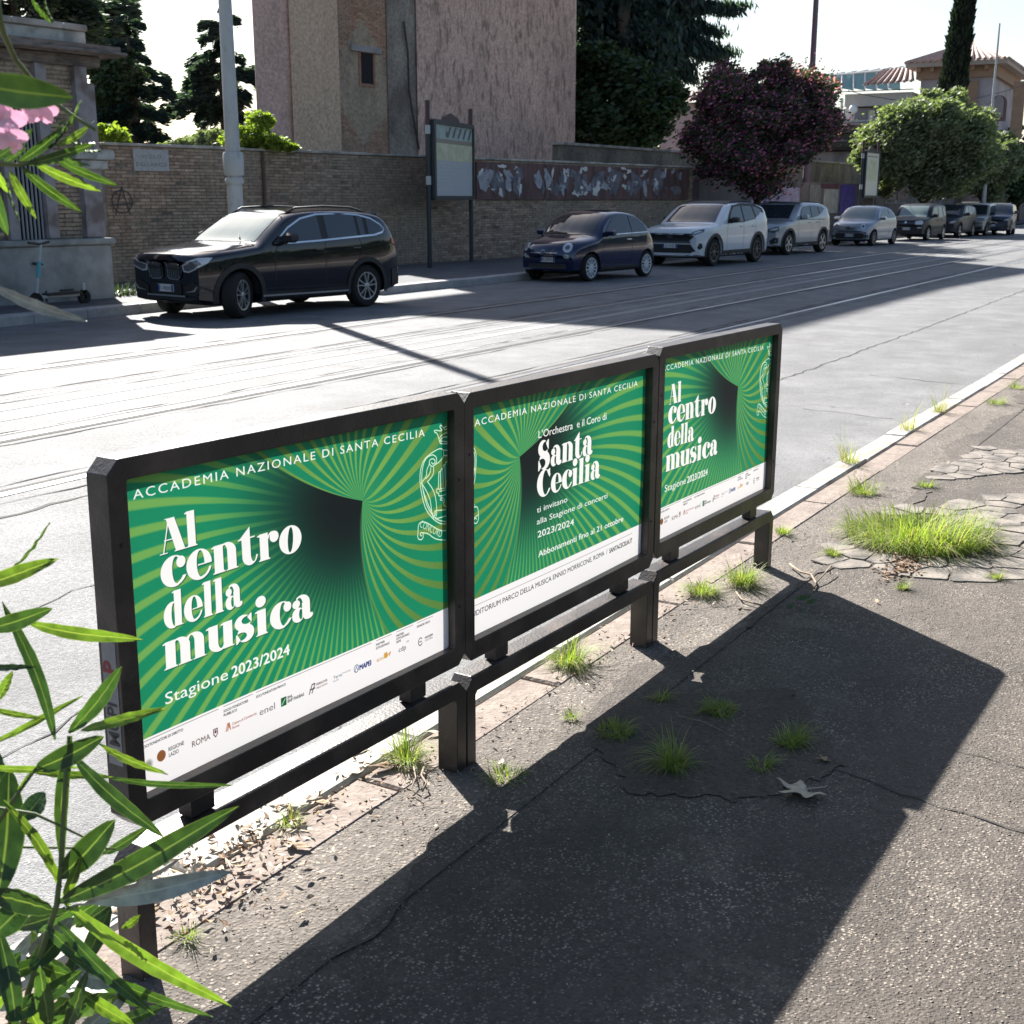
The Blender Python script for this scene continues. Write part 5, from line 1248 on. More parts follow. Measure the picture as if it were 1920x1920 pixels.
# pink house glimpsed between the tower and the oleander, red roof edge
ph = empty('pink_house', (0, 0, 0), 'pink house glimpsed between the dark tree and the blossoming oleander', 'building'); ph.matrix_world = vroot.matrix_world
bxz(ph, 'wall', mat('pink_house_wall', (.42, .30, .28), .85, var=.1), 1235, 1345, 190, 300, 3, 9)
p0 = on_v(1230, 192, 2.2); p1 = on_v(1350, 186, 2.2); p2_ = on_v(1350, 172, 6); p3_ = on_v(1240, 176, 6)
slope(ph, 'roof', (p0.x, 2.2, p0.z), (p1.x, 2.2, p1.z), (p2_.x, 6, p2_.z), (p3_.x, 6, p3_.z), .5, mat('red_tile', (.22, .09, .08), .8))
# flat concrete building with dark openings and ledges
cb = empty('concrete_building', (0, 0, 0), 'grey flat roofed building with dark openings between the two oleander trees', 'building')
q_ = D(1470, 373, 72); cb.matrix_world = Matrix.Translation(Vector((q_.x, q_.y, 0))) @ Matrix.Rotation(math.radians(-70), 4, 'Z')
ci = cb.matrix_world.inverted()
def on_c(px, py, y=0.0):
    o = ci @ CAM; d = ci.to_3x3() @ ray(px, py); t = (y-o.y)/d.y; return o+d*t
def bc(name, m, pa_, pb_, ya, yb, y0, y1):
    p0 = on_c(pa_, yb, y0); p1 = on_c(pb_, ya, y0); b = MB(); b.box(min(p0.x, p1.x), max(p0.x, p1.x), y0, y1, min(p0.z, p1.z), max(p0.z, p1.z)); return b.build(name, m, cb)
M_cg = mat('concrete_grey', (.22, .21, .22), .85, var=.2, vscale=.8, dark=(.13, .12, .13), dscale=1.2)
bc('wall', M_cg, 1470, 1720, 284, 380, 0, 4); bc('roof_slab', M_tiled, 1465, 1720, 240, 250, -.6, 4); bc('upper_wall', mat('upper_grey', (.17, .16, .19), .85, var=.15), 1470, 1720, 250, 282, .3, 4)
bc('ledge', M_pale, 1470, 1720, 262, 265, -.3, .298); bc('ledge', M_pale, 1470, 1720, 273, 275, -.3, .298); bc('ledge', M_tiled, 1465, 1720, 282, 284, -.4, .298)
for a_, b_2 in ((1520, 1565), (1577, 1607)): bc('window', M_darkin, a_, b_2, 309, 328, -.05, -.003)
bc('ledge', M_pale, 1500, 1720, 329, 331, -.35, -.003)
# posters on the wall behind the cars
fwl = empty('poster_wall', (0, 0, 0), 'low wall behind the far cars plastered with purple, beige and grey posters', 'wall'); fwl.matrix_world = dirframe(Vector((44, 18.6, 0)), Vector((120, 18.2, 0)))
fi = fwl.matrix_world.inverted()
def on_f(px, py, y=0.0):
    o = fi @ CAM; d = fi.to_3x3() @ ray(px, py); t = (y-o.y)/d.y; return o+d*t
zt3 = on_f(1560, 343).z
b = MB(); b.box(0, 110, 0, .35, -.3, zt3); b.build('wall', mat('grimy_wall', (.12, .10, .10), .9, var=.4, vscale=1.2), fwl)
pcol = [(.35, .28, .38), (.16, .15, .15), (.10, .03, .04), (.34, .31, .27), (.07, .04, .22), (.10, .09, .08), (.16, .12, .10), (.10, .06, .05), (.20, .19, .19), (.09, .08, .07), (.16, .14, .17), (.12, .06, .06)]
for i, (a_, b_2, ya, yb) in enumerate(((1408, 1500, 352, 392), (1516, 1540, 347, 400), (1541, 1573, 345, 353), (1543, 1573, 355, 400), (1574, 1606, 347, 400), (1640, 1660, 350, 395), (1662, 1680, 352, 380), (1682, 1705, 352, 380), (1660, 1700, 375, 382), (1715, 1745, 355, 385), (1760, 1790, 358, 385), (1800, 1850, 360, 385))):
    p0 = on_f(a_, yb, -.03); p1 = on_f(b_2, ya, -.03); b = MB(); b.box(p0.x, p1.x, -.03, -.002, max(.1, p0.z), p1.z); b.build('poster', mat('poster_tint', pcol[i], .7, var=.35, vscale=2.5), fwl)
# thin masts
pr = D(1521, 165, 58); pole('catenary_mast', (pr.x, pr.y, 0), 16, .17, .10, mat('reddish_mast', (.16, .10, .12), .7), 'slender reddish mast rising behind the blossoming oleander', collar=[(D(1521, 135, 58).z, .19, .3)], cat='mast')
pr = D(1857, 240, 78); pole('utility_pole', (pr.x, pr.y, 0), D(1875, 50, 78).z, .14, .05, M_galv, 'thin pale pole in front of the villa wall', cat='pole')
def wire(name, A, B, sag, label, r=.012):
    A, B = Vector(A), Vector(B); pts = [A.lerp(B, k/20)-Vector((0, 0, sag*4*(k/20)*(1-k/20))) for k in range(21)]
    b = MB(); b.tube(pts, r, 4); tag(b.build(name, M_iron), label, 'wire', 'overhead wires over the far end of the street')
wire('overhead_wire', D(1590, 170, 70), D(1930, 155, 85), .9, 'sagging thin overhead wire crossing in front of the villa roof', .02)
wire('overhead_wire', D(1300, 228, 50), D(1950, 240, 70), .3, 'lower overhead wire running in front of the green oleander', .010)
# ------------------------------------------------------------------ cars
def paint(name, col, rough=.28, metal=.0, coat=1.0):
    m = mat(name, col, rough, .4, metal, coat=coat*.7); return m
C_glass = mat('car_glass', (.020, .028, .034), .04, .7); C_glass2 = mat('windscreen_glass', (.20, .25, .24), .05, .9)  # windscreen base is pale: the lit cabin behind it is put into the colour
C_tyre = mat('tyre_rubber', (.018, .018, .018), .8, .3); C_trim = mat('black_car_plastic', (.022, .022, .023), .55, .4)
C_chrome = mat('chrome_trim', (.65, .66, .68), .18, .5, metal=1.0); C_alloy = mat('alloy_wheel', (.42, .43, .44), .3, .5, metal=.6); C_wcap = mat('pale_wheel_cap', (.55, .57, .60), .4, .5)
C_plate = mat('number_plate', (.62, .63, .62), .5); C_plink = mat('plate_ink', (.06, .06, .07), .5); C_lens = mat('clear_lamp_lens', (.50, .53, .57), .08, .8); C_lensd = mat('smoked_lamp_lens', (.10, .11, .13), .08, .8)
C_red = mat('red_lamp_lens', (.35, .02, .04), .15, .7); C_seat = mat('seat_fabric', (.06, .06, .065), .9); C_blue = mat('plate_blue', (.02, .05, .30), .5)
def interp(tab, x):
    for (a, b), (c, d) in zip(tab[:-1], tab[1:]):
        if x <= c: return b+(d-b)*max(0, (x-a))/(c-a) if c > a else d
    return tab[-1][1]
def smoothtab(tab, n=3):
    """Catmull-Rom resampling of an outline"""
    P_ = [Vector(p) for p in tab]; out = []
    for i in range(len(P_)-1):
        p0 = P_[max(0, i-1)]; p1 = P_[i]; p2 = P_[i+1]; p3 = P_[min(len(P_)-1, i+2)]
        for k in range(n):
            t = k/n; q = .5*((2*p1)+(p2-p0)*t+(2*p0-5*p1+4*p2-p3)*t*t+(3*p1-p0-3*p2+p3)*t**3)
            if not out or q.x > out[-1][0]+1e-3: out.append((q.x, q.y))
    out.append(tuple(P_[-1])); return out
class Car:
    def __init__(s, spec, name='car', label='', group='cars parked along the far kerb', loc=(0,0,0), rz=0.0, scale=1.0):
        s.s = spec; s.root = empty(name, loc, label, 'car', group, rz); s.root.scale = (scale,)*3
        L_, W_, H_ = spec['L'], spec['W'], spec['H']; s.L, s.W, s.H = L_, W_, H_
        s.T = smoothtab(spec['top'], 4); s.belt = spec['belt']; s.zb = spec.get('zb', .22); s.tumble = spec.get('tumble', .30)
        s.bowf = spec.get('bowf', .26); s.bowr = spec.get('bowr', .14); s.build()
    def halfw(s, x, z):
        W2 = s.W/2; L_ = s.L
        f = 1-.17*max(0, 1-x/.75)**2.3-.12*max(0, 1-(L_-x)/.6)**2.3
        bz = interp(s.belt, x); t = (z-s.zb)/(bz-s.zb)
        if z <= bz: k = .955+.045*math.sin(min(1, max(0, t))*math.pi*.62+.35)
        else: k = (.955+.045*math.sin(math.pi*.62+.35))-s.tumble*(z-bz)/W2*1.0
        return W2*f*k
    def warp(s, x, y, z):
        W2 = s.W/2
        return (x+s.bowf*(abs(y)/W2)**2.4*max(0, 1-x/1.3)-s.bowr*(abs(y)/W2)**2.4*max(0, 1-(s.L-x)/1.0), y, z)
    def build(s):
        sp = s.s; L_ = s.L
        xs = sorted(set([0, .012, .03, .06, .1, .16, .24]+[round(.33+k*.085, 3) for k in range(int((L_-.6)/.085))]+[L_-.24, L_-.16, L_-.1, L_-.06, L_-.03, L_-.012, L_]))
        nz, nt = 13, 9; V = []; n = 0; crf = sp.get('crown', .07)
        rings = []
        for x in xs:
            T_ = interp(s.T, x); zb = s.zb+.05*max(0, 1-x/.3)+.08*max(0, 1-(L_-x)/.4)
            cr = min(crf+.02, (T_-zb)*.4); zE = T_-cr; half = [(0, zb)]; half.append((s.halfw(x, zb)*.9, zb))
            for j in range(nz): z = zb+.03+(zE-zb-.03)*(j/(nz-1)); half.append((s.halfw(x, z), z))
            wE = s.halfw(x, zE)
            for k in range(1, nt): a = k/(nt-1)*math.pi/2; half.append((wE*max(0, math.cos(a))**.62 if k < nt-1 else 0, zE+cr*math.sin(a)**.85))
            ring = [s.warp(x, -y, z) for y, z in half]+[s.warp(x, y, z) for y, z in half[-2:0:-1]]
            rings.append(ring)
        m = len(rings[0]); V = [p for r_ in rings for p in r_]; Fc = []
        for i in range(len(xs)-1):
            for j in range(m): a = i*m+j; b_ = i*m+(j+1) % m; Fc.append((a, a+m, b_+m, b_))
        def cap(o, flip):
            h = m//2
            for j in range(h-0):
                a, b_, c, d = o+j, o+j+1, o+(m-j-1) % m, o+(m-j) % m
                f = (a, b_, c, d) if flip else (d, c, b_, a); f = tuple(dict.fromkeys(f))
                if len(f) > 2: Fc.append(f)
        cap(0, True); cap((len(xs)-1)*m, False)
        me = bpy.data.meshes.new('body'); me.from_pydata(V, [], Fc); bm = bmesh.new(); bm.from_mesh(me); bmesh.ops.remove_doubles(bm, verts=bm.verts, dist=1e-5); bmesh.ops.recalc_face_normals(bm, faces=bm.faces); bm.to_mesh(me); bm.free()
        s.bvh = BVHTree.FromPolygons([v.co[:] for v in me.vertices], [p.vertices[:] for p in me.polygons])
        body = link('body', me, sp['paint'], s.root); s.body = body
        # wheel openings
        cut = MB()
        for xw in sp['wx']:
            for sd in (-1, 1):
                y0, y1 = (-s.W/2-.2, -s.W/2+.30) if sd < 0 else (s.W/2-.30, s.W/2+.2); n = 28; r = sp['ar']
                cut.add([(xw+r*math.cos(2*math.pi*k/n), y0, sp['wr']+r*math.sin(2*math.pi*k/n)) for k in range(n)]+[(xw+r*math.cos(2*math.pi*k/n), y1, sp['wr']+r*math.sin(2*math.pi*k/n)) for k in range(n)],
                    [tuple(range(n)), tuple(range(2*n-1, n-1, -1))]+[(k, k+n, (k+1) % n+n, (k+1) % n) for k in range(n)])
        co_ = cut.build('cutter', C_trim, s.root); mod = body.modifiers.new('c', 'BOOLEAN'); mod.object = co_; mod.operation = 'DIFFERENCE'; mod.solver = 'EXACT'
        dg = bpy.context.evaluated_depsgraph_get(); dg.update(); nm = bpy.data.meshes.new_from_object(body.evaluated_get(dg)); body.modifiers.clear(); body.data = nm; nm.name = 'body'
        bpy.data.objects.remove(co_)
        nm.polygons.foreach_set('use_smooth', [True]*len(nm.polygons)); nm.set_sharp_from_angle(angle=math.radians(38))
        for xw in sp['wx']:
            for sd in (-1, 1):
                b = MB(); r = sp['ar']-.004; n = 18; y0 = sd*(s.W/2-.045); y1 = sd*(s.W/2-.305)
                b.add([(xw+r*math.cos(math.pi*k/n), y0, sp['wr']+r*math.sin(math.pi*k/n)) for k in range(n+1)]+[(xw+r*math.cos(math.pi*k/n), y1, sp['wr']+r*math.sin(math.pi*k/n)) for k in range(n+1)],
                    [(k, k+1, k+n+2, k+n+1) for k in range(n)]+[tuple(range(n+1, 2*n+2))]); b.box(xw-r, xw+r, min(y1, y1+sd*.006), max(y1, y1+sd*.006), s.zb-.03, sp['wr']+.01); b.build('wheel_arch', C_trim, s.root, fix=False)
        for xw, st in zip(sp['wx'], (sp.get('steer', 0), 0)):
            for sd in (-1, 1): s.wheel(xw, sd, st)
        b = MB(); b.bevbox(.5, L_-.5, -s.W/2+.30, s.W/2-.30, s.zb-.04, s.zb+.10, .03); b.build('underbody', C_trim, s.root)
        sp['dress'](s)
    def wheel(s, xw, sd, st):
        sp = s.s; r = sp['wr']; w_ = sp.get('tw', .215); f = sp.get('rimf', .68)
        b = MB(); rr = r*f
        b.lathe([(rr, -w_/2+.01), (rr+.012, -w_/2), (r-.035, -w_/2-.004), (r-.008, -w_/2+.022), (r, -w_/2+.05), (r, w_/2-.05), (r-.008, w_/2-.022), (r-.035, w_/2), (rr, w_/2-.01)], 'y', 30)
        o = b.build('wheel', C_tyre, s.root, smooth='auto'); o.location = (xw, sd*(s.W/2-w_/2-.015), r); o.rotation_euler = (0, 0, st+(math.pi if sd > 0 else 0))
        q = MB(); q.lathe([(0, -w_/2+.05), (rr*.98, -w_/2+.06), (rr, -w_/2+.01), (rr-.018, -w_/2+.012), (rr-.022, -w_/2+.055)], 'y', 28); rm = q.build('rim', sp.get('rimback', C_trim), o, smooth='auto')
        q = MB(); q.lathe([(rr-.001, -w_/2+.004), (rr-.022, -w_/2+.006), (rr-.022, -w_/2+.03)], 'y', 28)
        ns = sp.get('spokes', 5); sw_ = sp.get('spw', .05)
        for k in range(ns):
            a = 2*math.pi*k/ns+.3
            M_ = Matrix.Rotation(a, 4, 'Y')
            if sp.get('vsp'):
                for e in (-1, 1):
                    P0 = [(.03, e*.012), (rr*.55, e*.055), (rr*.97, e*.085)]
                    for (r0, t0), (r1, t1) in zip(P0[:-1], P0[1:]): q.add([M_ @ Vector(v) for v in ((r0, -w_/2+.008, t0-.010), (r0, -w_/2+.008, t0+.010), (r1, -w_/2+.006, t1+.010), (r1, -w_/2+.006, t1-.010), (r0, -w_/2+.045, t0), (r1, -w_/2+.045, t1))], [(0, 1, 2, 3), (0, 3, 5, 4), (1, 2, 5, 4)])
            else: q.add([M_ @ Vector(v) for v in ((.03, -w_/2+.010, -sw_*.6), (.03, -w_/2+.010, sw_*.6), (rr*.97, -w_/2+.006, sw_*.5), (rr*.97, -w_/2+.006, -sw_*.5), (.03, -w_/2+.045, 0), (rr*.97, -w_/2+.045, 0))], [(0, 1, 2, 3), (0, 3, 5, 4), (1, 2, 5, 4)])
        q.lathe([(0, -w_/2+.000), (.03, -w_/2+.002), (.055, -w_/2+.012), (.055, -w_/2+.04)], 'y', 14)
        q.build('spokes', sp.get('rim', C_alloy), o, fix=False)
    def patch(s, name, poly, view, m, off=.004, parent=None, dirv=None, sub=3, flat=False, mirror=False, thick=0.0):
        """polygon seen from one side, laid on the body. view: side (x,z), front (y,z), rear (y,z), top (x,y)"""
        bm = bmesh.new(); vs = [bm.verts.new((a, b, 0)) for a, b in poly]; bm.faces.new(vs); bmesh.ops.triangulate(bm, faces=bm.faces)
        for _ in range(sub):
            ed = [e for e in bm.edges if e.calc_length() > .07]
            if not ed: break
            bmesh.ops.subdivide_edges(bm, edges=ed, cuts=1); bmesh.ops.triangulate(bm, faces=[f for f in bm.faces if len(f.verts) > 3])
        D0 = {'side': Vector((0, 1, 0)), 'side2': Vector((0, -1, 0)), 'front': Vector((1, 0, 0)), 'rear': Vector((-1, 0, 0)), 'top': Vector((0, 0, -1))}[view]
        d = Vector(dirv).normalized() if dirv else D0
        for v in bm.verts:
            a, b = v.co.x, v.co.y
            p = {'side': Vector((a, -s.W/2, b)), 'side2': Vector((a, s.W/2, b)), 'front': Vector((0, a, b)), 'rear': Vector((s.L, a, b)), 'top': Vector((a, b, s.H))}[view]
            h = s.bvh.ray_cast(p-d*2.5, d)
            if h[0] is None: h = (s.bvh.find_nearest(p)); q, nn = h[0], h[1]
            else: q, nn = h[0], h[1]
            if nn.dot(d) > 0: nn = -nn
            v.co = q+nn*off
        for f in bm.faces:
            if f.normal.dot(d) > 0: pass
        me = bpy.data.meshes.new(name); bm.normal_update(); bm.to_mesh(me); bm.free()
        me.polygons.foreach_set('use_smooth', [True]*len(me.polygons)); 
        o = link(name, me, m, parent or s.root)
        if thick: md = o.modifiers.new('t', 'SOLIDIFY'); md.thickness = thick; md.offset = 0
        return o
    def strip(s, name, A, B, view, m, off):
        sd = -1 if view == 'side' else 1; V = []; Fc = []
        for (a, b) in zip(A, B):
            for (x, z) in (a, ((a[0]+b[0])/2, (a[1]+b[1])/2), b):
                z2 = max(z, s.zb+.035); h = s.bvh.ray_cast(Vector((x, sd*3, z2)), Vector((0, -sd, 0))); y = h[0].y if h[0] else sd*s.W/2*.95
                V.append((x, y+sd*off, z))
        for i in range(len(A)-1):
            for k in range(2): q = 3*i+k; Fc.append((q, q+1, q+4, q+3))
        me = bpy.data.meshes.new(name); me.from_pydata(V, [], Fc); me.polygons.foreach_set('use_smooth', [True]*len(Fc)); return link(name, me, m, s.root)
    def both(s, name, poly, m, off=.004, **k):
        a = s.patch(name, poly, 'side', m, off, **k); k.pop('parent', None); b = s.patch(name, poly, 'side2', m, off, **k); return a
    def band(s, name, line, w_, m, off=.008, view='side', **k):
        """strip along a line"""
        up_ = []; dn = []
        for i, (x, z) in enumerate(line):
            a = Vector(line[max(0, i-1)]); b = Vector(line[min(len(line)-1, i+1)]); t = (b-a).normalized(); n = Vector((-t.y, t.x))*w_/2
            up_.append((x+n.x, z+n.y)); dn.append((x-n.x, z-n.y))
        return s.patch(name, up_+dn[::-1], view, m, off, **k)
    def arch_trim(s, m, wd=.06, off=.012):
        for xw in s.s['wx']:
            r = s.s['ar']; n = 14; lo = -.25; O = [(xw+(r+wd)*math.cos(lo+(math.pi-2*lo)*k/n), s.s['wr']+(r+wd)*math.sin(lo+(math.pi-2*lo)*k/n)) for k in range(n+1)]; I = [(xw+(r-.004)*math.cos(lo+(math.pi-2*lo)*k/n), s.s['wr']+(r-.004)*math.sin(lo+(math.pi-2*lo)*k/n)) for k in range(n+1)]
            for vw in ('side', 'side2'): s.strip('arch_trim', O, I, vw, m, off)
    def windscreen(s, x0, x1, w0, w1, m):
        n = 6; L0 = [(x0+.05*(1-(k/n*2-1)**2)*-1, w0*(k/n*2-1)) for k in range(n+1)]; L1 = [(x1-.03*(1-(k/n*2-1)**2), w1*(k/n*2-1)) for k in range(n, -1, -1)]
        return s.patch('windscreen', L0+L1, 'top', m, .006, sub=4)
    def mirrors(s, x, z, m, sz=(.10, .12, .075)):
        for sd in (-1, 1):
            w_ = s.halfw(x, z); b = MB(); y = sd*(w_+.12); b.bevbox(x-.05, x+sz[0], y-.1, y+.1, z-.01, z+sz[2]*1.8, .035); b.tube([(x+.03, sd*(w_-.02), z-.02), (x+.02, y, z+.03)], .025, 6); b.build('mirror', m, s.root, smooth='auto')
    def plate(s, z, view='front', y=0, w_=.40, txt='GA 127ZR'):
        h = s.bvh.ray_cast(Vector((-2, y, z)) if view == 'front' else Vector((s.L+2, y, z)), Vector((1 if view == 'front' else -1, 0, 0)))
        if not h[0]: return
        x = h[0].x-.025; b = MB(); b.bevbox(x, x+.012, y-w_/2, y+w_/2, z-.055, z+.055, .003); po = b.build('number_plate', C_plate, s.root)
        for sy in (-1, 1): b = MB(); b.box(x-.002, x-.0005, y+sy*w_/2-(.04 if sy > 0 else 0)+.0, y+sy*w_/2+(.04 if sy < 0 else 0), z-.05, z+.05); b.build('plate_band', C_blue, po)
        V, T = text_tris(txt, .08, 0, 1); V = V-(V.min(0)+V.max(0))/2; V[:, 0] *= -.29/np.ptp(V[:, 0])
        me = bpy.data.meshes.new('lettering'); me.from_pydata([(x-.003, y+a*1.0, z+c) for a, c in V*[1, 1]], [], [tuple(int(q) for q in t_) for t_ in T]); link('lettering', me, C_plink, po)
    def quad(s, name, y0, y1, z0, z1, m, off=.01, view='front', both_=False, r=.0, **k):
        P_ = [(y0+r, z0), (y1-r, z0), (y1, z0+r), (y1, z1-r), (y1-r, z1), (y0+r, z1), (y0, z1-r), (y0, z0+r)] if r else [(y0, z0), (y1, z0), (y1, z1), (y0, z1)]
        o = s.patch(name, P_, view, m, off, **k)
        if both_: s.patch(name, [(-a, b) for a, b in P_], view, m, off, **k)
        return o
    def ell(s, name, cy, cz, ry, rz, m, off=.012, view='front', both_=False, n=16, **k):
        P_ = [(cy+ry*math.cos(2*math.pi*i/n), cz+rz*math.sin(2*math.pi*i/n)) for i in range(n)]
        o = s.patch(name, P_, view, m, off, **k)
        if both_: s.patch(name, [(-a, b) for a, b in P_], view, m, off, **k)
        return o
    def handles(s, xs, z, m):
        for x in xs:
            for vw in (-1, 1): w_ = s.halfw(x, z); b = MB(); b.bevbox(x-.09, x+.09, vw*w_-(.03 if vw < 0 else -.0), vw*w_+(.0 if vw < 0 else .03), z-.014, z+.014, .008); b.build('door_handle', m, s.root)
    def shut(s, lines, m=None):
        for ln in lines:
            for vw in ('side', 'side2'): s.band('door_gap', ln, .010, m or C_trim, .0025, vw, sub=2)
def hlprism(s, name, poly, m, off=.006, dirv=(1, .75, 0), view='front', parent=None):
    """lamps that wrap the corner: ray direction slanted"""
    a = s.patch(name, poly, view, m, off, dirv=dirv, sub=3); b = s.patch(name, [(-y, z) for y, z in poly], view, m, off, dirv=(dirv[0], -dirv[1], dirv[2]), sub=3); return a
# ---- near black SUV
def dress_x(s):
    wp = [(1.50, 1.075), (1.62, 1.16), (1.85, 1.32), (2.15, 1.455), (2.5, 1.515), (3.0, 1.525), (3.4, 1.50), (3.68, 1.44), (3.88, 1.34), (3.96, 1.25), (3.90, 1.19), (3.7, 1.15), (3.2, 1.125), (2.5, 1.09), (1.9, 1.07)]
    cx = sum(p[0] for p in wp)/len(wp); cz = sum(p[1] for p in wp)/len(wp)
    s.both('window_surround', wp, C_chrome, .004)
    ins = []
    n = len(wp)
    for i in range(n):
        a, b = Vector(wp[i-1]), Vector(wp[(i+1) % n]); t = (b-a).normalized(); nn = Vector((-t.y, t.x)); p = Vector(wp[i]); q = p+nn*.028
        if (q-Vector((cx, cz))).length > (p-Vector((cx, cz))).length: q = p-nn*.028
        ins.append((q.x, q.y))
    s.both('window_frame', ins, C_trim, .009)
    def clip(poly, xa, xb):
        out = []
        for lo, sg in ((xa, 1), (xb, -1)):
            src = poly if not out else out; o2 = []
            for i in range(len(src)):
                p, q = src[i-1], src[i]; a = (p[0]-lo)*sg >= 0; b = (q[0]-lo)*sg >= 0
                if a != b: t = (lo-p[0])/(q[0]-p[0]); o2.append((lo, p[1]+(q[1]-p[1])*t))
                if b: o2.append(q)
            out = o2
        return out
    s.clip = clip
    for xa, xb in ((1.55, 2.50), (2.64, 3.30), (3.36, 3.48), (3.56, 3.95)): s.both('side_window', clip(ins, xa, xb), C_glassx, .013)
    s.windscreen(1.28, 1.93, .70, .60, C_glass2)
    hl = s.root
    b = MB(); b.tube([(1.30, -.35, 1.16), (1.50, -.1, 1.245), (1.55, .25, 1.27)], .012, 5); b.build('wiper', C_trim, s.root)
    # kidney grille: two framed panels with upright slats
    for sd in (-1, 1):
        P_ = [(.05*sd, .62), (.10*sd, .585), (.30*sd, .575), (.37*sd, .63), (.41*sd, .75), (.36*sd, .845), (.10*sd, .86), (.05*sd, .83)]
        g = s.patch('grille', P_, 'front', C_chrome, .020); P2 = [(.068*sd, .632), (.11*sd, .603), (.29*sd, .594), (.352*sd, .64), (.388*sd, .748), (.345*sd, .828), (.11*sd, .842), (.068*sd, .82)]
        s.patch('grille_opening', P2, 'front', C_trim, .026, parent=g)
        for k in range(7): y = sd*(.095+k*.042); s.band('slat', [(y, .605), (y+sd*.004, .835)], .013, C_chrome, .036, 'front', parent=g)
    s.ell('emblem', 0, .915, .045, .035, C_chrome, .012, dirv=(1, 0, -.4))
    hd = [(.50, .70), (.62, .69), (.78, .74), (.93, .83), (.98, .905), (.80, .90), (.58, .84), (.47, .80)]
    hlprism(s, 'headlight', hd, C_lens, .012, (1, -.42, 0)); hlprism(s, 'headlight_lens', [(.53, .72), (.62, .71), (.76, .755), (.86, .82), (.80, .87), (.60, .825), (.51, .785)], C_lensd, .020, (1, -.42, 0))
    s.quad('lower_grille', -.36, .36, .36, .53, C_trim, .012, r=.03); s.quad('bumper_base', -.72, .72, .25, .33, C_trim, .012, r=.02)
    hlprism(s, 'fog_panel', [(.48, .36), (.78, .36), (.84, .50), (.70, .56), (.48, .48)], C_trim, .010, (1, -.35, 0)); hlprism(s, 'bumper_blade', [(.50, .40), (.74, .42), (.80, .50), (.76, .49), (.70, .44)], C_alloy, .022, (1, -.35, 0)); s.band('bumper_line', [(-.45, .345), (.45, .345)], .022, C_alloy, .02, 'front')
    s.plate(.455, txt='FX 482ND', w_=.36)
    s.arch_trim(C_trim, .075, .012)
    s.both('sill', [(1.25, .24), (3.05, .24), (3.03, .37), (1.27, .37)], C_trim, .012); 
    for vw in ('side', 'side2'): s.band('sill_strip', [(1.24, .315), (3.05, .30)], .026, C_alloy, .022, vw)
    s.shut([[(1.60, 1.05), (1.50, .95), (1.52, .40)], [(2.57, 1.08), (2.56, .40)], [(3.33, 1.12), (3.42, .95), (3.25, .72), (3.10, .40)]])
    s.both('crease', [(1.3, .905), (4.1, .985), (4.1, .993), (1.3, .915)], s.s['paint'], .010)
    s.mirrors(1.72, 1.10, C_trim); s.handles((2.42, 3.25), .965, s.s['paint'])
    for sd in (-1, 1): 
        b = MB(); b.tube([(2.0, sd*.62, 1.51), (2.2, sd*.63, 1.60), (2.8, sd*.64, 1.625), (3.4, sd*.63, 1.60), (3.75, sd*.61, 1.53)], .017, 6); b.build('roof_rail', C_trim, s.root, smooth=True)
    tl = [(4.12, 1.10), (4.38, 1.14), (4.42, 1.03), (4.34, .96), (4.12, 1.02)]; s.patch('tail_light', tl, 'side', C_red, .012, dirv=(-.25, 1, 0)); s.patch('tail_light', tl, 'side2', C_red, .012, dirv=(-.25, -1, 0))
    s.both('rear_bumper_panel', [(4.10, .60), (4.42, .62), (4.40, .30), (4.12, .28)], C_trim, .010); s.patch('rear_reflector', [(4.28, .62), (4.34, .63), (4.36, .50), (4.30, .52)], 'side', C_alloy, .016)
    b = MB(); b.bevbox(3.95, 4.16, -.52, .52, 1.475, 1.515, .015); b.build('spoiler', s.s['paint'], s.root)
C_glassx = mat('tinted_side_glass', (.035, .045, .055), .04, .8)
P_black = paint('black_paint_car', (.006, .007, .014), .10); P_blue = paint('dark_blue_paint', (.005, .012, .050), .12); P_white = paint('pearl_white_paint', (.62, .64, .66), .3); P_silver = paint('silver_paint', (.36, .38, .41), .32, .35); P_steel = paint('steel_blue_paint', (.26, .30, .36), .3, .3)
P_navy = paint('navy_paint', (.008, .012, .026), .38, coat=.2); P_dark = paint('anthracite_paint', (.010, .013, .020), .38, coat=.2); P_grey = paint('old_grey_paint', (.26, .25, .22), .4); P_vblue = paint('blue_grey_paint', (.018, .030, .065), .36, coat=.3)
SX = dict(L=4.45, W=1.82, H=1.60, zb=.23, wx=(.83, 3.50), wr=.345, ar=.40, tw=.225, rimf=.66, spokes=5, vsp=True, steer=.42, paint=P_black, rim=C_alloy, crown=.09, tumble=.30,
    top=[(0, .875), (.03, .935), (.12, .975), (.40, 1.025), (.80, 1.065), (1.12, 1.095), (1.27, 1.12), (1.60, 1.34), (1.95, 1.53), (2.35, 1.59), (2.9, 1.60), (3.5, 1.575), (3.95, 1.51), (4.15, 1.38), (4.30, 1.17), (4.39, .98), (4.45, .66)],
    belt=[(0, .86), (1.2, 1.03), (2.5, 1.07), (3.9, 1.15), (4.45, 1.10)], dress=dress_x)
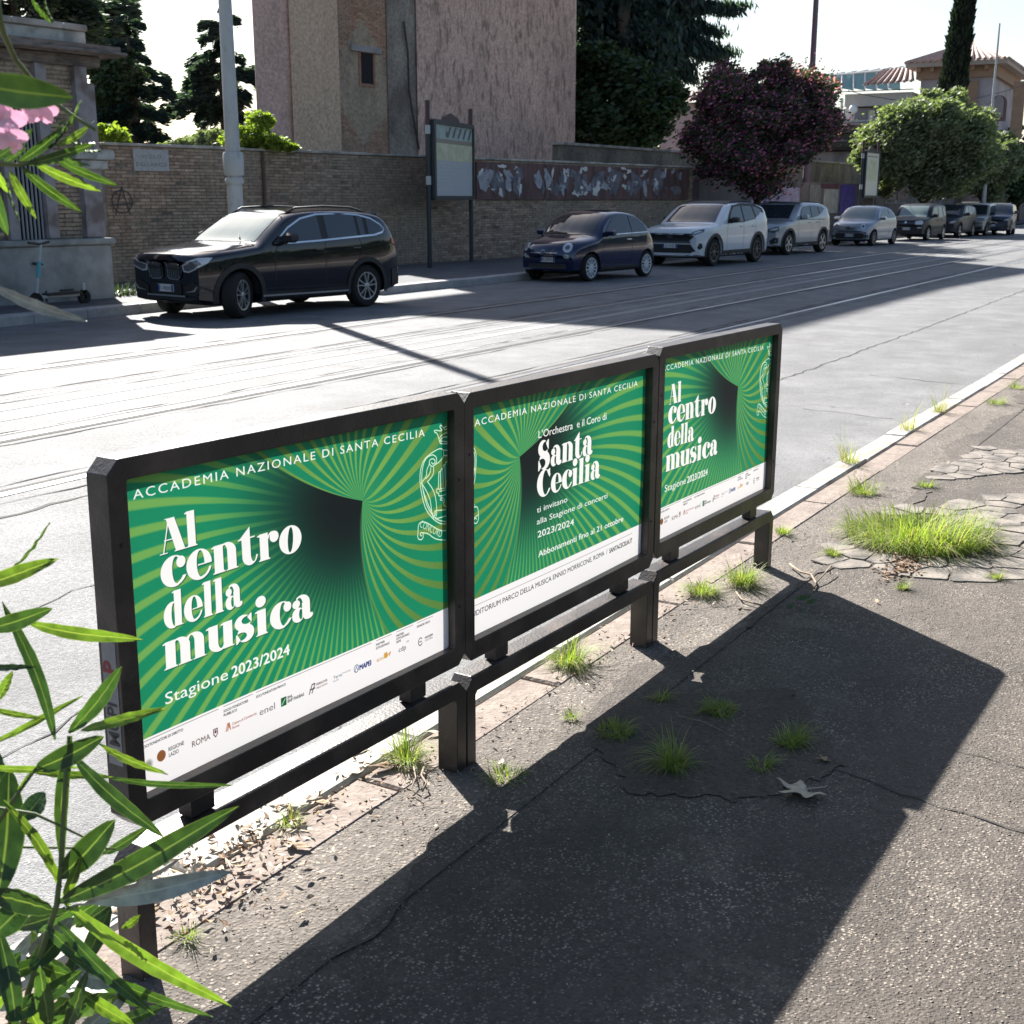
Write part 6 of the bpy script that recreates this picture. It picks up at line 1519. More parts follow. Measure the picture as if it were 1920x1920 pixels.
# ---- small round city car
def dress_500(s):
    abarth = s.s.get('abarth'); P_ = s.s['paint']
    w1 = [(1.18, .985), (1.42, 1.17), (1.66, 1.33), (1.90, 1.395), (2.22, 1.395), (2.26, 1.0)]; w2 = [(2.33, 1.0), (2.30, 1.39), (2.52, 1.33), (2.72, 1.23), (2.88, 1.10), (2.97, 1.03)]
    s.both('side_window', w1, C_glassx, .008); s.both('side_window', w2, C_glassx, .008)
    for vw in ('side', 'side2'): s.band('window_line', [(1.12, .972), (2.98, 1.01)], .016, C_chrome, .010, vw)
    s.windscreen(.95, 1.58, .64, .54, s.s.get('glass', C_glass))
    b = MB(); b.tube([(.98, -.3, 1.0), (1.2, -.05, 1.14)], .010, 5); b.build('wiper', C_trim, s.root)
    hlprism(s, 'headlight_ring', [(.57+.105*math.cos(k/8*math.pi), .725+.095*math.sin(k/8*math.pi)) for k in range(16)], C_chrome, .010, (1, -.25, 0)); hlprism(s, 'headlight', [(.57+.088*math.cos(k/8*math.pi), .725+.080*math.sin(k/8*math.pi)) for k in range(16)], C_lens, .016, (1, -.25, 0))
    hlprism(s, 'headlight_core', [(.57+.05*math.cos(k/6*math.pi), .725+.045*math.sin(k/6*math.pi)) for k in range(12)], C_lensd, .022, (1, -.25, 0))
    hlprism(s, 'fog_lamp', [(.56+.075*math.cos(k/6*math.pi), .545+.045*math.sin(k/6*math.pi)) for k in range(12)], C_lens, .014, (1, -.3, 0))
    s.band('nose_line', [(-.62, .80), (-.3, .805), (.3, .805), (.62, .80)], .008, C_trim, .006, 'front')
    if abarth:
        s.quad('lower_grille', -.58, .58, .27, .47, C_trim, .012, r=.06); s.band('nose_trim', [(-.26, .64), (.26, .64)], .028, C_chrome, .018, 'front'); s.ell('emblem', 0, .66, .055, .05, C_chrome, .022); s.plate(.40, txt='GA 613KT', w_=.38)
        for sd in (-1, 1): s.quad('bumper_vent', .60*sd, .70*sd, .30, .42, C_trim, .012)
    else:
        s.band('nose_trim', [(-.34, .615), (-.07, .615)], .020, C_chrome, .016, 'front'); s.band('nose_trim', [(.07, .615), (.34, .615)], .020, C_chrome, .016, 'front'); s.ell('emblem', 0, .625, .055, .05, C_lensd, .018); s.ell('emblem_ring', 0, .625, .062, .056, C_chrome, .014)
        s.quad('lower_grille', -.50, .50, .26, .38, C_trim, .012, r=.04); s.plate(.47, txt='FR 205WL', w_=.38)
    s.shut([[(1.12, .97), (1.10, .80), (1.14, .36), (2.20, .34)], [(2.29, 1.0), (2.34, .85), (2.32, .55), (2.20, .35)]]); s.handles((2.16,), .865, C_chrome)
    s.both('sill', [(1.05, .22), (2.6, .22), (2.6, .30), (1.05, .30)], P_ if abarth else C_trim, .010)
    s.mirrors(1.24, .97, P_ if not abarth else C_chrome, (.08, .1, .065))
    tl = [(3.32, .95), (3.44, .93), (3.48, .76), (3.34, .78)]; s.patch('tail_light', tl, 'side', C_red, .012); s.patch('tail_light', tl, 'side2', C_red, .012)
    s.quad('indicator', 0, 0, 0, 0, C_chrome) if False else None
S5 = dict(L=3.55, W=1.63, H=1.49, zb=.20, wx=(.70, 3.0), wr=.295, ar=.345, tw=.19, rimf=.74, spokes=12, spw=.030, paint=P_blue, rim=C_wcap, crown=.10, tumble=.34, bowf=.30,
    top=[(0, .58), (.03, .70), (.10, .79), (.30, .875), (.60, .93), (.84, .970), (.95, 1.01), (1.24, 1.25), (1.54, 1.43), (1.88, 1.49), (2.28, 1.485), (2.70, 1.41), (3.02, 1.24), (3.25, 1.04), (3.42, .88), (3.50, .75), (3.55, .55)],
    belt=[(0, .76), (1.0, .96), (2.2, .99), (3.1, 1.0), (3.55, .80)], dress=dress_500)
# ---- white SUV with black roof
def suv_common(s, wins, scr, body_roof=None):
    for w_ in wins: s.both('side_window', w_, C_glassx, .017)
    s.windscreen(*scr, C_glass)
def dress_rav(s):
    # black floating roof and pillars
    s.both('roof_pillar', [(1.62, 1.10), (1.78, 1.30), (2.08, 1.56), (2.7, 1.62), (3.5, 1.60), (3.95, 1.48), (4.02, 1.36), (3.70, 1.40), (3.40, 1.20), (2.6, 1.12)], C_trim, .011, sub=4)
    rf = [(2.02, -.66), (2.02, .66), (3.2, .68), (4.1, .60), (4.1, -.60), (3.2, -.68)]; s.patch('roof_panel', rf, 'top', C_trim, .012)
    suv_common(s, ([(1.76, 1.13), (1.98, 1.42), (2.18, 1.53), (2.58, 1.55), (2.62, 1.14)], [(2.70, 1.145), (2.66, 1.55), (3.25, 1.54), (3.38, 1.22)], [(3.46, 1.25), (3.34, 1.53), (3.58, 1.51), (3.86, 1.42), (3.62, 1.29)]), (1.24, 1.95, .74, .62))
    s.patch('grille', [(-.60, .86), (.60, .86), (.70, .80), (.56, .66), (-.56, .66), (-.70, .80)], 'front', C_trim, .014); s.band('grille_chin', [(-.60, .635), (.60, .635)], .05, C_lensd, .018, 'front'); s.ell('emblem', 0, .79, .09, .055, C_lensd, .022)
    s.patch('lower_grille', [(-.60, .58), (.60, .58), (.80, .36), (-.80, .36)], 'front', C_trim, .012); s.quad('skid_panel', -.62, .62, .27, .31, C_alloy, .02); s.plate(.54, txt='GC 931EF', w_=.42)
    hlprism(s, 'headlight', [(.66, .84), (.78, .82), (1.0, .90), (1.02, .97), (.86, .945), (.68, .88)], C_lensd, .012, (1, -.4, 0)); hlprism(s, 'headlight_core', [(.70, .86), (.78, .845), (.95, .91), (.86, .925)], C_lens, .02, (1, -.4, 0)); hlprism(s, 'fog_panel', [(.84, .50), (.90, .62), (.96, .60), (.98, .50), (.90, .44)], C_trim, .012, (1, -.4, 0))
    s.arch_trim(C_trim, .08, .014); s.both('sill', [(1.3, .25), (3.25, .25), (3.2, .40), (1.35, .40)], C_trim, .012)
    s.shut([[(1.70, 1.12), (1.62, .95), (1.64, .42)], [(2.66, 1.12), (2.66, .42)], [(3.42, 1.2), (3.44, .95), (3.3, .7)]]); s.mirrors(1.86, 1.13, C_trim); s.handles((2.50, 3.28), 1.02, s.s['paint'])
    for sd in (-1, 1): b = MB(); b.tube([(2.15, sd*.66, 1.60), (2.4, sd*.66, 1.685), (3.4, sd*.66, 1.68), (3.8, sd*.64, 1.60)], .018, 6); b.build('roof_rail', C_trim, s.root, smooth=True)
    tl = [(4.28, 1.12), (4.50, 1.10), (4.52, 1.0), (4.30, 1.02)]; s.patch('tail_light', tl, 'side', C_red, .012)
SR = dict(L=4.60, W=1.855, H=1.685, zb=.25, wx=(.93, 3.62), wr=.36, ar=.42, tw=.23, rimf=.68, spokes=5, vsp=True, paint=P_white, rim=mat('dark_alloy', (.12, .12, .125), .35, metal=.5), crown=.09, tumble=.28, bowf=.22,
    top=[(0, .84), (.03, .93), (.12, 1.0), (.45, 1.06), (.9, 1.10), (1.18, 1.13), (1.60, 1.40), (1.98, 1.61), (2.4, 1.67), (3.0, 1.68), (3.6, 1.655), (4.1, 1.57), (4.32, 1.40), (4.47, 1.15), (4.56, .95), (4.60, .70)],
    belt=[(0, .95), (1.2, 1.08), (2.6, 1.12), (4.0, 1.2), (4.6, 1.1)], dress=dress_rav)
def dress_xc(s):
    suv_common(s, ([(1.62, 1.12), (1.84, 1.38), (2.05, 1.50), (2.48, 1.53), (2.50, 1.13)], [(2.58, 1.135), (2.56, 1.53), (3.05, 1.52), (3.15, 1.20)], [(3.22, 1.24), (3.13, 1.51), (3.45, 1.49), (3.62, 1.42), (3.42, 1.30)]), (1.18, 1.86, .72, .61))
    s.both('window_surround', [(1.56, 1.10), (3.6, 1.10), (3.6, 1.075), (1.56, 1.085)], C_trim, .008)
    rf = [(1.95, -.62), (1.95, .62), (3.2, .66), (4.0, .56), (4.0, -.56), (3.2, -.66)]; s.patch('roof_panel', rf, 'top', C_trim, .006)
    s.patch('grille', [(-.34, .84), (.34, .84), (.37, .74), (.33, .60), (-.33, .60), (-.37, .74)], 'front', C_trim, .014); s.band('grille_bar', [(-.26, .64), (.26, .81)], .02, C_chrome, .02, 'front'); s.ell('emblem', 0, .72, .055, .055, C_chrome, .024)
    hlprism(s, 'headlight', [(.56, .82), (.80, .88), (.92, .90), (.92, .76), (.76, .70), (.56, .74)], C_lensd, .012, (1, -.4, 0)); hlprism(s, 'headlight_core', [(.58, .79), (.88, .84), (.82, .79), (.60, .765)], C_lens, .022, (1, -.4, 0))
    hlprism(s, 'bumper_vent', [(.62, .46), (.80, .56), (.92, .54), (.90, .38), (.66, .34)], C_trim, .012, (1, -.4, 0)); s.quad('lower_grille', -.5, .5, .34, .46, C_trim, .012, r=.03); s.plate(.52, txt='GF 340PV', w_=.4)
    s.arch_trim(C_trim, .07, .014); s.both('sill', [(1.3, .25), (3.1, .25), (3.05, .38), (1.3, .38)], C_trim, .012); s.shut([[(1.56, 1.1), (1.50, .95), (1.55, .42)], [(2.54, 1.1), (2.54, .42)], [(3.18, 1.18), (3.2, .95), (3.1, .7)]]); s.mirrors(1.74, 1.12, s.s['paint']); s.handles((2.4, 3.05), 1.0, s.s['paint'])
    for sd in (-1, 1): b = MB(); b.tube([(2.0, sd*.65, 1.57), (2.3, sd*.65, 1.655), (3.3, sd*.65, 1.65), (3.7, sd*.62, 1.58)], .017, 6); b.build('roof_rail', C_trim, s.root, smooth=True)
    tl = [(4.05, 1.40), (4.15, 1.36), (4.32, 1.0), (4.20, 1.0)]; s.patch('tail_light', tl, 'side', C_red, .012)
SV = dict(L=4.425, W=1.86, H=1.65, zb=.25, wx=(.86, 3.56), wr=.36, ar=.415, tw=.23, rimf=.68, spokes=5, paint=P_silver, rim=C_alloy, crown=.09, tumble=.28, bowf=.22,
    top=[(0, .82), (.03, .92), (.12, .99), (.45, 1.05), (.85, 1.09), (1.12, 1.12), (1.52, 1.38), (1.90, 1.58), (2.3, 1.645), (3.0, 1.65), (3.6, 1.62), (3.98, 1.53), (4.16, 1.36), (4.30, 1.12), (4.39, .92), (4.425, .68)],
    belt=[(0, .92), (1.2, 1.06), (2.6, 1.10), (3.9, 1.2), (4.4, 1.1)], dress=dress_xc)
def dress_panda(s):
    o = s.s.get('old')
    s.both('side_window', [(1.05, .96), (1.42, 1.36), (1.98, 1.42), (2.0, .96)], C_glassx, .008); s.both('side_window', [(2.08, .96), (2.06, 1.42), (2.62, 1.41), (2.72, .98)], C_glassx, .008); s.both('side_window', [(2.82, 1.02), (2.74, 1.38), (3.02, 1.36), (3.14, 1.04)], C_glassx, .008) if not o else None
    s.windscreen(.86, 1.36, .62, .57, C_glass2 if not o else C_glass)
    r = .05
    hlprism(s, 'headlight', [(.42, .68), (.70, .68), (.74, .72), (.74, .80), (.66, .84), (.44, .82), (.40, .78), (.40, .71)], C_lens if not o else C_lensd, .012, (1, -.3, 0)); s.band('nose_trim', [(-.35, .73), (.35, .73)], .03, C_lensd, .012, 'front'); s.ell('emblem', 0, .76, .05, .045, C_chrome, .018)
    s.quad('lower_grille', -.6, .6, .26, .44, C_trim, .012, r=.04); s.plate(.50, txt='EX 716CB', w_=.38); hlprism(s, 'fog_lamp', [(.50, .52), (.70, .52), (.70, .57), (.52, .57)], C_lens, .012, (1, -.3, 0))
    s.arch_trim(C_trim, .03, .008); s.both('side_moulding', [(1.1, .48), (2.7, .48), (2.7, .58), (1.1, .58)], C_trim, .010); s.shut([[(1.02, .95), (1.0, .5), (1.05, .32)], [(2.04, .95), (2.04, .32)], [(2.76, .95), (2.6, .5)]]); s.mirrors(1.12, .98, C_trim); s.handles((1.9, 2.6), .84, s.s['paint'])
    tl = [(3.48, 1.2), (3.58, 1.18), (3.60, .85), (3.50, .86)]; s.patch('tail_light', tl, 'side', C_red, .012)
SP = dict(L=3.65, W=1.64, H=1.55, zb=.22, wx=(.70, 3.0), wr=.30, ar=.35, tw=.185, rimf=.70, spokes=7, paint=P_dark, rim=C_alloy, crown=.07, tumble=.20, bowf=.24,
    top=[(0, .66), (.03, .80), (.10, .87), (.35, .93), (.70, .985), (.86, 1.02), (1.10, 1.26), (1.38, 1.47), (1.7, 1.535), (2.4, 1.55), (3.0, 1.53), (3.36, 1.48), (3.48, 1.3), (3.56, 1.0), (3.62, .8), (3.65, .6)],
    belt=[(0, .84), (.9, .93), (3.2, .97), (3.65, .9)], dress=dress_panda)
def place(spec, px, py, rz, label, scale=1.0, z=ZR, Y=None, name='parked_car', group='cars parked along the far kerb'):
    """front wheel contact point (street side) seen at px,py"""
    p = at_z(px, py, z); fx = spec['wx'][0]; off = Matrix.Rotation(rz, 3, 'Z') @ Vector((fx, -spec['W']/2+.06, 0))*scale
    return Car(spec, name, label, group, (p.x-off.x, p.y-off.y, z), rz, scale)
c1_ = place(SX, 452, 597, -.115, 'large black SUV with chrome window line and turned front wheels, parked nearest', 1.0)
c2_ = place(S5, 1106, 528, -.10, 'small round dark blue city car in the shade, white wheel covers', 1.0)
c3_ = place(SR, 1336, 499, -.07, 'pearl white SUV with black roof and black wheel arches', 1.0)
c4_ = place(SV, 1476, 478, -.09, 'silver SUV with dark roof behind the white SUV', 1.0)
SA = dict(S5); SA.update(paint=P_steel, abarth=True, rim=mat('grey_alloy', (.10, .10, .11), .4), glass=C_glass2)
c5_ = place(SA, 1636, 461, -.07, 'pale steel blue small round sporty car with silver nose trim', 1.0)
c6_ = place(SP, 1738, 451, -.05, 'dark boxy hatchback with rounded square headlights, next after the pale steel blue car', 1.0)
SQ = dict(SV); SQ.update(paint=P_navy)
c7_ = place(SQ, 1797, 446, -.04, 'nearly black hatchback in deep shade between the boxy hatchback and the old pale car', .9)
SO = dict(SP); SO.update(paint=P_grey, old=True, L=3.65, W=1.52, H=1.45)
c8_ = place(SO, 1848, 442, .0, 'old squarish grey car with a pale sunlit bonnet', 1.0)
SW_ = dict(SV); SW_.update(paint=P_vblue)
c9_ = place(SW_, 1893, 441, .10, 'blue grey car at the right edge with headlight glinting', .93, name='car', group='cars parked along the far kerb')
c10_ = place(dict(SQ), 1830, 428, .0, 'dark car half hidden behind the old grey car', .95)
# ------------------------------------------------------------------ foreground oleander, weeds, dead leaves
def big_leafmat(name, top, rib, trans, under):
    m = bpy.data.materials.new(name); m.use_nodes = True; N = m.node_tree; L = N.links
    p = N.nodes['Principled BSDF']; p.inputs['Roughness'].default_value = .38; p.inputs['Specular IOR Level'].default_value = .45
    at = N.nodes.new('ShaderNodeAttribute'); at.attribute_name = 'across'
    ab = N.nodes.new('ShaderNodeMath'); ab.operation = 'ABSOLUTE'; L.new(at.outputs['Fac'], ab.inputs[0])
    mr = N.nodes.new('ShaderNodeMapRange'); mr.inputs[1].default_value = .10; mr.inputs[2].default_value = .03; L.new(ab.outputs[0], mr.inputs[0])
    me_ = N.nodes.new('ShaderNodeMapRange'); me_.inputs[1].default_value = .90; me_.inputs[2].default_value = 1.0; me_.inputs[4].default_value = .7; L.new(ab.outputs[0], me_.inputs[0])
    mx_ = N.nodes.new('ShaderNodeMath'); mx_.operation = 'MAXIMUM'; L.new(mr.outputs[0], mx_.inputs[0]); L.new(me_.outputs[0], mx_.inputs[1])
    oi = N.nodes.new('ShaderNodeObjectInfo')
    r = N.nodes.new('ShaderNodeValToRGB'); r.color_ramp.elements[0].color = (*[c*.75 for c in top], 1); r.color_ramp.elements[1].color = (*[min(1, c*1.35) for c in top], 1); L.new(oi.outputs['Random'], r.inputs[0])
    n = N.nodes.new('ShaderNodeTexNoise'); n.inputs['Scale'].default_value = 55; n.inputs['Detail'].default_value = 8; g = N.nodes.new('ShaderNodeNewGeometry'); L.new(g.outputs['Position'], n.inputs['Vector'])
    m2 = N.nodes.new('ShaderNodeMapRange'); m2.inputs[1].default_value = .3; m2.inputs[2].default_value = .7; m2.inputs[3].default_value = .6; m2.inputs[4].default_value = 1.35; L.new(n.outputs['Fac'], m2.inputs[0])
    ml = N.nodes.new('ShaderNodeMix'); ml.data_type = 'RGBA'; ml.blend_type = 'MULTIPLY'; ml.inputs[0].default_value = 1; L.new(r.outputs[0], ml.inputs[6]); L.new(m2.outputs[0], ml.inputs[7])
    bf = N.nodes.new('ShaderNodeMix'); bf.data_type = 'RGBA'; L.new(g.outputs['Backfacing'], bf.inputs[0]); L.new(ml.outputs[2], bf.inputs[6]); bf.inputs[7].default_value = (*under, 1)
    rb = N.nodes.new('ShaderNodeMix'); rb.data_type = 'RGBA'; L.new(mx_.outputs[0], rb.inputs[0]); L.new(bf.outputs[2], rb.inputs[6]); rb.inputs[7].default_value = (*rib, 1)
    L.new(rb.outputs[2], p.inputs['Base Color'])
    t = N.nodes.new('ShaderNodeBsdfTranslucent'); tc = N.nodes.new('ShaderNodeMix'); tc.data_type = 'RGBA'; tc.blend_type = 'MULTIPLY'; tc.inputs[0].default_value = 1; L.new(rb.outputs[2], tc.inputs[6]); tc.inputs[7].default_value = (1.0, 1.0, .35, 1)
    tg = N.nodes.new('ShaderNodeMix'); tg.data_type = 'RGBA'; tg.blend_type = 'ADD'; tg.inputs[0].default_value = 1; L.new(tc.outputs[2], tg.inputs[6]); L.new(tc.outputs[2], tg.inputs[7]); L.new(tg.outputs[2], t.inputs[0])
    ms = N.nodes.new('ShaderNodeMixShader'); ms.inputs[0].default_value = trans; L.new(p.outputs[0], ms.inputs[1]); L.new(t.outputs[0], ms.inputs[2]); L.new(ms.outputs[0], N.nodes['Material Output'].inputs[0])
    return m
M_ol = big_leafmat('oleander_blade', (.030, .070, .020), (.15, .22, .07), .26, (.11, .15, .09))
M_ol2 = big_leafmat('oleander_blade_young', (.085, .15, .025), (.24, .31, .10), .40, (.17, .22, .11))
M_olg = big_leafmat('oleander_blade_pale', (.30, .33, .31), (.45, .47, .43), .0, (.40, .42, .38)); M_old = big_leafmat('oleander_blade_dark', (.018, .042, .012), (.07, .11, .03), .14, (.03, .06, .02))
M_stem = mat('oleander_stem', (.10, .13, .045), .6, .4, var=.2, vscale=30); M_twig = mat('dry_twig', (.26, .20, .14), .85, var=.3, vscale=40)
def leaf_obj(root, P0, P1, w_, m, sag=.06, roll=0.0, fold=.25, name='leaf'):
    P0 = Vector(P0); P1 = Vector(P1); L_ = (P1-P0).length; t = (P1-P0).normalized()
    view = ((P0+P1)/2-CAM).normalized(); s_ = t.cross(view).normalized(); n = s_.cross(t).normalized()
    s_ = (Matrix.Rotation(roll, 3, t) @ s_); n = (Matrix.Rotation(roll, 3, t) @ n)
    if n.dot(view) > 0: n = -n; s_ = -s_
    N_ = 12; V = []; A_ = []; Fc = []; cols = (-1, -.5, 0, .5, 1)
    for i in range(N_+1):
        u = i/N_; wd = w_/2*min(1, (math.sin(math.pi*min(1, u*.96+.03))**.62)*(1.0 if u < .5 else 1-.35*(u-.5)))
        if i == N_: wd = .0004
        if i == 0: wd = w_*.06
        c = P0+t*L_*u-Vector((0, 0, 1))*sag*L_*(u*u-u*.35)+n*math.sin(u*math.pi)*.04*L_+s_*.02*L_*math.sin(u*4)
        for a in cols: V.append(tuple(c+s_*wd*a+n*(abs(a)*fold*wd*.8)+n*.0015*math.sin(u*30+a*3))); A_.append(a)
        if i:
            for k in range(4): q = (i-1)*5+k; Fc.append((q, q+1, q+6, q+5))
    me = bpy.data.meshes.new(name); me.from_pydata(V, [], Fc); at = me.attributes.new('across', 'FLOAT', 'POINT'); at.data.foreach_set('value', A_)
    me.polygons.foreach_set('use_smooth', [True]*len(Fc)); return link(name, me, m, root)
def c3(a, b): return (a*.5053, 950+b*.5053)
def plant(name, label, base, lst, d0, conv, stems, ws=1.0):
    root = empty(name, (0, 0, 0), label, 'shrub')
    for e in lst:
        (a, b, c, d, w_), opt = e[:5], (e[5] if len(e) > 5 else {})
        p, q = conv(a, b), conv(c, d); dd = d0+opt.get('d', 0); s_ = dd/F_PX
        dt = opt.get('t', R.uniform(-.03, .05))
        leaf_obj(root, at_d(*p, dd), at_d(*q, dd+dt), w_*s_*ws, opt.get('m', M_ol), opt.get('sag', .03), opt.get('r', R.uniform(-.5, .5)))
    for pts, r0, r1 in stems:
        P_ = [at_d(*conv(a, b), d0+dz) for a, b, dz in pts]; b_ = MB(); n = len(P_); b_.tube(P_, [r0+(r1-r0)*i/(n-1) for i in range(n)], 8); b_.build('stem', M_stem, root, smooth=True)
    return root
Y_ = dict(m=M_ol2)
LOW = [(255,840,455,590,34,dict(r=.3)),(300,830,622,745,22,Y_),(275,930,605,1225,30,dict(r=.2)),(130,975,388,850,42,dict(r=.1)),(205,865,15,340,26,dict(r=.2)),(100,430,528,492,26,Y_),(-60,455,198,375,34,dict(r=.1)),
 (-80,295,218,192,32,Y_),(10,262,187,55,9,dict(r=.9)),(-40,885,310,700,14,Y_),(-60,600,132,594,14,{}),(-10,720,48,610,20,Y_),(-50,745,162,786,12,Y_),(-80,962,300,966,14,Y_),(60,1060,136,962,8,Y_),(120,985,420,1003,16,Y_),
 (400,1005,868,1033,13,dict(d=.05,r=.2)),(368,880,622,992,16,Y_),(265,850,222,1335,26,dict(r=.2,sag=0)),(215,1470,890,1108,48,dict(r=.0)),(240,1490,700,1285,20,dict(r=1.0,m=M_olg)),(310,1462,862,1352,44,dict(d=.06,r=.15,m=M_olg)),(235,1465,852,1852,32,Y_),  # narrow pale leaf stands for the sunlit half of the big leaf
 (215,1540,568,1885,26,{}),(215,1380,430,1158,52,dict(r=.1)),(228,1415,18,1078,22,Y_),(235,1450,305,1292,20,Y_),(452,1565,520,1516,16,Y_),(-10,1450,42,958,66,dict(r=0)),(70,1165,168,1060,40,dict(r=.1)),(200,1500,-60,1420,48,{}),
 (240,1655,785,1892,22,dict(r=.4)),(170,1560,430,1745,30,{}),(60,1930,0,1560,40,{}),(110,1720,252,1565,42,{}),(280,1790,500,1930,26,Y_),(-20,1745,175,1682,30,{}),(100,1850,305,1720,34,{}),(20,1900,200,1800,40,{}),(120,1960,380,1800,34,{}),
 (-40,1600,120,1440,54,{}),(60,1560,260,1500,30,dict(d=.1)),(330,1700,520,1860,22,dict(d=.08)),(380,1930,620,1850,26,dict(d=.1)),(-60,1230,60,1130,40,dict(d=.05)),(-80,1860,80,1650,46,{}),(180,1930,150,1700,36,{}),(240,1960,330,1720,30,{}),
 (0,1100,-20,880,26,dict(d=.06)),(280,1560,420,1470,24,dict(d=.12)),(380,1290,560,1180,18,dict(d=.14))]
for k in range(34):
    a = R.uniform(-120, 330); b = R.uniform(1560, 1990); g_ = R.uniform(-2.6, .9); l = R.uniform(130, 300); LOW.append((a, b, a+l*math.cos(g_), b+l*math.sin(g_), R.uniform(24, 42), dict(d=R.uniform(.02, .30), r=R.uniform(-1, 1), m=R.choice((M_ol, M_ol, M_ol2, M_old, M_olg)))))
plant('oleander_shrub', 'sunlit oleander shrub leaning in at the lower left, long narrow leaves', None, LOW, 1.42, c3,
 [([(60,2100,.05),(105,1800,.02),(210,1480,0),(225,1340,0),(240,1050,0),(255,850,.0)], .0042, .002), ([(-60,1250,0),(70,1058,0),(135,970,0)], .003, .0015), ([(-120,1100,0),(130,1140,0),(225,1185,0),(400,1270,.05)], .0022, .0012), ([(60,2100,.1),(20,1700,.05),(-60,1400,0)], .004, .003), ([(-80,1260,.02),(430,1270,.06)], .002, .0012)])
def c6(a, b): return (a*.2083, b*.2083)
UPL = [(-260,740,655,882,300,dict(r=.0,d=-.25,sag=.02,m=M_old)),(230,1480,855,1288,95,dict(r=.1)),(300,1460,905,1720,85,Y_),(480,1415,1055,1668,80,dict(r=.2)),(500,1400,815,1490,40,dict(r=.3)),(190,1500,728,1905,90,dict(r=.2)),(90,1540,318,1960,80,Y_),
 (-60,1500,92,1750,70,Y_),(-90,1600,62,2110,120,dict(r=.1)),(60,1600,170,1980,18,dict(r=.9)),(435,1335,738,895,34,dict(r=.8)),(450,1330,636,1060,26,dict(r=1.0)),(510,1310,805,1135,70,Y_),(500,1150,600,1068,20,{}),(-60,1440,300,1158,110,dict(r=.1)),
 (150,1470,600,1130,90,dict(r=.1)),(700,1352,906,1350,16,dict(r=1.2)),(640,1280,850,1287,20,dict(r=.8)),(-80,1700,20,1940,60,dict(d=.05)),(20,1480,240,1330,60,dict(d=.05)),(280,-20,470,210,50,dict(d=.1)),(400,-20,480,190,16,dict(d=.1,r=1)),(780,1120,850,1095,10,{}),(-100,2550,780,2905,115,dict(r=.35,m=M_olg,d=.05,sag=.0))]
plant('oleander_branch', 'oleander branch hanging in at the upper left with pink blossom', None, UPL, 1.18, c6,
 [([(-40,-60,-.1),(-5,180,-.1),(30,300,-.08),(140,540,-.05),(320,760,-.02),(500,930,0),(680,1060,0),(860,1170,.0)], .0034, .0016), ([(-120,1500,0),(0,1470,0),(150,1485,0),(280,1460,0)], .003, .0018), ([(280,1460,0),(430,1430,0)], .0018, .001)], .2083)
M_pet = leafmat('oleander_petal', (.72, .36, .46), (.90, .66, .72), .25, .6)
for _x in M_pet.node_tree.nodes:
    if _x.type == 'MIX' and _x.blend_type == 'MULTIPLY': _x.inputs[7].default_value = (.50, .38, .48, 1)
fl = empty('oleander_blossom', (0, 0, 0), 'pink oleander blossoms between the leaves at the upper left', 'flower')
def petal(root, c, d, w_, l, m):
    c = Vector(c); d = Vector(d).normalized(); v = (c-CAM).normalized(); s_ = d.cross(v).normalized(); n = s_.cross(d)
    V = []; Fc = []; N_ = 7
    for i in range(N_+1):
        u = i/N_; wd = w_*math.sin(min(1, .12+u*.8)*math.pi*.92)**.7*.5
        for k, a in enumerate((-1, -.5, 0, .5, 1)):
            V.append(tuple(c+d*l*(u-.08*abs(a)*u)+s_*wd*a+n*(.25*l*u*u*R.uniform(.6, 1.2)+.12*wd*math.sin(a*4+i))))
        if i:
            for k in range(4): q = (i-1)*5+k; Fc.append((q, q+1, q+6, q+5))
    me = bpy.data.meshes.new('petal'); me.from_pydata(V, [], Fc); me.polygons.foreach_set('use_smooth', [True]*len(Fc)); link('petal', me, m, root)
for (cx, cy, r, n, dd) in ((5, 225, 44, 8, 1.16), (14, 252, 34, 6, 1.13), (72, 200, 36, 7, 1.20), (56, 214, 20, 4, 1.19), (-6, 205, 34, 5, 1.18), (28, 275, 16, 3, 1.14)):
    for k in range(n):
        a = 6.283*k/n+R.uniform(-.3, .3); c = at_d(cx, cy, dd); e = at_d(cx+math.cos(a)*10, cy+math.sin(a)*10, dd+R.uniform(-.002, .003)); petal(fl, c, e-c, r*.75*dd/F_PX, r*R.uniform(.8, 1.1)*dd/F_PX, M_pet)
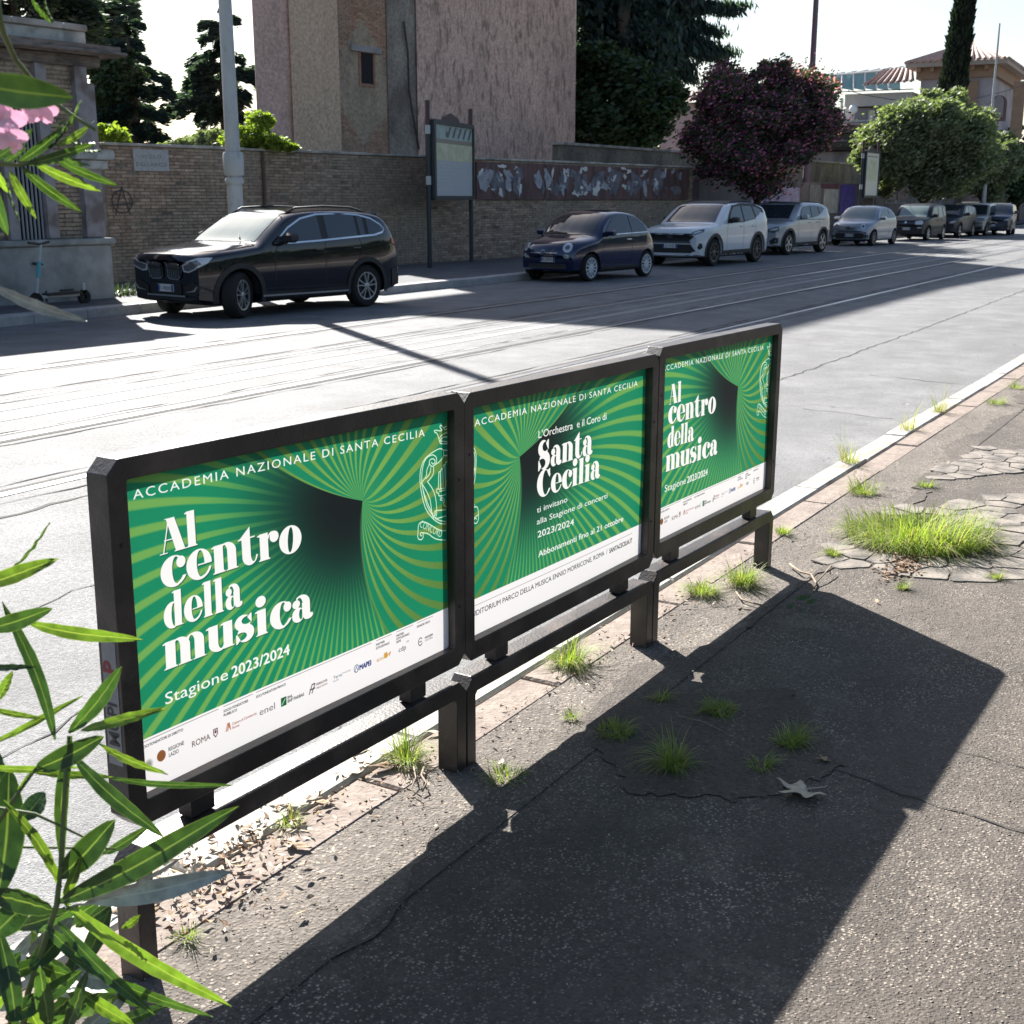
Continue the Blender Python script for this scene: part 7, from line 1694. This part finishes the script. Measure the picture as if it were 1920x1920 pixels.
# ---- weeds
M_grass = leafmat('weed_blade', (.11, .16, .035), (.26, .30, .08), .34, .6); M_dry = leafmat('dry_grass', (.30, .24, .13), (.45, .38, .22), .3, .7)
def tuft(label, c, n, h, spread, mt=None, up_=.5, w_=.0024, dry=.12, root_r=None, group='weeds growing through the pavement'):
    mt = [mt or M_grass, M_dry]; rr = root_r if root_r is not None else spread*.6; bias = R.uniform(0, 6.28)
    a = NR.uniform(0, 6.283, n); r0 = rr*np.sqrt(NR.uniform(0, 1, n)); b = NR.uniform(0, 6.283, n); bx = r0*np.cos(a); by = r0*np.sin(a)
    L_ = h*NR.uniform(.25, 1.2, n)*(.75+.25*np.cos(a-bias)); tilt = NR.uniform(.05, 1, n)**up_*1.15; dx = np.cos(a+NR.normal(0, .6, n)); dy = np.sin(a+NR.normal(0, .6, n)); K = 5; V = np.zeros((n, K+1, 2, 3))
    for i in range(K+1):
        u = i/K; an = tilt*(.35+.9*u); x = bx+dx*L_*u*np.sin(an)*.9; y = by+dy*L_*u*np.sin(an)*.9; z = np.maximum(.002, L_*u*np.cos(np.minimum(1.9, an*1.15)))
        wd = w_*NR.uniform(.8, 1.2)*(1-u)**.7*.5+.0002
        V[:, i, 0] = np.stack([x-dy*wd, y+dx*wd, z], 1); V[:, i, 1] = np.stack([x+dy*wd, y-dx*wd, z], 1)
    V = V+np.array([c[0], c[1], (near_z(c[0], c[1]) if len(c) < 3 else c[2])]); base = np.arange(n)[:, None, None]*(K+1)*2; f = np.array([[2*i, 2*i+1, 2*i+3, 2*i+2] for i in range(K)])[None]
    Fc = (base+f).reshape(-1, 4); mi = np.repeat((NR.uniform(0, 1, n) < dry).astype(int), K)
    o = np_mesh('grass_tuft', V.reshape(-1, 3), Fc, mt, None, mi=mi); return tag(o, label, 'weed', group)
def gz(px, py): p = at_z(px, py, 0); return (p.x, p.y)
tuft('big bright clump of long grass in the broken paving at the right', gz(1715, 1010), 2700, .25, .42, root_r=.34, w_=.0042, up_=.55)
for lb, px, py, n, h, sp in (
 ('small grass tuft just left of the big clump', 1562, 1042, 260, .07, .05), ('weed tuft beside the foot of the far stand leg', 1392, 1095, 420, .20, .09), ('low spreading weed between the two right stand legs', 1318, 1112, 420, .11, .10),
 ('tall grass tuft in front of the rail of the middle frame', 1065, 1245, 420, .17, .09), ('grass tuft in front of the near stand leg pair, beside a brown leaf', 762, 1428, 300, .14, .07), ('flat weed at the foot of the near stand leg pair', 950, 1458, 220, .06, .09),
 ('tiny weed on the pavement between two shadows', 1070, 1347, 90, .05, .03), ('tiny tuft below the big clump', 1692, 1105, 110, .07, .04), ('thin tuft in the far paving at the right edge', 1868, 1085, 130, .07, .05),
 ('feathery grass right behind the far stand leg', 1468, 1000, 130, .10, .06), ('leafy weed along the kerb above the big clump', 1618, 925, 300, .16, .12), ('straggly weed in the lip of the pavement right of the far frame', 1735, 912, 140, .10, .08),
 ('tuft at the kerb backing near the right edge', 1868, 757, 240, .12, .12), ('small kerb weed at the far right', 1905, 728, 160, .12, .10), ('dark weed in the shadow, round', 1352, 1335, 420, .07, .08), ('upright grass in the shadow next to the bare patch', 1262, 1440, 260, .15, .06),
 ('weed on the right rim of the shaded bare patch', 1482, 1395, 280, .09, .07), ('flat weed on the left rim of the shaded bare patch', 1150, 1375, 300, .06, .09), ('small shaded sprig near the tip of the near shadow', 1240, 1312, 110, .07, .04), ('dry sprig by the shaded bare patch', 1425, 1440, 90, .08, .06),
 ('green weed among the dead leaves left of the stand', 545, 1545, 130, .06, .05), ('blurred green sprig on the pavement at the lower left', 350, 1760, 70, .06, .04)):
    tuft(lb, gz(px, py), n, h, sp)
for lb, px, py, n, h, sp in (('tall wispy grass at the kerb right of the far frame', 1592, 868, 110, .28, .10), ('wispy seeding grass on the kerb further along', 1702, 806, 90, .26, .09), ('wispy seeding grass on the kerb, third from the frame', 1760, 772, 90, .28, .09)):
    p = at_z(px, py, 0); tuft(lb, (p.x, p.y, .0), n, h, sp, up_=.9, w_=.003, dry=.5)
tuft('ground weeds in shade at the foot of the gate house and wall corner', tuple(at_z(213, 553, .02)[:2])+(.02,), 420, .32, .35, M_ev, w_=.02, dry=0, root_r=.4)
# ---- dead leaves, twigs
def dleaf_mat(n, c, u): return mat(n, c, .7, .3, var=.25, vscale=60, bump=.2, bscale=90)
M_dl = [dleaf_mat('dead_leaf_tan', (.30, .20, .12), 0), dleaf_mat('dead_leaf_brown', (.17, .095, .055), 0), dleaf_mat('dead_leaf_pale', (.44, .37, .28), 0)]
PL = []
for _t, _r in ((-90, .12), (-62, .30), (-28, .78), (-12, .62), (-2, .40), (14, .62), (30, 1.0), (40, .70), (56, .40), (74, .72), (90, 1.12), (106, .72), (124, .40), (140, .70), (150, 1.0), (166, .62), (182, .40), (192, .62), (208, .78), (242, .30)):
    PL.append((_r*math.cos(math.radians(_t)), _r*math.sin(math.radians(_t))))
OV = [(0,-1),(.25,-.6),(.36,-.1),(.30,.4),(.12,.8),(0,1),(-.12,.8),(-.30,.4),(-.36,-.1),(-.25,-.6)]
def dead_leaf(label, px, py, size, rot, shape, m, curl=.3, tilt=.12, group='dead leaves on the near pavement'):
    c = at_z(px, py, 0); bm = bmesh.new(); vs = [bm.verts.new((x*size, y*size, 0)) for x, y in shape]; bm.faces.new(vs); bmesh.ops.triangulate(bm, faces=bm.faces)
    for _ in range(2): bmesh.ops.subdivide_edges(bm, edges=bm.edges[:], cuts=1); bmesh.ops.triangulate(bm, faces=[f for f in bm.faces if len(f.verts) > 3])
    for v in bm.verts: x, y = v.co.x/size, v.co.y/size; v.co.z = size*(curl*(x*x*.6+y*y*.35)+.05*math.sin(x*7+y*5))
    if shape is PL:
        r_ = bmesh.ops.create_cone(bm, segments=5, radius1=size*.03, radius2=size*.02, depth=size*.8, cap_ends=True, matrix=Matrix.Translation((0, -size*.5, size*.06)) @ Matrix.Rotation(math.pi/2, 4, 'X'))
    me = bpy.data.meshes.new('dead_leaf'); bm.to_mesh(me); bm.free(); me.polygons.foreach_set('use_smooth', [True]*len(me.polygons))
    o = link('dead_leaf', me, m); o.location = (c.x, c.y, near_z(c.x, c.y)+.006+size*.05); o.rotation_euler = (tilt, tilt*.5, rot); md = o.modifiers.new('t', 'SOLIDIFY'); md.thickness = .0012
    return tag(o, label, 'leaf', group)
dead_leaf('large dry plane tree leaf lying in the shadow of the frames', 1508, 1490, .085, 1.0, PL, M_dl[2], .30)
for lb, px, py, s_, r_, sh, m in (('small curled dry leaf on the crack above the plane leaf', 1548, 1428, .028, .6, PL, 0), ('pale oval leaf below the rail, left of the near leg pair', 672, 1414, .034, 1.2, OV, 2), ('curled brown leaf beside the grass tuft by the near leg pair', 722, 1440, .055, 1.0, OV, 1),
    ('pale leaf under the brown curled one', 668, 1452, .030, 1.3, OV, 2), ('tan leaf strip left of the near leg pair', 604, 1508, .032, .9, OV, 0), ('small pale leaf below the big grass clump', 1697, 1106, .026, .5, OV, 2), ('white dry leaf at the foot of the far weed', 1398, 1140, .020, .3, OV, 2),
    ('tan leaf on the road side of the rail gap', 812, 1376, .028, .8, OV, 2), ('dry leaf right of the near legs in the sun', 940, 1432, .022, 1.9, OV, 2), ('pale leaf in the gutter beyond the kerb', 1697, 760, .05, 1.2, OV, 2), ('brown leaf at the lip of the worn edge', 560, 1590, .036, .3, OV, 0),
    ('curled leaf between the litter and the shadow', 545, 1585, .034, 2.2, OV, 2), ('small leaf scrap close to the shadow edge at bottom', 600, 1640, .014, 1.0, OV, 2)):
    dead_leaf(lb, px, py, s_, r_, sh, M_dl[m])
def twig(label, pts, r, m=M_twig):
    b = MB(); b.tube([Vector((*at_z(px, py, 0)[:2], z)) for px, py, z in pts], r, 6); o = b.build('twig', m, smooth=True); return tag(o, label, 'twig', 'twigs on the near pavement')
twig('forked dry branch on the sunlit pavement right of the far leg', [(1480,1062,.012),(1500,1078,.015),(1520,1085,.02),(1530,1098,.012),(1526,1108,.01)], .005); twig('curved side shoot of the dry branch', [(1526,1102,.012),(1545,1088,.03),(1558,1075,.04),(1556,1085,.02)], .003)
twig('bent pale twig near the far shadow corner', [(1380,1115,.012),(1390,1128,.01),(1412,1136,.012),(1440,1142,.010)], .004); twig('thin straw in the shadow beside the upright grass', [(1270,1347,.01),(1320,1360,.012),(1358,1378,.01)], .0016)
twig('broken dry twig below the tuft at the near legs', [(795,1445,.012),(790,1462,.015),(800,1480,.02),(792,1490,.01)], .003); twig('long bent twig below the tuft at the near legs', [(775,1440,.01),(780,1470,.02),(770,1486,.01),(790,1500,.01)], .0022)
GLB = ('green leaf on the far shadow corner, topmost of the fallen four', 'green leaf on the far shadow corner, rightmost of the fallen four', 'green leaf on the far shadow corner, leftmost of the fallen four', 'green leaf on the far shadow corner, lowest of the fallen four')
for i, (px, py, h_) in enumerate(((1492, 1132, .02), (1510, 1140, .02), (1475, 1150, .01), (1500, 1156, .01))):
    p = at_z(px, py, 0); leaf_obj(None, Vector((p.x, p.y, .02)), Vector((p.x+.05, p.y-.05+.02*i, .03)), .018, M_ol, name='fallen_green_leaf'); tag(bpy.context.scene.collection.objects[-1], GLB[i], 'leaf', 'green leaves fallen at the far shadow corner')
def litter(name, label, n, cx, cy, sx, sy, smin, smax, mats, zmax=.03):
    base = np.array([(-1,0,0),(-.3,.3,.1),(.4,.26,.05),(1,0,.12),(.4,-.26,.05),(-.3,-.3,.1)]); n = int(n); q = NR.uniform(0, 6.283, n); s_ = NR.uniform(smin, smax, n); t = NR.normal(0, .35, n)
    x = cx+NR.normal(0, sx, n); y = cy+NR.normal(0, sy, n); V = np.zeros((n, 6, 3))
    for k in range(6):
        bx, by, bz = base[k]; V[:, k, 0] = x+s_*(bx*np.cos(q)-by*np.sin(q)); V[:, k, 1] = y+s_*(bx*np.sin(q)+by*np.cos(q)); V[:, k, 2] = .004+np.abs(s_*(bz+bx*t*.5))+NR.uniform(0, zmax, n)*.4
    Fc = (np.arange(n)[:, None, None]*6+np.array([[0,1,2,3],[0,3,4,5]])[None]).reshape(-1, 4)
    o = np_mesh(name, V.reshape(-1, 3), Fc, mats, None, mi=np.repeat(NR.integers(0, len(mats), n), 2)); tag(o, label, 'litter', kind='stuff'); return o
c = gz(500, 1560); litter('leaf_litter', 'heap of dry oleander leaves against the worn pavement edge', 130, c[0], c[1], .16, .06, .005, .019, M_dl)
c = gz(400, 1650); litter('leaf_litter', 'dry leaves and straw gathered around the first leg', 230, c[0], c[1], .15, .10, .004, .019, M_dl)
c = gz(1700, 1058); litter('leaf_litter', 'brown dead leaves along the lower rim of the big grass clump', 260, c[0], c[1], .16, .04, .008, .02, M_dl[:2])
c = gz(760, 1450); litter('leaf_litter', 'scattered straw bits round the near leg pair', 90, c[0], c[1], .12, .10, .004, .012, M_dl)
c = gz(1200, 1190); litter('leaf_litter', 'scattered bits along the worn edge between the legs', 160, c[0], c[1], .7, .08, .004, .014, M_dl)
# ---- e-scooters left against the gate house
def scooter(label, bx, by, tx, ty, rx, ry, Y, mc, mt_):
    root = empty('kick_scooter', (0, 0, 0), label, 'scooter', 'electric scooters parked by the gate house')
    f = at_y(bx, by, Y); t_ = at_y(tx, ty, Y); r_ = at_y(rx, ry, Y); f.z = .10; r_.z = .10
    m1 = f.lerp(t_, .42); m2 = f.lerp(t_, .70)
    b = MB(); b.tube([f+Vector((0, 0, .02)), t_], .022, 8); b.build('stem', mc, root)
    b = MB(); b.tube([m1, m2], .032, 8); b.build('stem_sleeve', mt_, root)
    b = MB(); b.tube([t_+Vector((-.26, -.05, .03)), t_, t_+Vector((.20, .05, .03))], .02, 8); b.build('handlebar', C_trim, root)
    d = (r_-f); b = MB(); b.tube([f+d*.06+Vector((0, 0, .06)), r_-d*.05+Vector((0, 0, .06))], .03, 6); b.build('deck', mc, root)
    q = Vector((-d.y, d.x, 0)).normalized()*.08; b = MB(); a0 = f+d*.2+Vector((0, 0, .085)); a1 = r_-d*.12+Vector((0, 0, .085)); b.add([a0-q, a1-q, a1+q, a0+q, a0-q+Vector((0,0,.03)), a1-q+Vector((0,0,.03)), a1+q+Vector((0,0,.03)), a0+q+Vector((0,0,.03))], [(0,3,2,1),(4,5,6,7),(0,1,5,4),(1,2,6,5),(2,3,7,6),(3,0,4,7)]); b.build('footboard', C_trim, root)
    for c_ in (f, r_): b = MB(); b.lathe([(.03, -.03), (.11, -.03), (.125, 0), (.11, .03), (.03, .03)], 'y', 18, (c_.x, c_.y, c_.z+.02)); b.build('wheel', C_tyre, root, smooth='auto')
    b = MB(); b.bevbox(r_.x-.03, r_.x+.02, r_.y-.03, r_.y+.03, .16, .34, .01); b.build('mudguard', mc, root)
M_steal = mat('scooter_teal', (.05, .30, .36), .4); M_sred = mat('scooter_red', (.30, .02, .03), .4)
scooter('white scooter with teal sleeve leaning by the gate house plinth', 68, 566, 76, 458, 158, 562, 16.3, M_galv, M_steal)
scooter('dark scooter with red sleeve behind the white one', 92, 560, 84, 496, 175, 556, 16.9, C_trim, M_sred)
# ---- unseen hedge behind the viewer, added to block sky light and darken reflections
hroot = empty('roadside_hedge', (0, -9, 0), 'tall dense hedge along the inner side of the near pavement', 'hedge')
n = 16000; x = NR.uniform(-26, 60, n); z = NR.uniform(0, 1, n)**.8*(3.0+.5*np.sin(x*.35)+.3*np.sin(x*1.1)); y = -.2+NR.normal(0, .45, n)-.03*z
V, Fc = leaves(np.stack([x, y, z], 1), .34, .4); np_mesh('foliage', V, Fc, M_ev, hroot)
b = MB()
for k in range(44): xx = -26+k*2; b.tube([(xx, 0, 0), (xx+.1, 0, 1.8)], [.07, .04], 5)
tag(b.build('trunk', M_bark, hroot), kind='stuff')
